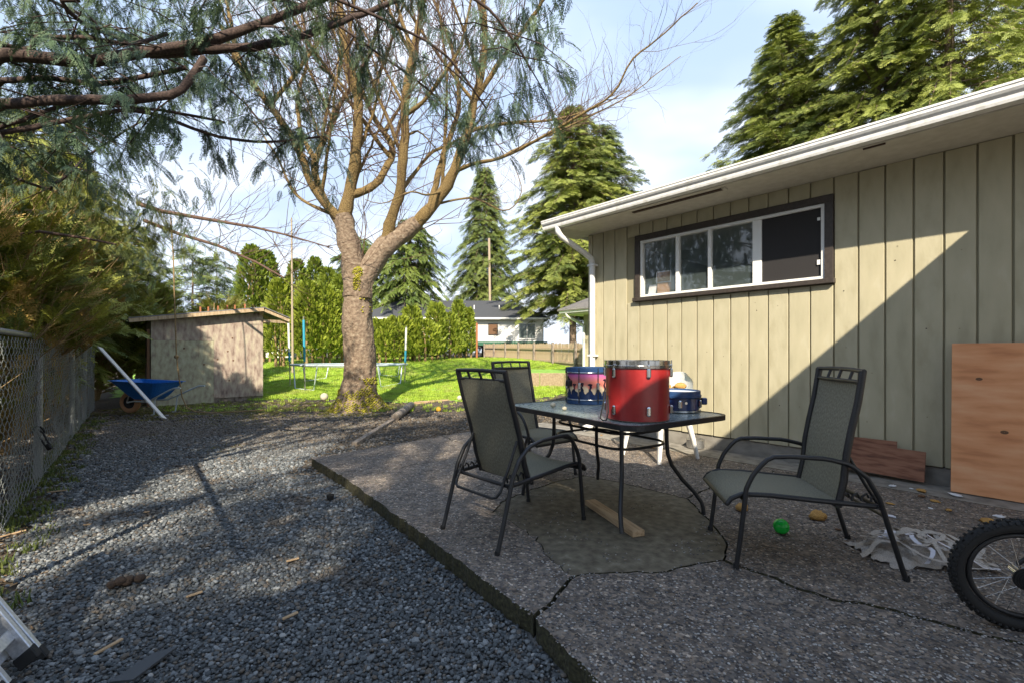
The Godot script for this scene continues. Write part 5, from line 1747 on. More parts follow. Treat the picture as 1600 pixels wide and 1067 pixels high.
		for i in cnt:
			var t := rf(0.34, 1.0)
			var p := ps[mini(int(t * (m - 1)), m - 1)]
			if rng.randf() < 0.35 and t < 0.6: continue
			var a := rf(0, TAU)
			var d := V(cos(a), rf(-0.5, 0.25), sin(a)).normalized()
			var bl := rf(0.25, 0.75)
			var q := p + d * bl + V(0, -0.18 * bl, 0)
			bm.tube(pv([p, p.lerp(q, 0.5) + V(0, 0.05, 0), q]), pf([0.007, 0.005, 0.003]), 3, false)
			for j in 6:
				var b := p.lerp(q, 0.3 + 0.7 * j / 5.0)
				var e := d.rotated(Vector3.UP, rf(-1.0, 1.0)) + V(0, rf(-1.0, -0.1), 0)
				cp[rng.randi() % 3].put(Transform3D(aim(e, rf(0.10, 0.22), rf(-0.6, 0.6)), b), rc(c0, c1))
		bi += 1
	# heavier sprays where the picture is thick with green
	for f in [[Vector3(-2.352, 3.749, -4.400), 0.5, 120], [Vector3(-2.135, 3.414, -4.600), 0.42, 90], [Vector3(-2.422, 4.045, -4.200), 0.5, 90], [Vector3(-2.813, 4.075, -4.000), 0.5, 90], [Vector3(-0.371, 3.285, -4.400), 0.24, 75], [Vector3(0.000, 3.424, -4.200), 0.16, 30], [Vector3(-0.051, 3.682, -3.600), 0.26, 60], [Vector3(0.246, 3.710, -3.500), 0.18, 40], [Vector3(-0.675, 3.625, -4.000), 0.36, 30], [Vector3(-4.360, 3.260, -5.000), 0.6, 60], [Vector3(-4.096, 3.052, -5.200), 0.55, 60], [Vector3(-4.996, 3.175, -4.800), 0.6, 36], [Vector3(-5.696, 2.943, -7.500), 0.8, 110], [Vector3(-4.399, 4.514, -4.600), 0.9, 200], [Vector3(-3.623, 4.644, -4.600), 0.7, 70], [Vector3(-4.608, 4.281, -4.200), 0.8, 150], [Vector3(-4.332, 3.749, -4.400), 0.7, 130], [Vector3(-3.481, 3.872, -4.500), 0.55, 100], [Vector3(-5.930, 3.068, -6.200), 0.9, 40], [Vector3(-2.250, 3.084, -5.000), 0.30, 26], [Vector3(-4.686, 2.962, -5.600), 0.45, 80, 1], [Vector3(-5.120, 2.765, -5.600), 0.5, 80, 1], [Vector3(-4.568, 2.659, -5.800), 0.38, 70, 1], [Vector3(-5.266, 2.905, -5.200), 0.5, 50, 1], [Vector3(-5.662, 2.357, -6.600), 0.42, 70, 1]]:
		for i in f[2]:
			var v: Vector3 = V(rf(-1, 1), rf(-0.8, 0.8), rf(-1, 1)) * f[1]
			var a := rf(0, TAU)
			cp[rng.randi() % 3].put(Transform3D(aim(V(cos(a), rf(-1.5, -0.1), sin(a)), rf(0.10, 0.23), rf(-0.6, 0.6)), f[0] + v), rc(c0, c1) if f.size() < 4 else rc(lin(0.07, 0.10, 0.025), lin(0.24, 0.25, 0.045)))
			if i % 6 == 0:
				var bk := V(rf(-0.35, -0.1), rf(0.05, 0.2), rf(-0.2, 0.2))
				bm.tube(pv([f[0] + v, f[0] + v + bk * 0.5 + V(0, 0.03, 0), f[0] + v + bk]), pf([0.002, 0.003, 0.004]), 3, false)
	part("twigs", bm.done(), M.cedar_bark, o, off).set_meta("kind", "stuff")
	for k in 3:
		var q := copies("foliage", frond[k], M.cedar_leaf, cp[k], o)
		q.transform = off
	# the cedars behind the camera
	var back := [[-1.1, 5.4, 10.0, 3.3, "cedar standing behind the camera that shades the gravel"], [-5.0, 5.6, 7.0, 3.0, "taller cedar behind the camera near the fence"]]
	for a in back:
		var t := thing("shade_cedar", a[4], "tree", V(a[0], -0.1, a[1]), Basis.IDENTITY, "cedars behind the camera")
		conifer(t, a[2], a[3], 1.2, frond[1], M.cedar_leaf, M.cedar_bark, c0, c1, 10.0, 0.75, 0.1, 0.5, 0.45)

# ---------------------------------------------------------------- yard things
func trampoline() -> void:
	var c := V(-5.45, 0, -15.4)
	c.y = land(c.x, c.z)
	var o := thing("trampoline_frame", "round bare trampoline frame with blue sleeved poles behind the maple", "trampoline", c)
	var R := 1.85
	var ry := 0.62
	var mb := MB.new()
	var ring := PackedVector3Array()
	for i in 48: ring.append(V(cos(TAU * i / 48) * R, ry + 0.02 * sin(TAU * i / 48), sin(TAU * i / 48) * R))
	mb.tube(ring, pf([0.030]), 8, true, true)
	part("ring", mb.done(), M.pale_steel, o)
	mb = MB.new()
	ring = PackedVector3Array()
	for i in 48: ring.append(V(cos(TAU * i / 48) * (R - 0.22), ry - 0.03, sin(TAU * i / 48) * (R - 0.22)))
	mb.tube(ring, pf([0.010]), 6, true, true)
	part("mat_hoop", mb.done(), M.galvanised, o)
	for k in 4:
		var a := TAU * (k + 0.32) / 4
		mb = MB.new()
		var l := PackedVector3Array()
		for s in [-0.30, -0.24, 0.24, 0.30]:
			var b: float = a + s
			var x := cos(b) * R
			var z := sin(b) * R
			var gy := land(c.x + x, c.z + z) - c.y
			l.append(V(x, ry if absf(s) > 0.27 else gy + 0.02, z))
		mb.tube(pv([V(l[0].x, ry, l[0].z), l[1], l[2], V(l[3].x, ry, l[3].z)]), pf([0.022]), 8)
		part("leg", mb.done(), M.pale_steel, o)
	for px in [[464, 498], [512, 492], [505, 504], [631, 500]]:
		pass
	for s in [[2.85, 2.05, 0.0], [2.0, 2.1, 0.9], [4.25, 2.0, 0.8], [0.12, 1.9, 0.15]]:
		var a: float = s[0]
		var x := cos(a) * (R + 0.03)
		var z := sin(a) * (R + 0.03)
		mb = MB.new()
		var gy := land(c.x + x, c.z + z) - c.y
		mb.rod(V(x, gy, z), V(x * 1.03, s[1], z * 1.03), 0.020, 8)
		var p := part("enclosure_pole", mb.done(), M.steel, o)
		mb = MB.new()
		var f0 := 0.36
		var f1: float = 0.50 + 0.5 * s[2]
		mb.rod(V(x, 0, z).lerp(V(x * 1.03, s[1], z * 1.03), f0), V(x, 0, z).lerp(V(x * 1.03, s[1], z * 1.03), f1), 0.036, 8)
		part("foam_sleeve", mb.done(), M.pole_sleeve, p)
		if f1 < 0.9:
			mb = MB.new()
			mb.rod(V(x, 0, z).lerp(V(x * 1.03, s[1], z * 1.03), f1 + 0.01), V(x, 0, z).lerp(V(x * 1.03, s[1], z * 1.03), 0.97), 0.034, 8)
			part("foam_sleeve", mb.done(), M.plastic_white, p)

# sling patio chair: +x forward
func patio_chair(label: String, at: Vector3, fwd: Vector2, recline: float) -> void:
	var f := V(fwd.x, 0, fwd.y).normalized()
	var o := thing("patio_chair", label, "chair", at, Basis(f, Vector3.UP, f.cross(Vector3.UP)), "sling patio chairs round the table")
	var hw := 0.265
	var mb: MB
	for s in [-1.0, 1.0]:
		mb = MB.new()
		var w: float = s * hw
		var cv := Curve3D.new()
		var raw := [V(0.375, 0.0, w), V(0.355, 0.16, w), V(0.335, 0.33, w), V(0.325, 0.43, w), V(0.29, 0.505, w), V(0.235, 0.575, w), V(0.20, 0.60, w), V(0.10, 0.605, w), V(-0.06, 0.60, w), V(-0.17, 0.575, w), V(-0.25, 0.51, w), V(-0.305, 0.41, w), V(-0.345, 0.27, w), V(-0.425, 0.0, w)]
		for i in raw.size():
			var a: Vector3 = raw[maxi(i - 1, 0)]
			var b: Vector3 = raw[mini(i + 1, raw.size() - 1)]
			cv.add_point(raw[i], -(b - a) * 0.14, (b - a) * 0.14)
		var m := 44
		var ps := PackedVector3Array()
		for i in m: ps.append(cv.sample_baked(cv.get_baked_length() * i / (m - 1)))
		mb.tube(ps, pf([0.0145]), 10, true, false, 0.85)
		part("arm_and_leg_frame", mb.done(), M.black_metal, o)
		mb = MB.new()
		mb.tube(pv([V(0.415, 0.335, w * 0.93), V(0.395, 0.365, w * 0.93), V(0.34, 0.392, w * 0.93), V(0.2, 0.392, w * 0.93), V(0.0, 0.378, w * 0.93), V(-0.325, 0.360, w * 0.93)]), pf([0.0135]), 8)
		part("seat_rail", mb.done(), M.black_metal, o)
		for k in 4:
			mb = MB.new()
			mb.tube(pv([V(-0.16 - k * 0.045, 0.375, w * 0.80), V(-0.165 - k * 0.045, 0.40, w * 0.80), V(-0.185 - k * 0.045, 0.415, w * 0.80), V(-0.195 - k * 0.045, 0.395, w * 0.80)]), pf([0.0065]), 5)
			part("recline_notch", mb.done(), M.black_metal, o)
		for q in [V(0.375, 0.006, w), V(-0.425, 0.006, w)]:
			mb = MB.new()
			mb.lathe(q - V(0, 0.006, 0), p2([Vector2(0.016, 0), Vector2(0.016, 0.02), Vector2(0.014, 0.024)]), 10)
			part("foot_cap", mb.done(), M.rubber, o)
	mb = MB.new()
	mb.rod(V(0.415, 0.335, -hw * 0.93), V(0.415, 0.335, hw * 0.93), 0.012, 8)
	mb.rod(V(-0.31, 0.36, -hw), V(-0.31, 0.36, hw), 0.012, 8)
	mb.rod(V(0.33, 0.36, -hw), V(0.33, 0.36, hw), 0.010, 8)
	part("cross_bar", mb.done(), M.black_metal, o)
	# seat sling, sagging a little
	var pts := PackedVector3Array()
	var prof := [V(0.418, 0.343, 0), V(0.405, 0.367, 0), V(0.375, 0.387, 0), V(0.32, 0.400, 0), V(0.2, 0.398, 0), V(0.05, 0.386, 0), V(-0.08, 0.378, 0), V(-0.145, 0.374, 0)]
	for i in prof.size():
		for j in 9:
			var t := (j / 8.0 - 0.5) * 2.0
			pts.append(prof[i] + V(0, -0.018 * (1.0 - t * t) * (1.0 if i > 1 and i < 6 else 0.4), t * hw * 0.91))
	mb = MB.new()
	mb.sheet(pts, 9)
	var low := PackedVector3Array()
	for i in pts.size(): low.append(pts[i] - V(0, 0.003, 0))
	mb.sheet(low, 9)
	part("seat_sling", mb.done(), M.sling, o)
	# back: rails, rungs at the head, sling
	var piv := V(-0.13, 0.375, 0)
	var rot := Basis(Vector3.BACK, recline)
	var bp := [V(0, -0.03, 0), V(-0.035, 0.10, 0), V(-0.055, 0.24, 0), V(-0.085, 0.37, 0), V(-0.12, 0.50, 0), V(-0.143, 0.615, 0), V(-0.153, 0.670, 0)]
	for i in bp.size(): bp[i] = piv + rot * bp[i]
	var bw := hw * 0.86
	mb = MB.new()
	for s in [-1.0, 1.0]:
		var ps := PackedVector3Array()
		for p in bp: ps.append(p + V(0, 0, s * bw))
		mb.tube(ps, pf([0.0155]), 8, true, false, 1.25)
	var q0: Vector3 = bp[5]
	var q1: Vector3 = bp[6]
	mb.tube(pv([q1 + V(0, 0, -bw - 0.012), q1 + V(-0.012, 0.004, -bw * 0.5), q1 + V(-0.016, 0.006, 0), q1 + V(-0.012, 0.004, bw * 0.5), q1 + V(0, 0, bw + 0.012)]), pf([0.012]), 8)
	mb.rod(q0 + V(0, 0, -bw), q0 + V(0, 0, bw), 0.010, 8)
	mb.rod(bp[0] + V(0, 0, -bw), bp[0] + V(0, 0, bw), 0.010, 8)
	part("back_frame", mb.done(), M.black_metal, o)
	for k in 3:
		mb = MB.new()
		var zz := (k - 1) * bw * 0.5
		mb.rod(q0 + V(0, 0, zz), q1 + V(-0.012, 0, zz), 0.008, 6)
		part("head_bar", mb.done(), M.black_metal, o)
	pts = PackedVector3Array()
	for i in 12:
		var f2 := i / 11.0 * 5.0
		var i0 := mini(int(f2), 4)
		var p: Vector3 = bp[i0].lerp(bp[i0 + 1], f2 - i0)
		for j in 9:
			var t := (j / 8.0 - 0.5) * 2.0
			pts.append(p + rot * V(-0.014 * (1.0 - t * t), 0, 0) + V(0, 0, -t * bw * 0.99))
	mb = MB.new()
	mb.sheet(pts, 9)
	low = PackedVector3Array()
	for i in pts.size(): low.append(pts[i] - rot * V(0.003, 0, 0))
	mb.sheet(low, 9)
	part("back_sling", mb.done(), M.sling, o)
	# U shaped recline brace
	mb = MB.new()
	var b0: Vector3 = bp[2]
	var e := V(-0.37, 0.30, 0)
	var z2 := bw * 0.92
	mb.tube(pv([b0 + V(-0.012, 0, -z2), b0.lerp(e, 0.5) + V(0, 0, -z2), e + V(0.02, 0.03, -z2), e + V(0, 0, -z2 * 0.93), e + V(-0.008, -0.010, -z2 * 0.8), e + V(-0.008, -0.010, z2 * 0.8), e + V(0, 0, z2 * 0.93), e + V(0.02, 0.03, z2), b0.lerp(e, 0.5) + V(0, 0, z2), b0 + V(-0.012, 0, z2)]), pf([0.009]), 8)
	part("recline_brace", mb.done(), M.black_metal, o)

func rounded(hx: float, hz: float, r: float, n := 8) -> PackedVector2Array:
	var p := PackedVector2Array()
	for q in 4:
		var cx := (hx - r) * (1 if q == 0 or q == 3 else -1)
		var cz := (hz - r) * (1 if q < 2 else -1)
		for i in n + 1:
			var a := PI / 2 * (q + float(i) / n)
			p.append(Vector2(cx + cos(a) * r, cz + sin(a) * r))
	return p

func furniture() -> void:
	var l := V(-0.547, 0, -0.837)
	var w := l.cross(Vector3.UP)
	var c := V(0.725, 0, -3.45)
	var tb := thing("patio_table", "rectangular glass topped patio table with a black steel frame", "table", c, Basis(l, Vector3.UP, w))
	var hx := 0.70
	var hz := 0.50
	var top := 0.718
	var mb := MB.new()
	mb.prism(rounded(hx - 0.016, hz - 0.016, 0.11), top - 0.008, top)
	part("glass_top", mb.done(), M.frosted_glass, tb)
	mb = MB.new()
	var out := rounded(hx, hz, 0.125)
	var inn := rounded(hx - 0.022, hz - 0.022, 0.105)
	var m := out.size()
	for i in m:
		var a := out[i]
		var b := out[(i + 1) % m]
		var d := inn[(i + 1) % m]
		var e := inn[i]
		var y1 := top + 0.003
		var y0 := top - 0.030
		mb.quad(V(a.x, y1, a.y), V(e.x, y1, e.y), V(d.x, y1, d.y), V(b.x, y1, b.y))
		mb.quad(V(a.x, y0, a.y), V(a.x, y1, a.y), V(b.x, y1, b.y), V(b.x, y0, b.y))
		mb.quad(V(e.x, y1, e.y), V(e.x, y0, e.y), V(d.x, y0, d.y), V(d.x, y1, d.y))
		mb.quad(V(a.x, y0, a.y), V(b.x, y0, b.y), V(d.x, y0, d.y), V(e.x, y0, e.y))
	part("rim", mb.done(), M.black_metal, tb)
	for k in 4:
		var sx := 1.0 if k & 1 else -1.0
		var sz := 1.0 if k & 2 else -1.0
		mb = MB.new()
		var lift := 0.042 if sx < 0 and sz < 0 else 0.0
		mb.tube(pv([V(sx * 0.36, top - 0.02, sz * 0.23), V(sx * 0.36, 0.52, sz * 0.23), V(sx * 0.365, 0.42, sz * 0.235), V(sx * 0.385, 0.34, sz * 0.255), V(sx * 0.43, 0.24, sz * 0.31), V(sx * 0.485, 0.15, sz * 0.375), V(sx * 0.52, 0.085, sz * 0.405), V(sx * 0.53, 0.05, sz * 0.41), V(sx * 0.533, lift, sz * 0.412)]), pf([0.0145]), 10)
		part("leg", mb.done(), M.black_metal, tb)
	for y in [0.60, 0.50]:
		mb = MB.new()
		var rr := rounded(0.375 if y > 0.55 else 0.39, 0.245 if y > 0.55 else 0.26, 0.16, 10)
		var ps := PackedVector3Array()
		for p in rr: ps.append(V(p.x, y, p.y))
		mb.tube(ps, pf([0.0095]), 8, true, true)
		part("stretcher_ring", mb.done(), M.black_metal, tb)
	mb = MB.new()
	mb.rod(V(-0.36, top - 0.03, -0.23), V(-0.36, top - 0.03, 0.23), 0.011, 8)
	mb.rod(V(0.36, top - 0.03, -0.23), V(0.36, top - 0.03, 0.23), 0.011, 8)
	mb.rod(V(-0.66, top - 0.03, 0.0), V(0.66, top - 0.03, 0.0), 0.011, 8)
	part("underframe", mb.done(), M.black_metal, tb)
	patio_chair("grey sling patio chair, nearest to the gravel, back turned to the camera", V(0.04, 0, -3.06), Vector2(0.72, -0.69), 0.07)
	patio_chair("grey sling patio chair alone on the right, facing the table in profile", V(1.61, 0, -2.62), Vector2(-0.985, -0.17), -0.05)
	patio_chair("grey sling patio chair at the far end of the table", V(0.16, 0, -4.42), Vector2(0.60, 0.80), 0.0)
	# timber block under the near leg
	var a := Vector3(0.599, 0.000, -3.407)
	var b := Vector3(0.780, 0.000, -2.859)
	mb = MB.new()
	mb.box(V(0, 0.0205, 0), V(a.distance_to(b) + 0.06, 0.038, 0.088), Basis.IDENTITY, 0.003)
	var dx := (b - a).normalized()
	single("timber_block", mb.done(), M.lumber, "short pale timber lying under the near table leg", "timber", "", Transform3D(Basis(dx, Vector3.UP, dx.cross(Vector3.UP)), (a + b) * 0.5))
	# white plastic chair behind the table
	var bs := Basis(V(0.52, 0, -0.854), Vector3.UP, V(0.854, 0, 0.52))
	bs = Basis(Vector3.UP, deg_to_rad(208)) * Basis.IDENTITY
	var pc := thing("plastic_chair", "white plastic garden chair half hidden behind the drums", "chair", V(1.62, 0, -5.02), bs)
	# local: +x forward
	mb = MB.new()
	var pts := PackedVector3Array()
	for i in 9:
		for j in 9:
			var u := i / 8.0
			var v := (j / 8.0 - 0.5) * 2.0
			pts.append(V(0.22 - 0.44 * u, 0.42 - 0.02 * sin(u * PI) - 0.012 * (1 - v * v) - 0.03 * maxf(0, 0.15 - u) * 6.0, v * (0.23 + 0.02 * (1.0 - u))))
	mb.sheet(pts, 9)
	var low := PackedVector3Array()
	for p in pts: low.append(p - V(0, 0.012, 0))
	mb.sheet(low, 9)
	part("seat", mb.done(), M.plastic_white, pc)
	mb = MB.new()
	pts = PackedVector3Array()
	for i in 12:
		for j in 13:
			var u := i / 11.0
			var v := (j / 12.0 - 0.5) * 2.0
			var wd := (0.24 + 0.03 * sin(u * PI)) * (1.0 if u < 0.8 else sqrt(maxf(0.02, 1.0 - pow((u - 0.8) / 0.2, 2.0) * 0.55)))
			pts.append(V(-0.20 - 0.13 * u + 0.07 * v * v, 0.43 + 0.50 * u * (1.0 - 0.06 * v * v), v * wd))
	mb.sheet(pts, 13)
	low = PackedVector3Array()
	for p in pts: low.append(p - V(0.012, 0, 0))
	mb.sheet(low, 13)
	part("backrest", mb.done(), M.plastic_white, pc)
	for s in [-1.0, 1.0]:
		mb = MB.new()
		mb.tube(pv([V(-0.22, 0.64, s * 0.27), V(-0.05, 0.655, s * 0.29), V(0.12, 0.65, s * 0.29), V(0.20, 0.61, s * 0.28), V(0.225, 0.50, s * 0.265), V(0.23, 0.42, s * 0.25)]), pf([0.024]), 8, true, false, 0.6)
		part("arm", mb.done(), M.plastic_white, pc)
		for q in [[0.20, 0.27, 0.25], [-0.20, -0.30, 0.25]]:
			mb = MB.new()
			mb.tube(pv([V(q[0], 0.42, s * 0.22), V((q[0] + q[1]) * 0.5, 0.21, s * 0.25), V(q[1], 0.0, s * 0.27)]), pf([0.045, 0.036, 0.026]), 6, true, false, 0.55)
			part("leg", mb.done(), M.plastic_white, pc)
	# tray of torn foam on its seat
	mb = MB.new()
	mb.lathe(Vector3.ZERO, p2([Vector2(0.001, 0.0), Vector2(0.14, 0.0), Vector2(0.17, 0.05), Vector2(0.18, 0.055), Vector2(0.17, 0.06), Vector2(0.135, 0.012), Vector2(0.001, 0.012)]), 24)
	var t0 := pc.transform * V(0.0, 0.425, 0)
	var seat := V(t0.x + 0.12, t0.y + 0.20, t0.z)
	single("green_tray", mb.done(), M.tray_green, "shallow green tray across the arms of the white plastic chair", "tray", "", Transform3D(Basis(Vector3.BACK, 0.03).scaled(V(1.65, 1.2, 1.65)), V(1.64, 0.672, -4.97)))
	mb = MB.new()
	for i in 9:
		mb.blob(V(rf(-0.14, 0.17), 0.06 + rf(0, 0.07), rf(-0.12, 0.14)), V(rf(0.04, 0.07), rf(0.035, 0.06), rf(0.04, 0.07)), nz, 0.6, 1.8, 10)
	single("torn_foam_heap", mb.done(), M.foam, "heap of torn yellow foam in the green tray", "foam", "", Transform3D(Basis.IDENTITY, V(1.64, 0.672, -4.97)))
	# metal dish by the wall
	mb = MB.new()
	mb.lathe(Vector3.ZERO, p2([Vector2(0.001, 0.0), Vector2(0.095, 0.0), Vector2(0.102, 0.008), Vector2(0.102, 0.10), Vector2(0.108, 0.104), Vector2(0.098, 0.106), Vector2(0.096, 0.012), Vector2(0.001, 0.010)]), 28)
	single("metal_bowl", mb.done(), M.steel, "round steel dog bowl on the concrete by the wall", "bowl", "", Transform3D(Basis.IDENTITY, Vector3(2.209, 0.003, -5.473)))

func drum(o: Node3D, r: float, h: float, shell: Material, hoop: Material, head: Material, lugs: int, lug_rows: Array, turn: float, shell_mesh: ArrayMesh = null) -> void:
	var mb := MB.new()
	if shell_mesh == null:
		mb.lathe(Vector3.ZERO, p2([Vector2(r, 0.004), Vector2(r, h - 0.03)]), 64)
		part("shell", mb.done(), shell, o)
	else:
		part("shell", shell_mesh, shell, o)
	mb = MB.new()
	mb.lathe(Vector3.ZERO, p2([Vector2(0.001, h - 0.012), Vector2(r, h - 0.012), Vector2(r + 0.003, h - 0.016)]), 64)
	part("drum_head", mb.done(), head, o)
	mb = MB.new()
	mb.lathe(Vector3.ZERO, p2([Vector2(r + 0.002, h - 0.045), Vector2(r + 0.012, h - 0.045), Vector2(r + 0.013, h - 0.030), Vector2(r + 0.007, h - 0.028), Vector2(r + 0.007, h), Vector2(r + 0.001, h), Vector2(r + 0.001, h - 0.012)]), 64)
	part("top_hoop", mb.done(), hoop, o)
	for k in lugs:
		var a := TAU * k / lugs + turn
		var out := V(cos(a), 0, sin(a))
		var sd := V(-sin(a), 0, cos(a))
		for y in lug_rows:
			mb = MB.new()
			mb.box(out * (r + 0.011) + V(0, y, 0), V(0.022, 0.058, 0.026), Basis(out, Vector3.UP, sd * -1.0), 0.007)
			var lg := part("lug", mb.done(), M.chrome, o)
			if y > h * 0.5:
				mb = MB.new()
				mb.rod(out * (r + 0.013) + V(0, y + 0.02, 0), out * (r + 0.013) + V(0, h + 0.004, 0), 0.0035, 6)
				mb.box(out * (r + 0.012) + V(0, h - 0.030, 0), V(0.014, 0.016, 0.018), Basis(out, Vector3.UP, sd * -1.0), 0.003)
				part("tension_rod", mb.done(), M.chrome, lg)

func drums() -> void:
	var ty := 0.722
	var o := thing("red_drum", "large red drum standing on the near end of the table", "drum", V(0.815, ty, -2.96))
	drum(o, 0.200, 0.375, M.drum_red, M.chrome, M.dark_head, 6, [0.068, 0.300], PI / 2 - 0.06)
	# bare lower bearing edge
	var mb := MB.new()
	mb.lathe(Vector3.ZERO, p2([Vector2(0.001, 0.0), Vector2(0.197, 0.0), Vector2(0.2005, 0.006)]), 64)
	part("lower_edge", mb.done(), M.grey_wood, o)
	# flame painted drum: print computed per vertex
	var c := V(0.655, ty, -3.90)
	o = thing("flame_drum", "navy drum with pink sky and painted flames on the table", "drum", c)
	mb = MB.new()
	var r := 0.185
	var nu := 300
	var nv := 60
	var y0 := 0.035
	var y1 := 0.265
	var pts := PackedVector3Array()
	var cols := PackedColorArray()
	for j in nv + 1:
		var v := float(j) / nv
		for i in nu + 1:
			var a := TAU * (i % nu) / nu
			pts.append(V(cos(a) * r, y0 + (y1 - y0) * v, -sin(a) * r))
			var navy := lin(0.010, 0.030, 0.10).lerp(lin(0.012, 0.013, 0.03), smoothstep(0.15, 0.5, v))
			var sky := lin(0.62, 0.20, 0.16).lerp(lin(0.42, 0.10, 0.36), smoothstep(0.62, 0.95, v))
			# dark tongues rising into the pink, pale tongues licking down
			var n := 17.0
			var ph := a * n / TAU
			var fr: float = ph - floor(ph)
			var id := int(floor(ph)) % 17
			var hi := 0.50 + 0.27 * fposmod(sin(id * 12.9898) * 43.758, 1.0)
			var bulb := Vector2((fr - 0.5) * 1.0, (v - hi) * 7.5).length()
			var neck := absf(fr - 0.5 - 0.10 * sin(v * 18.0 + id)) < 0.13 + 0.12 * maxf(0.0, 0.55 - v) and v < hi
			var edge := 0.40 + 0.05 * sin(a * 9.0)
			var k := sky if v > edge else navy
			if bulb < 0.30 or (neck and v > edge - 0.1): k = navy
			# cream outline and downward licks
			var lo := 0.12 + 0.14 * fposmod(sin(id * 7.13) * 91.7, 1.0)
			var wv := absf(fr - (0.0 if fr < 0.5 else 1.0) - 0.05 * sin(v * 30.0 + id * 2.0))
			var wid := 0.36 * smoothstep(lo, edge, v) * (1.0 - 0.45 * smoothstep(edge, edge + 0.12, v))
			if v < edge + 0.12 and v > lo and wv < wid:
				k = lin(0.72, 0.58, 0.40).lerp(sky, smoothstep(edge - 0.02, edge + 0.12, v))
			cols.append(k)
	mb.sheet(pts, nu + 1, cols)
	drum(o, r, 0.30, M.gloss_tinted, M.drum_hoop_blue, M.dark_head, 8, [0.15], 0.55, mb.done())
	mb = MB.new()
	mb.lathe(Vector3.ZERO, p2([Vector2(r, 0.0), Vector2(r + 0.007, 0.0), Vector2(r + 0.007, 0.030), Vector2(r + 0.012, 0.032), Vector2(r + 0.012, 0.042), Vector2(r + 0.001, 0.044)]), 64)
	part("lower_hoop", mb.done(), M.drum_hoop_blue, o)
	mb = MB.new()
	mb.lathe(Vector3.ZERO, p2([Vector2(r + 0.0135, 0.034), Vector2(r + 0.0145, 0.037), Vector2(r + 0.0135, 0.040)]), 64)
	mb.lathe(Vector3.ZERO, p2([Vector2(r + 0.0135, 0.258), Vector2(r + 0.0145, 0.261), Vector2(r + 0.0135, 0.264)]), 64)
	part("hoop_ring", mb.done(), M.chrome, o)
	for k in 8:
		var a := TAU * k / 8 + 0.55
		mb = MB.new()
		mb.rod(V(cos(a), 0, sin(a)) * (r + 0.018) + V(0, 0.01, 0), V(cos(a), 0, sin(a)) * (r + 0.018) + V(0, 0.30, 0), 0.004, 6)
		part("tension_rod", mb.done(), M.rubber, o)
	mb = MB.new()
	mb.box(V(-0.175, 0.17, 0.09), V(0.05, 0.05, 0.05), Basis(Vector3.UP, 0.5), 0.006)
	mb.rod(V(-0.185, 0.19, 0.10), V(-0.185, 0.23, 0.10), 0.008, 8)
	part("strainer", mb.done(), M.black_metal, o)
	# blue snare
	o = thing("blue_snare_drum", "small blue snare drum at the far right corner of the table", "drum", V(1.215, ty, -3.36))
	drum(o, 0.160, 0.150, M.drum_blue, M.drum_hoop_blue, M.drum_head, 6, [0.060], 0.72)
	mb = MB.new()
	mb.lathe(Vector3.ZERO, p2([Vector2(0.161, 0.003), Vector2(0.17, 0.003), Vector2(0.17, 0.016), Vector2(0.161, 0.018)]), 64)
	mb.lathe(Vector3.ZERO, p2([Vector2(0.168, 0.098), Vector2(0.1725, 0.101), Vector2(0.168, 0.104)]), 64)
	part("hoop_ring", mb.done(), M.chrome, o)
	mb = MB.new()
	mb.box(V(0.175, 0.075, 0.06), V(0.04, 0.05, 0.05), Basis.IDENTITY, 0.006)
	part("strainer", mb.done(), M.drum_blue, o)
	mb = MB.new()
	mb.lathe(V(0.010, 0.07, 0.161), p2([Vector2(0.012, 0.0), Vector2(0.009, 0.004), Vector2(0.001, 0.004)]), 12, Basis(Vector3.RIGHT, PI / 2))
	part("badge", mb.done(), M.chrome, o)
	# looped strap hanging beside the red drum
	mb = MB.new()
	mb.tube(pv([V(0.60, ty + 0.20, -2.93), V(0.585, ty + 0.14, -2.88), V(0.56, ty + 0.06, -2.84), V(0.548, ty + 0.02, -2.82), V(0.56, ty + 0.008, -2.80), V(0.585, ty + 0.010, -2.81), V(0.605, ty + 0.06, -2.85), V(0.615, ty + 0.15, -2.92)]), pf([0.0045]), 6)
	single("cable_loop", mb.done(), M.rubber, "black cord looped beside the red drum on the table", "cord")
	for q in [[864, 636, 0.022, "cream ball on the table, left one of the two"], [882, 641, 0.018, "smaller cream ball on the table, right one of the two"]]:
		mb = MB.new()
		mb.blob(V(0, q[2] * 0.85, 0), V(q[2] * 1.1, q[2] * 0.85, q[2]), nz, 0.15, 1.5, 12)
		var z: float = 711.0 * (1.15 - ty) / (q[1] - 550.0)
		single("small_cream_ball", mb.done(), M.ball_cream, q[3], "ball", "", Transform3D(Basis.IDENTITY, V((q[0] - 800.0) / 711.0 * z, ty, -z)))
	mb = MB.new()
	for q in [V(0.10, 0, -3.45), V(0.38, 0, -3.25), V(0.33, 0, -3.62), V(0.50, 0, -3.20)]:
		pass

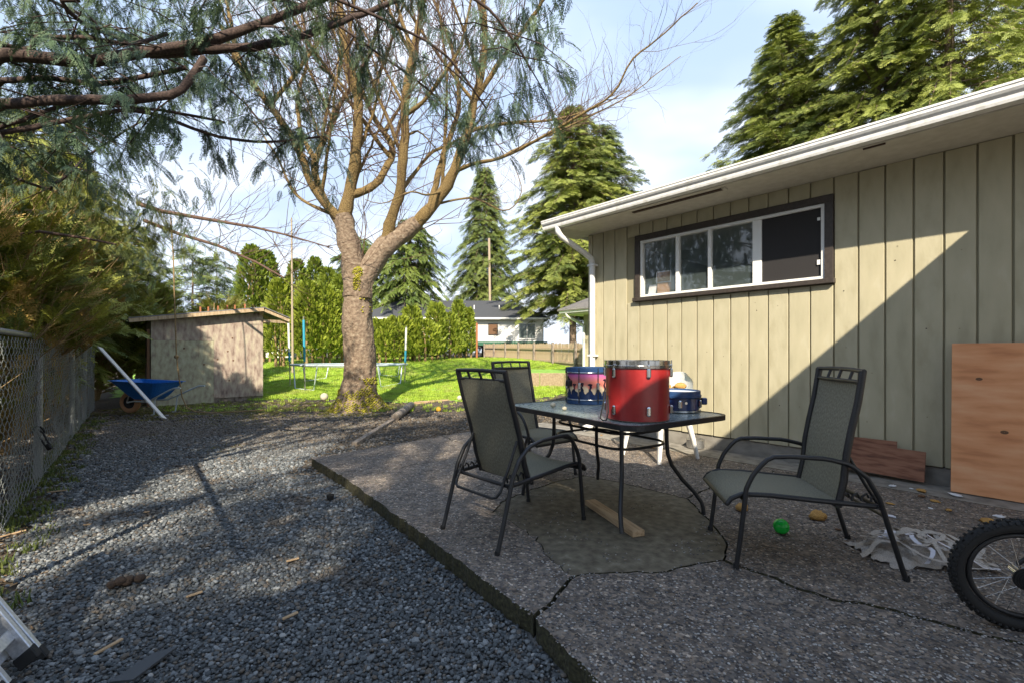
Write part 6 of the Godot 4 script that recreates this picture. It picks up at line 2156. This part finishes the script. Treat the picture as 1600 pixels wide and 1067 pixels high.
func yard_things() -> void:
	var mb := MB.new()
	# wheelbarrow: +x towards the handles
	var p := Vector3(-7.855, -0.100, -9.355)
	var o := thing("wheelbarrow", "blue wheelbarrow with a tan tyre parked by the fence", "wheelbarrow", p, Basis(Vector3.UP, -0.12))
	var wr := 0.225
	var ring := PackedVector3Array()
	for i in 32: ring.append(V(cos(TAU * i / 32) * (wr - 0.055), wr + sin(TAU * i / 32) * (wr - 0.055), 0))
	mb.tube(ring, pf([0.055]), 10, true, true)
	var wh := part("wheel", mb.done(), M.tyre_tan, o)
	mb = MB.new()
	mb.lathe(V(0, wr, -0.035), p2([Vector2(0.001, 0), Vector2(0.125, 0.0), Vector2(0.128, 0.035), Vector2(0.125, 0.07), Vector2(0.05, 0.055), Vector2(0.045, 0.09), Vector2(0.001, 0.09)]), 20, Basis(Vector3.RIGHT, PI / 2))
	part("rim", mb.done(), M.rubber, wh)
	# tray: lofted shell with lip
	mb = MB.new()
	var prof := [[0.20, -0.14, 0.86, 0.30], [0.235, -0.02, 0.84, 0.33], [0.24, 0.10, 0.82, 0.34]]
	var rings: Array = []
	for q in [[0.30, 0.20, 0.66, 0.17], [0.38, 0.10, 0.74, 0.22], [0.52, -0.02, 0.84, 0.28], [0.66, -0.16, 0.95, 0.34], [0.665, -0.19, 0.98, 0.37]]:
		var cx: float = (q[1] + q[2]) * 0.5
		var rr := rounded((q[2] - q[1]) * 0.5, q[3], 0.10, 4)
		var ps := PackedVector3Array()
		for v in rr: ps.append(V(cx + v.x, q[0] + (0.035 if q[0] < 0.4 else 0.0) * 0.0 - (v.x * 0.04), v.y))
		rings.append(ps)
	for i in rings.size() - 1:
		var a: PackedVector3Array = rings[i]
		var b: PackedVector3Array = rings[i + 1]
		for j in a.size():
			var j2 := (j + 1) % a.size()
			mb.quad(a[j], b[j], b[j2], a[j2])
	var bt: PackedVector3Array = rings[0]
	for j in bt.size():
		mb.tri(V(0.43, 0.30, 0), bt[(j + 1) % bt.size()], bt[j])
	part("tray", mb.done(), M.tray_blue, o)
	for s in [-1.0, 1.0]:
		mb = MB.new()
		mb.tube(pv([V(0.0, wr, s * 0.07), V(0.22, 0.26, s * 0.13), V(0.62, 0.26, s * 0.22), V(0.86, 0.36, s * 0.27), V(1.16, 0.50, s * 0.30), V(1.28, 0.545, s * 0.30), V(1.42, 0.55, s * 0.30)]), pf([0.016]), 8)
		part("handle", mb.done(), M.pale_steel, o)
		mb = MB.new()
		mb.tube(pv([V(0.86, 0.36, s * 0.26), V(0.82, 0.30, s * 0.26), V(0.79, 0.02, s * 0.25), V(0.72, 0.0, s * 0.25)]), pf([0.014]), 8)
		part("leg", mb.done(), M.pale_steel, o)
		mb = MB.new()
		mb.tube(pv([V(0.0, wr, s * 0.08), V(0.10, 0.44, s * 0.10)]), pf([0.012]), 6)
		part("brace", mb.done(), M.steel, o)
	# white board leaning from the ground to the fence
	var a := Vector3(-6.415, -0.100, -8.384)
	var b := Vector3(-8.210, 1.214, -9.050)
	mb = MB.new()
	mb.box(Vector3.ZERO, V(a.distance_to(b), 0.022, 0.10), Basis.IDENTITY, 0.003)
	var dx := (b - a).normalized()
	var dz := dx.cross(V(0.3, 0, 1).normalized()).normalized()
	single("white_board", mb.done(), M.white_paint, "long peeling white board leaning on the fence over the wheelbarrow", "board", "", Transform3D(Basis(dx, dz, dx.cross(dz)), (a + b) * 0.5 + V(0, 0.03, 0)))
	# rope swing from a bough to the ground
	mb = MB.new()
	var rp := pv([Vector3(-6.985, 3.897, -9.300), Vector3(-6.932, 3.112, -9.300), Vector3(-6.906, 2.196, -9.300), Vector3(-6.867, 1.085, -9.300), Vector3(-6.815, 0.627, -9.300), Vector3(-6.749, 0.234, -9.300), Vector3(-6.658, 0.025, -9.300), Vector3(-6.509, -0.073, -9.350), Vector3(-6.148, -0.093, -9.300), Vector3(-5.751, -0.080, -9.400), Vector3(-5.239, -0.065, -9.600)])
	for i in rp.size(): rp[i].y = maxf(rp[i].y, land(rp[i].x, rp[i].z) + 0.014)
	mb.tube(rp, pf([0.012]), 6)
	var ro := single("hanging_rope", mb.done(), M.hedge_stem, "knotted rope hanging from a bough before the shed", "rope")
	mb = MB.new()
	var kn := Vector3(-6.867, 1.058, -9.300)
	mb.blob(kn, V(0.04, 0.045, 0.04), nz, 0.4, 2.0, 10)
	part("knot", mb.done(), M.hedge_stem, ro)
	# log and timber edging between gravel and wood chips
	a = Vector3(-2.117, -0.030, -8.225)
	b = Vector3(-2.259, -0.030, -10.231)
	mb = MB.new()
	mb.tube(pv([a, a.lerp(b, 0.3) + V(0.01, 0.01, 0), a.lerp(b, 0.7), b]), pf([0.075, 0.08, 0.075, 0.07]), 10, true, false, 1.0, Vector3.ZERO, 0.1, 2)
	single("edging_log", mb.done(), M.grey_wood, "short rounded log at the far end of the timber edging", "log")
	a = Vector3(-2.100, -0.100, -6.046)
	b = Vector3(-2.160, -0.100, -8.629)
	mb = MB.new()
	mb.box(V(0, 0.02, 0), V(a.distance_to(b), 0.07, 0.08), Basis.IDENTITY, 0.008)
	dx = (b - a).normalized()
	single("edging_timber", mb.done(), M.grey_wood, "grey sunken timber edging between gravel and wood chips", "timber", "", Transform3D(Basis(dx, Vector3.UP, dx.cross(Vector3.UP)), (a + b) * 0.5))
	a = Vector3(-2.346, -0.100, -10.972)
	b = Vector3(-1.098, -0.100, -12.010)
	mb = MB.new()
	mb.box(V(0, 0.02, 0), V(a.distance_to(b), 0.07, 0.10), Basis.IDENTITY, 0.008)
	dx = (b - a).normalized()
	single("lawn_edging_board", mb.done(), M.lumber, "pale edging board between the wood chips and the lawn", "board", "", Transform3D(Basis(dx, Vector3.UP, dx.cross(Vector3.UP)), (a + b) * 0.5))
	# balls
	for q in [[506, 627, 0.10, "ball_cream", "pale worn football on the lawn edge left of the maple"], [685, 643, 0.055, "ball_yellow", "small yellow ball on the wood chips"], [718, 628, 0.065, "ball_cream", "dull cream ball on the edge of the lawn"]]:
		var g: float = 711.0 * 1.25 / (q[1] - 550.0)
		var pos := V((q[0] - 800.0) / 711.0 * g, 0, -g)
		pos.y = land(pos.x, pos.z) + q[2] * 0.96
		mb = MB.new()
		mb.blob(Vector3.ZERO, V(q[2], q[2], q[2]), nz, 0.05, 2.0, 18)
		single("yard_ball", mb.done(), M[q[3]], q[4], "ball", "", Transform3D(Basis.IDENTITY, pos))
	# aluminium ladder leaning into the lower left corner
	var ft := V(-1.92, -0.09, -1.84)
	o = thing("aluminium_ladder", "folded aluminium ladder leaning on the fence in the lower left corner", "ladder", ft)
	var upd := V(-0.62, 0.62, -0.06).normalized()
	var wd := V(0.10, 0.0, 0.20)
	for sec in 2:
		var sh := V(0.06, 0.06, 0.09) * sec
		for s in 2:
			mb = MB.new()
			var b0 := wd * s + sh
			var ln := 0.92
			var side := wd.normalized()
			var up3 := upd.cross(side).normalized()
			mb.box(b0 + upd * ln * 0.5, V(ln, 0.062, 0.024), Basis(upd, up3, side), 0.003)
			var rl := part("rail", mb.done(), M.aluminium, o)
			mb = MB.new()
			mb.box(b0 + upd * 0.01, V(0.05, 0.070, 0.034), Basis(upd, up3, side), 0.004)
			part("rubber_foot", mb.done(), M.rubber, rl)
		for k in 3:
			mb = MB.new()
			var c := upd * (0.12 + k * 0.27) + sh
			var side := wd.normalized()
			var up3 := upd.cross(side).normalized()
			mb.box(c + wd * 0.5, V(0.045, 0.026, wd.length() + 0.05), Basis(upd, up3, side), 0.003)
			part("rung", mb.done(), M.aluminium, o)

func litter() -> void:
	var mb := MB.new()
	# green ball
	var p := Vector3(1.711, 0.000, -2.889)
	mb.blob(V(0, 0.045, 0), V(0.046, 0.046, 0.046), nz, 0.10, 3.0, 20)
	single("green_ball", mb.done(), M.ball_green, "bright green toy ball on the patio before the right chair", "ball", "", Transform3D(Basis.IDENTITY, p))
	# foam chunks
	for q in [[1160, 797, 0.055, 0.8, "rounded yellow foam chunk behind the front leg of the right chair"], [1279, 811, 0.062, 0.3, "flat yellow foam chunk under the right chair"]]:
		p = V((q[0] - 800.0) / 711.0 * 817.65 / (q[1] - 550.0), 0, -817.65 / (q[1] - 550.0))
		mb = MB.new()
		mb.blob(V(0, q[2] * 0.42, 0), V(q[2], q[2] * 0.5, q[2] * 0.75), nz, 0.55, 1.4, 14)
		single("foam_chunk", mb.done(), M.foam, q[4], "foam", "torn foam chunks on the patio", Transform3D(Basis(Vector3.UP, q[3]), p))
	# small scraps near the plywood
	var scraps := [
		[1392, 788, "foam", 0.030, "foam crumb nearest the back leg of the right chair"],
		[1440, 776, "bark", 0.035, "dark bark scrap among the litter before the red board"],
		[1395, 760, "paper", 0.035, "white paper scrap just below the red board"],
		[1425, 764, "paper", 0.020, "tiny white paper bit right of the paper below the red board"],
		[1442, 768, "foam", 0.050, "largest flat foam piece before the red board"],
		[1462, 784, "foam", 0.035, "foam piece halfway between the red board and the plywood sheet"],
		[1484, 798, "foam", 0.030, "rounded foam lump left of the plywood sheet's foot"],
		[1455, 795, "paper", 0.020, "small paper bit in the middle of the litter"],
		[1545, 816, "foam", 0.060, "broad foam scrap below the plywood sheet, above the wheel"],
		[1562, 808, "paper", 0.035, "paper strip at the foot of the plywood sheet"],
		[1494, 775, "paper", 0.050, "long pale strip beside the plywood sheet's corner"],
		[1395, 808, "lilac", 0.030, "crumpled lilac wrapper just behind the rag heap"],
		[1310, 828, "bark", 0.020, "dark bark bit beside the flat foam chunk"],
		[1215, 752, "paper", 0.012, "tiny pale bit on the patio behind the right chair"],
		[1020, 700, "foam", 0.030, "foam scrap on the concrete under the table"],
		[940, 680, "foam", 0.020, "small foam crumb on the ground left of the plastic chair"]]
	var kinds := {"foam": ["foam_crumb", M.foam], "bark": ["bark_scrap", M.brown_wood], "paper": ["paper_scrap", M.paper], "lilac": ["wrapper", M.cloth_white]}
	for q in scraps:
		var z: float = 817.65 / (q[1] - 550.0)
		mb = MB.new()
		mb.blob(V(0, q[3] * 0.16, 0), V(q[3], q[3] * 0.22, q[3] * 0.6), nz, 0.9, 1.7, 10)
		single(kinds[q[2]][0], mb.done(), kinds[q[2]][1], q[4], "scrap", "scraps littering the patio", Transform3D(Basis(Vector3.UP, rf(0, TAU)), V((q[0] - 800.0) / 711.0 * z, 0.002, -z)))
	# heap of torn webbing and rags
	var c := Vector3(2.296, 0.000, -2.571)
	var o := thing("rag_heap", "heap of torn pale webbing and rags beside the bicycle wheel", "rags", c)
	mb = MB.new()
	var pts := PackedVector3Array()
	var n := 26
	for j in n:
		for i in n:
			var u := (i / (n - 1.0) - 0.5) * 2.0
			var v := (j / (n - 1.0) - 0.5) * 2.0
			var e := sqrt(u * u + v * v)
			var h := 0.085 * maxf(0.0, 1.0 - e * e * 0.8) * (0.75 + 0.6 * nz.get_noise_2d(u * 1.6, v * 1.6 + 4.0)) + 0.035 * absf(nz.get_noise_2d(u * 3.2, v * 3.2)) + 0.015 * nz.get_noise_2d(u * 7.0, v * 7.0)
			var rr := 0.90 + 0.25 * nz.get_noise_1d(atan2(v, u) * 1.4)
			pts.append(V(u * 0.33 * rr, maxf(0.004, h), -v * 0.185 * rr))
	mb.sheet(pts, n)
	part("rag", mb.done(), M.cloth, o)
	for k in 26:
		var cx := rf(-0.26, 0.26)
		var cz := rf(-0.15, 0.15)
		var an := (0.35 if k % 2 else 1.9) + rf(-0.35, 0.35)
		var ln := rf(0.14, 0.34)
		var ps := PackedVector3Array()
		var wd := rf(0.010, 0.026)
		var ph := rf(0, 9)
		for i in 9:
			var t := i / 8.0 - 0.5
			var q := Vector2(cx, cz) + Vector2(cos(an), sin(an)) * ln * t + Vector2(-sin(an), cos(an)) * 0.03 * sin(t * 6.0 + ph)
			var e := pow(q.x / 0.33, 2) + pow(q.y / 0.20, 2)
			var h := 0.100 * maxf(0.0, 1.0 - e * 0.8) + 0.016 + 0.022 * absf(sin(t * 5.0 + ph)) * (1.0 if e < 1.0 else 0.3)
			var sd := Vector2(-sin(an), cos(an)) * wd
			ps.append(V(q.x - sd.x, h, q.y - sd.y))
			ps.append(V(q.x + sd.x, h + 0.006 * sin(ph), q.y + sd.y))
		mb = MB.new()
		mb.sheet(ps, 2)
		part("webbing_strap", mb.done(), M.cloth if k % 7 else M.cloth_white, o)
	# things on the gravel
	p = Vector3(-2.034, -0.090, -2.402)
	mb = MB.new()
	for i in 7:
		mb.blob(V(rf(-0.06, 0.06), rf(0.02, 0.04), rf(-0.03, 0.03)), V(0.028, 0.022, 0.026), nz, 0.4, 1.8, 8)
	single("dung_clump", mb.done(), M.dung, "dark brown clump on the gravel left of centre", "clump", "", Transform3D(Basis.IDENTITY, p))
	p = Vector3(-1.454, -0.090, -1.788)
	mb = MB.new()
	mb.prism(p2([Vector2(-0.05, 0.09), Vector2(0.03, 0.08), Vector2(0.075, -0.09), Vector2(0.0, -0.05)]), 0.0, 0.008)
	single("slate_piece", mb.done(), M.slate_chip, "flat dark slate piece on the gravel near the ladder", "slate", "", Transform3D(Basis(Vector3.RIGHT, 0.10), p + V(0, 0.012, 0)))
	p = Vector3(-1.524, -0.100, -3.814)
	mb = MB.new()
	mb.lathe(Vector3.ZERO, p2([Vector2(0.001, 0), Vector2(0.022, 0), Vector2(0.032, 0.05), Vector2(0.029, 0.05), Vector2(0.02, 0.006), Vector2(0.001, 0.005)]), 14)
	single("black_cup", mb.done(), M.rubber, "small black plastic cup beside the patio corner", "cup", "", Transform3D(Basis.IDENTITY, p + V(0, 0.006, 0)))
	# wood splinters on the gravel
	var sp := [[88, 771, 0.14, 0.3, "largest splinter, lying at the foot of the nearest fence post"], [20, 838, 0.12, 0.9, "splinter at the left edge under the fence"], [169, 1018, 0.10, 1.2, "reddish splinter between the ladder and the slate piece"], [457, 880, 0.07, 0.5, "short splinter right of the middle of the gravel"], [135, 824, 0.05, 0.1, "thin pale splinter on the gravel left of the dark clump"], [453, 969, 0.07, 0.8, "splinter on the gravel nearest to the patio edge"], [228, 804, 0.04, 0.0, "tiny splinter on the gravel behind the dark clump"], [303, 935, 0.07, 0.7, "splinter just right of the dark clump"], [165, 653, 0.18, 0.1, "flat pale stick on the soil left of the wheelbarrow wheel"]]
	for q in sp:
		var z: float = 711.0 * 1.25 / (q[1] - 550.0)
		mb = MB.new()
		mb.box(Vector3.ZERO, V(q[2], 0.008, 0.016), Basis.IDENTITY, 0.002)
		single("wood_splinter", mb.done(), M.lumber, q[4], "splinter", "wood splinters on the gravel", Transform3D(Basis(Vector3.UP, q[3]) * Basis(Vector3.BACK, 0.06), V((q[0] - 800.0) / 711.0 * z, -0.078, -z)))

func bicycle() -> void:
	# rear wheel shows at the right edge, the rest of the bicycle is beyond it
	var R := 0.232
	var dir := V(0.93, 0, 0.37).normalized()
	var c := V(2.105, 0, -1.885)
	var o := thing("bicycle", "child's black bicycle at the right edge, its knobbly rear wheel showing", "bicycle", c, Basis(dir, Vector3.UP, dir.cross(Vector3.UP)) * Basis(Vector3.RIGHT, 0.07))
	for wx in [0.0, 0.92]:
		var mb := MB.new()
		var ring := PackedVector3Array()
		var tr := 0.025
		for i in 56: ring.append(V(wx + cos(TAU * i / 56) * (R - tr), R + sin(TAU * i / 56) * (R - tr), 0))
		mb.tube(ring, pf([tr]), 12, true, true)
		for i in 66:
			var a := TAU * i / 66
			var ra := V(cos(a), sin(a), 0)
			var tg := V(-sin(a), cos(a), 0)
			for s in [-1.0, 0.0, 1.0]:
				var th: float = s * 0.85 + (0.25 if i % 2 else -0.25) * (1.0 - absf(s))
				var out := ra * cos(th) + V(0, 0, sin(th))
				mb.box(V(wx, R, 0) + ra * (R - tr) + out * (tr + 0.002), V(0.010, 0.011 if s == 0.0 else 0.009, 0.013), Basis(out, tg, out.cross(tg)))
		var w := part("wheel", mb.done(), M.rubber, o)
		mb = MB.new()
		ring = PackedVector3Array()
		for i in 48: ring.append(V(wx + cos(TAU * i / 48) * (R - 0.062), R + sin(TAU * i / 48) * (R - 0.062), 0))
		mb.tube(ring, pf([0.011]), 8, true, true)
		part("rim", mb.done(), M.black_metal, w)
		mb = MB.new()
		mb.rod(V(wx, R, -0.055), V(wx, R, 0.055), 0.020, 12)
		mb.rod(V(wx, R, -0.075), V(wx, R, 0.075), 0.006, 8)
		part("hub", mb.done(), M.chrome, w)
		for i in 24:
			mb = MB.new()
			var a := TAU * i / 24
			var b := a + (0.55 if (i / 2) % 2 else -0.55)
			var s := 1.0 if i % 2 else -1.0
			mb.rod(V(wx + cos(b) * 0.022, R + sin(b) * 0.022, s * 0.028), V(wx + cos(a) * (R - 0.07), R + sin(a) * (R - 0.07), 0), 0.0012, 5)
			part("spoke", mb.done(), M.chrome, w)
	var mb := MB.new()
	for k in 5:
		mb.lathe(V(0, R, 0.030 + k * 0.005), p2([Vector2(0.012, 0.0), Vector2(0.046 - k * 0.006, 0.0), Vector2(0.046 - k * 0.006, 0.002), Vector2(0.012, 0.002)]), 22, Basis(Vector3.RIGHT, PI / 2))
	part("cassette", mb.done(), M.black_metal, o)
	mb = MB.new()
	mb.box(V(0.02, R - 0.075, 0.055), V(0.03, 0.12, 0.014), Basis(Vector3.BACK, 0.3), 0.004)
	mb.lathe(V(0.03, R - 0.125, 0.05), p2([Vector2(0.001, 0), Vector2(0.022, 0), Vector2(0.022, 0.006), Vector2(0.001, 0.006)]), 14, Basis(Vector3.RIGHT, PI / 2))
	part("derailleur", mb.done(), M.black_metal, o)
	mb = MB.new()
	var bb := V(0.36, 0.245, 0)
	var st := V(0.26, 0.56, 0)
	var hd := V(0.74, 0.60, 0)
	var hl := V(0.77, 0.49, 0)
	mb.rod(bb, st, 0.017, 10)
	mb.rod(st - V(-0.02, 0.06, 0), hd, 0.017, 10)
	mb.rod(bb, hl, 0.020, 10)
	mb.rod(hd + V(-0.006, 0.03, 0), hl - V(-0.006, 0.02, 0), 0.021, 10)
	for s in [-1.0, 1.0]:
		mb.tube(pv([V(0, R, s * 0.062), V(0.16, R + 0.004, s * 0.055), bb + V(0, 0, s * 0.03)]), pf([0.009]), 8)
		mb.tube(pv([V(0, R, s * 0.062), V(0.12, 0.39, s * 0.05), st + V(0.005, -0.06, s * 0.018)]), pf([0.008]), 8)
	part("frame", mb.done(), M.black_metal, o)
	mb = MB.new()
	for s in [-1.0, 1.0]:
		mb.tube(pv([hl + V(0.005, -0.03, s * 0.02), V(0.81, 0.44, s * 0.055), V(0.92, R, s * 0.060)]), pf([0.013]), 8)
	part("fork", mb.done(), M.black_metal, o)
	mb = MB.new()
	mb.rod(st, st + V(-0.03, 0.09, 0), 0.012, 8)
	mb.blob(st + V(-0.05, 0.10, 0), V(0.12, 0.025, 0.07), nz, 0.1, 1.0, 14)
	part("saddle", mb.done(), M.rubber, o)
	mb = MB.new()
	mb.tube(pv([hd + V(-0.02, 0.12, -0.27), hd + V(0.0, 0.13, -0.12), hd + V(0.01, 0.10, 0), hd + V(0.0, 0.13, 0.12), hd + V(-0.02, 0.12, 0.27)]), pf([0.011]), 8)
	mb.rod(hd, hd + V(0.01, 0.10, 0), 0.014, 8)
	part("handlebar", mb.done(), M.black_metal, o)
	mb = MB.new()
	mb.lathe(bb + V(0, 0, 0.040), p2([Vector2(0.02, 0), Vector2(0.070, 0), Vector2(0.070, 0.003), Vector2(0.02, 0.003)]), 28, Basis(Vector3.RIGHT, PI / 2))
	part("chainring", mb.done(), M.chrome, o)
	mb = MB.new()
	mb.tube(pv([bb + V(0, 0, 0.055), bb + V(0.08, -0.10, 0.06)]), pf([0.011]), 8)
	mb.box(bb + V(0.08, -0.10, 0.10), V(0.08, 0.018, 0.08), Basis.IDENTITY, 0.004)
	mb.tube(pv([bb + V(0, 0, -0.055), bb + V(-0.08, 0.10, -0.06)]), pf([0.011]), 8)
	mb.box(bb + V(-0.08, 0.10, -0.10), V(0.08, 0.018, 0.08), Basis.IDENTITY, 0.004)
	part("crank", mb.done(), M.black_metal, o)
	mb = MB.new()
	mb.tube(pv([V(0.14, 0.20, 0.06), V(0.16, 0.10, 0.13), V(0.17, 0.012, 0.19)]), pf([0.008]), 6)
	part("kickstand", mb.done(), M.black_metal, o)
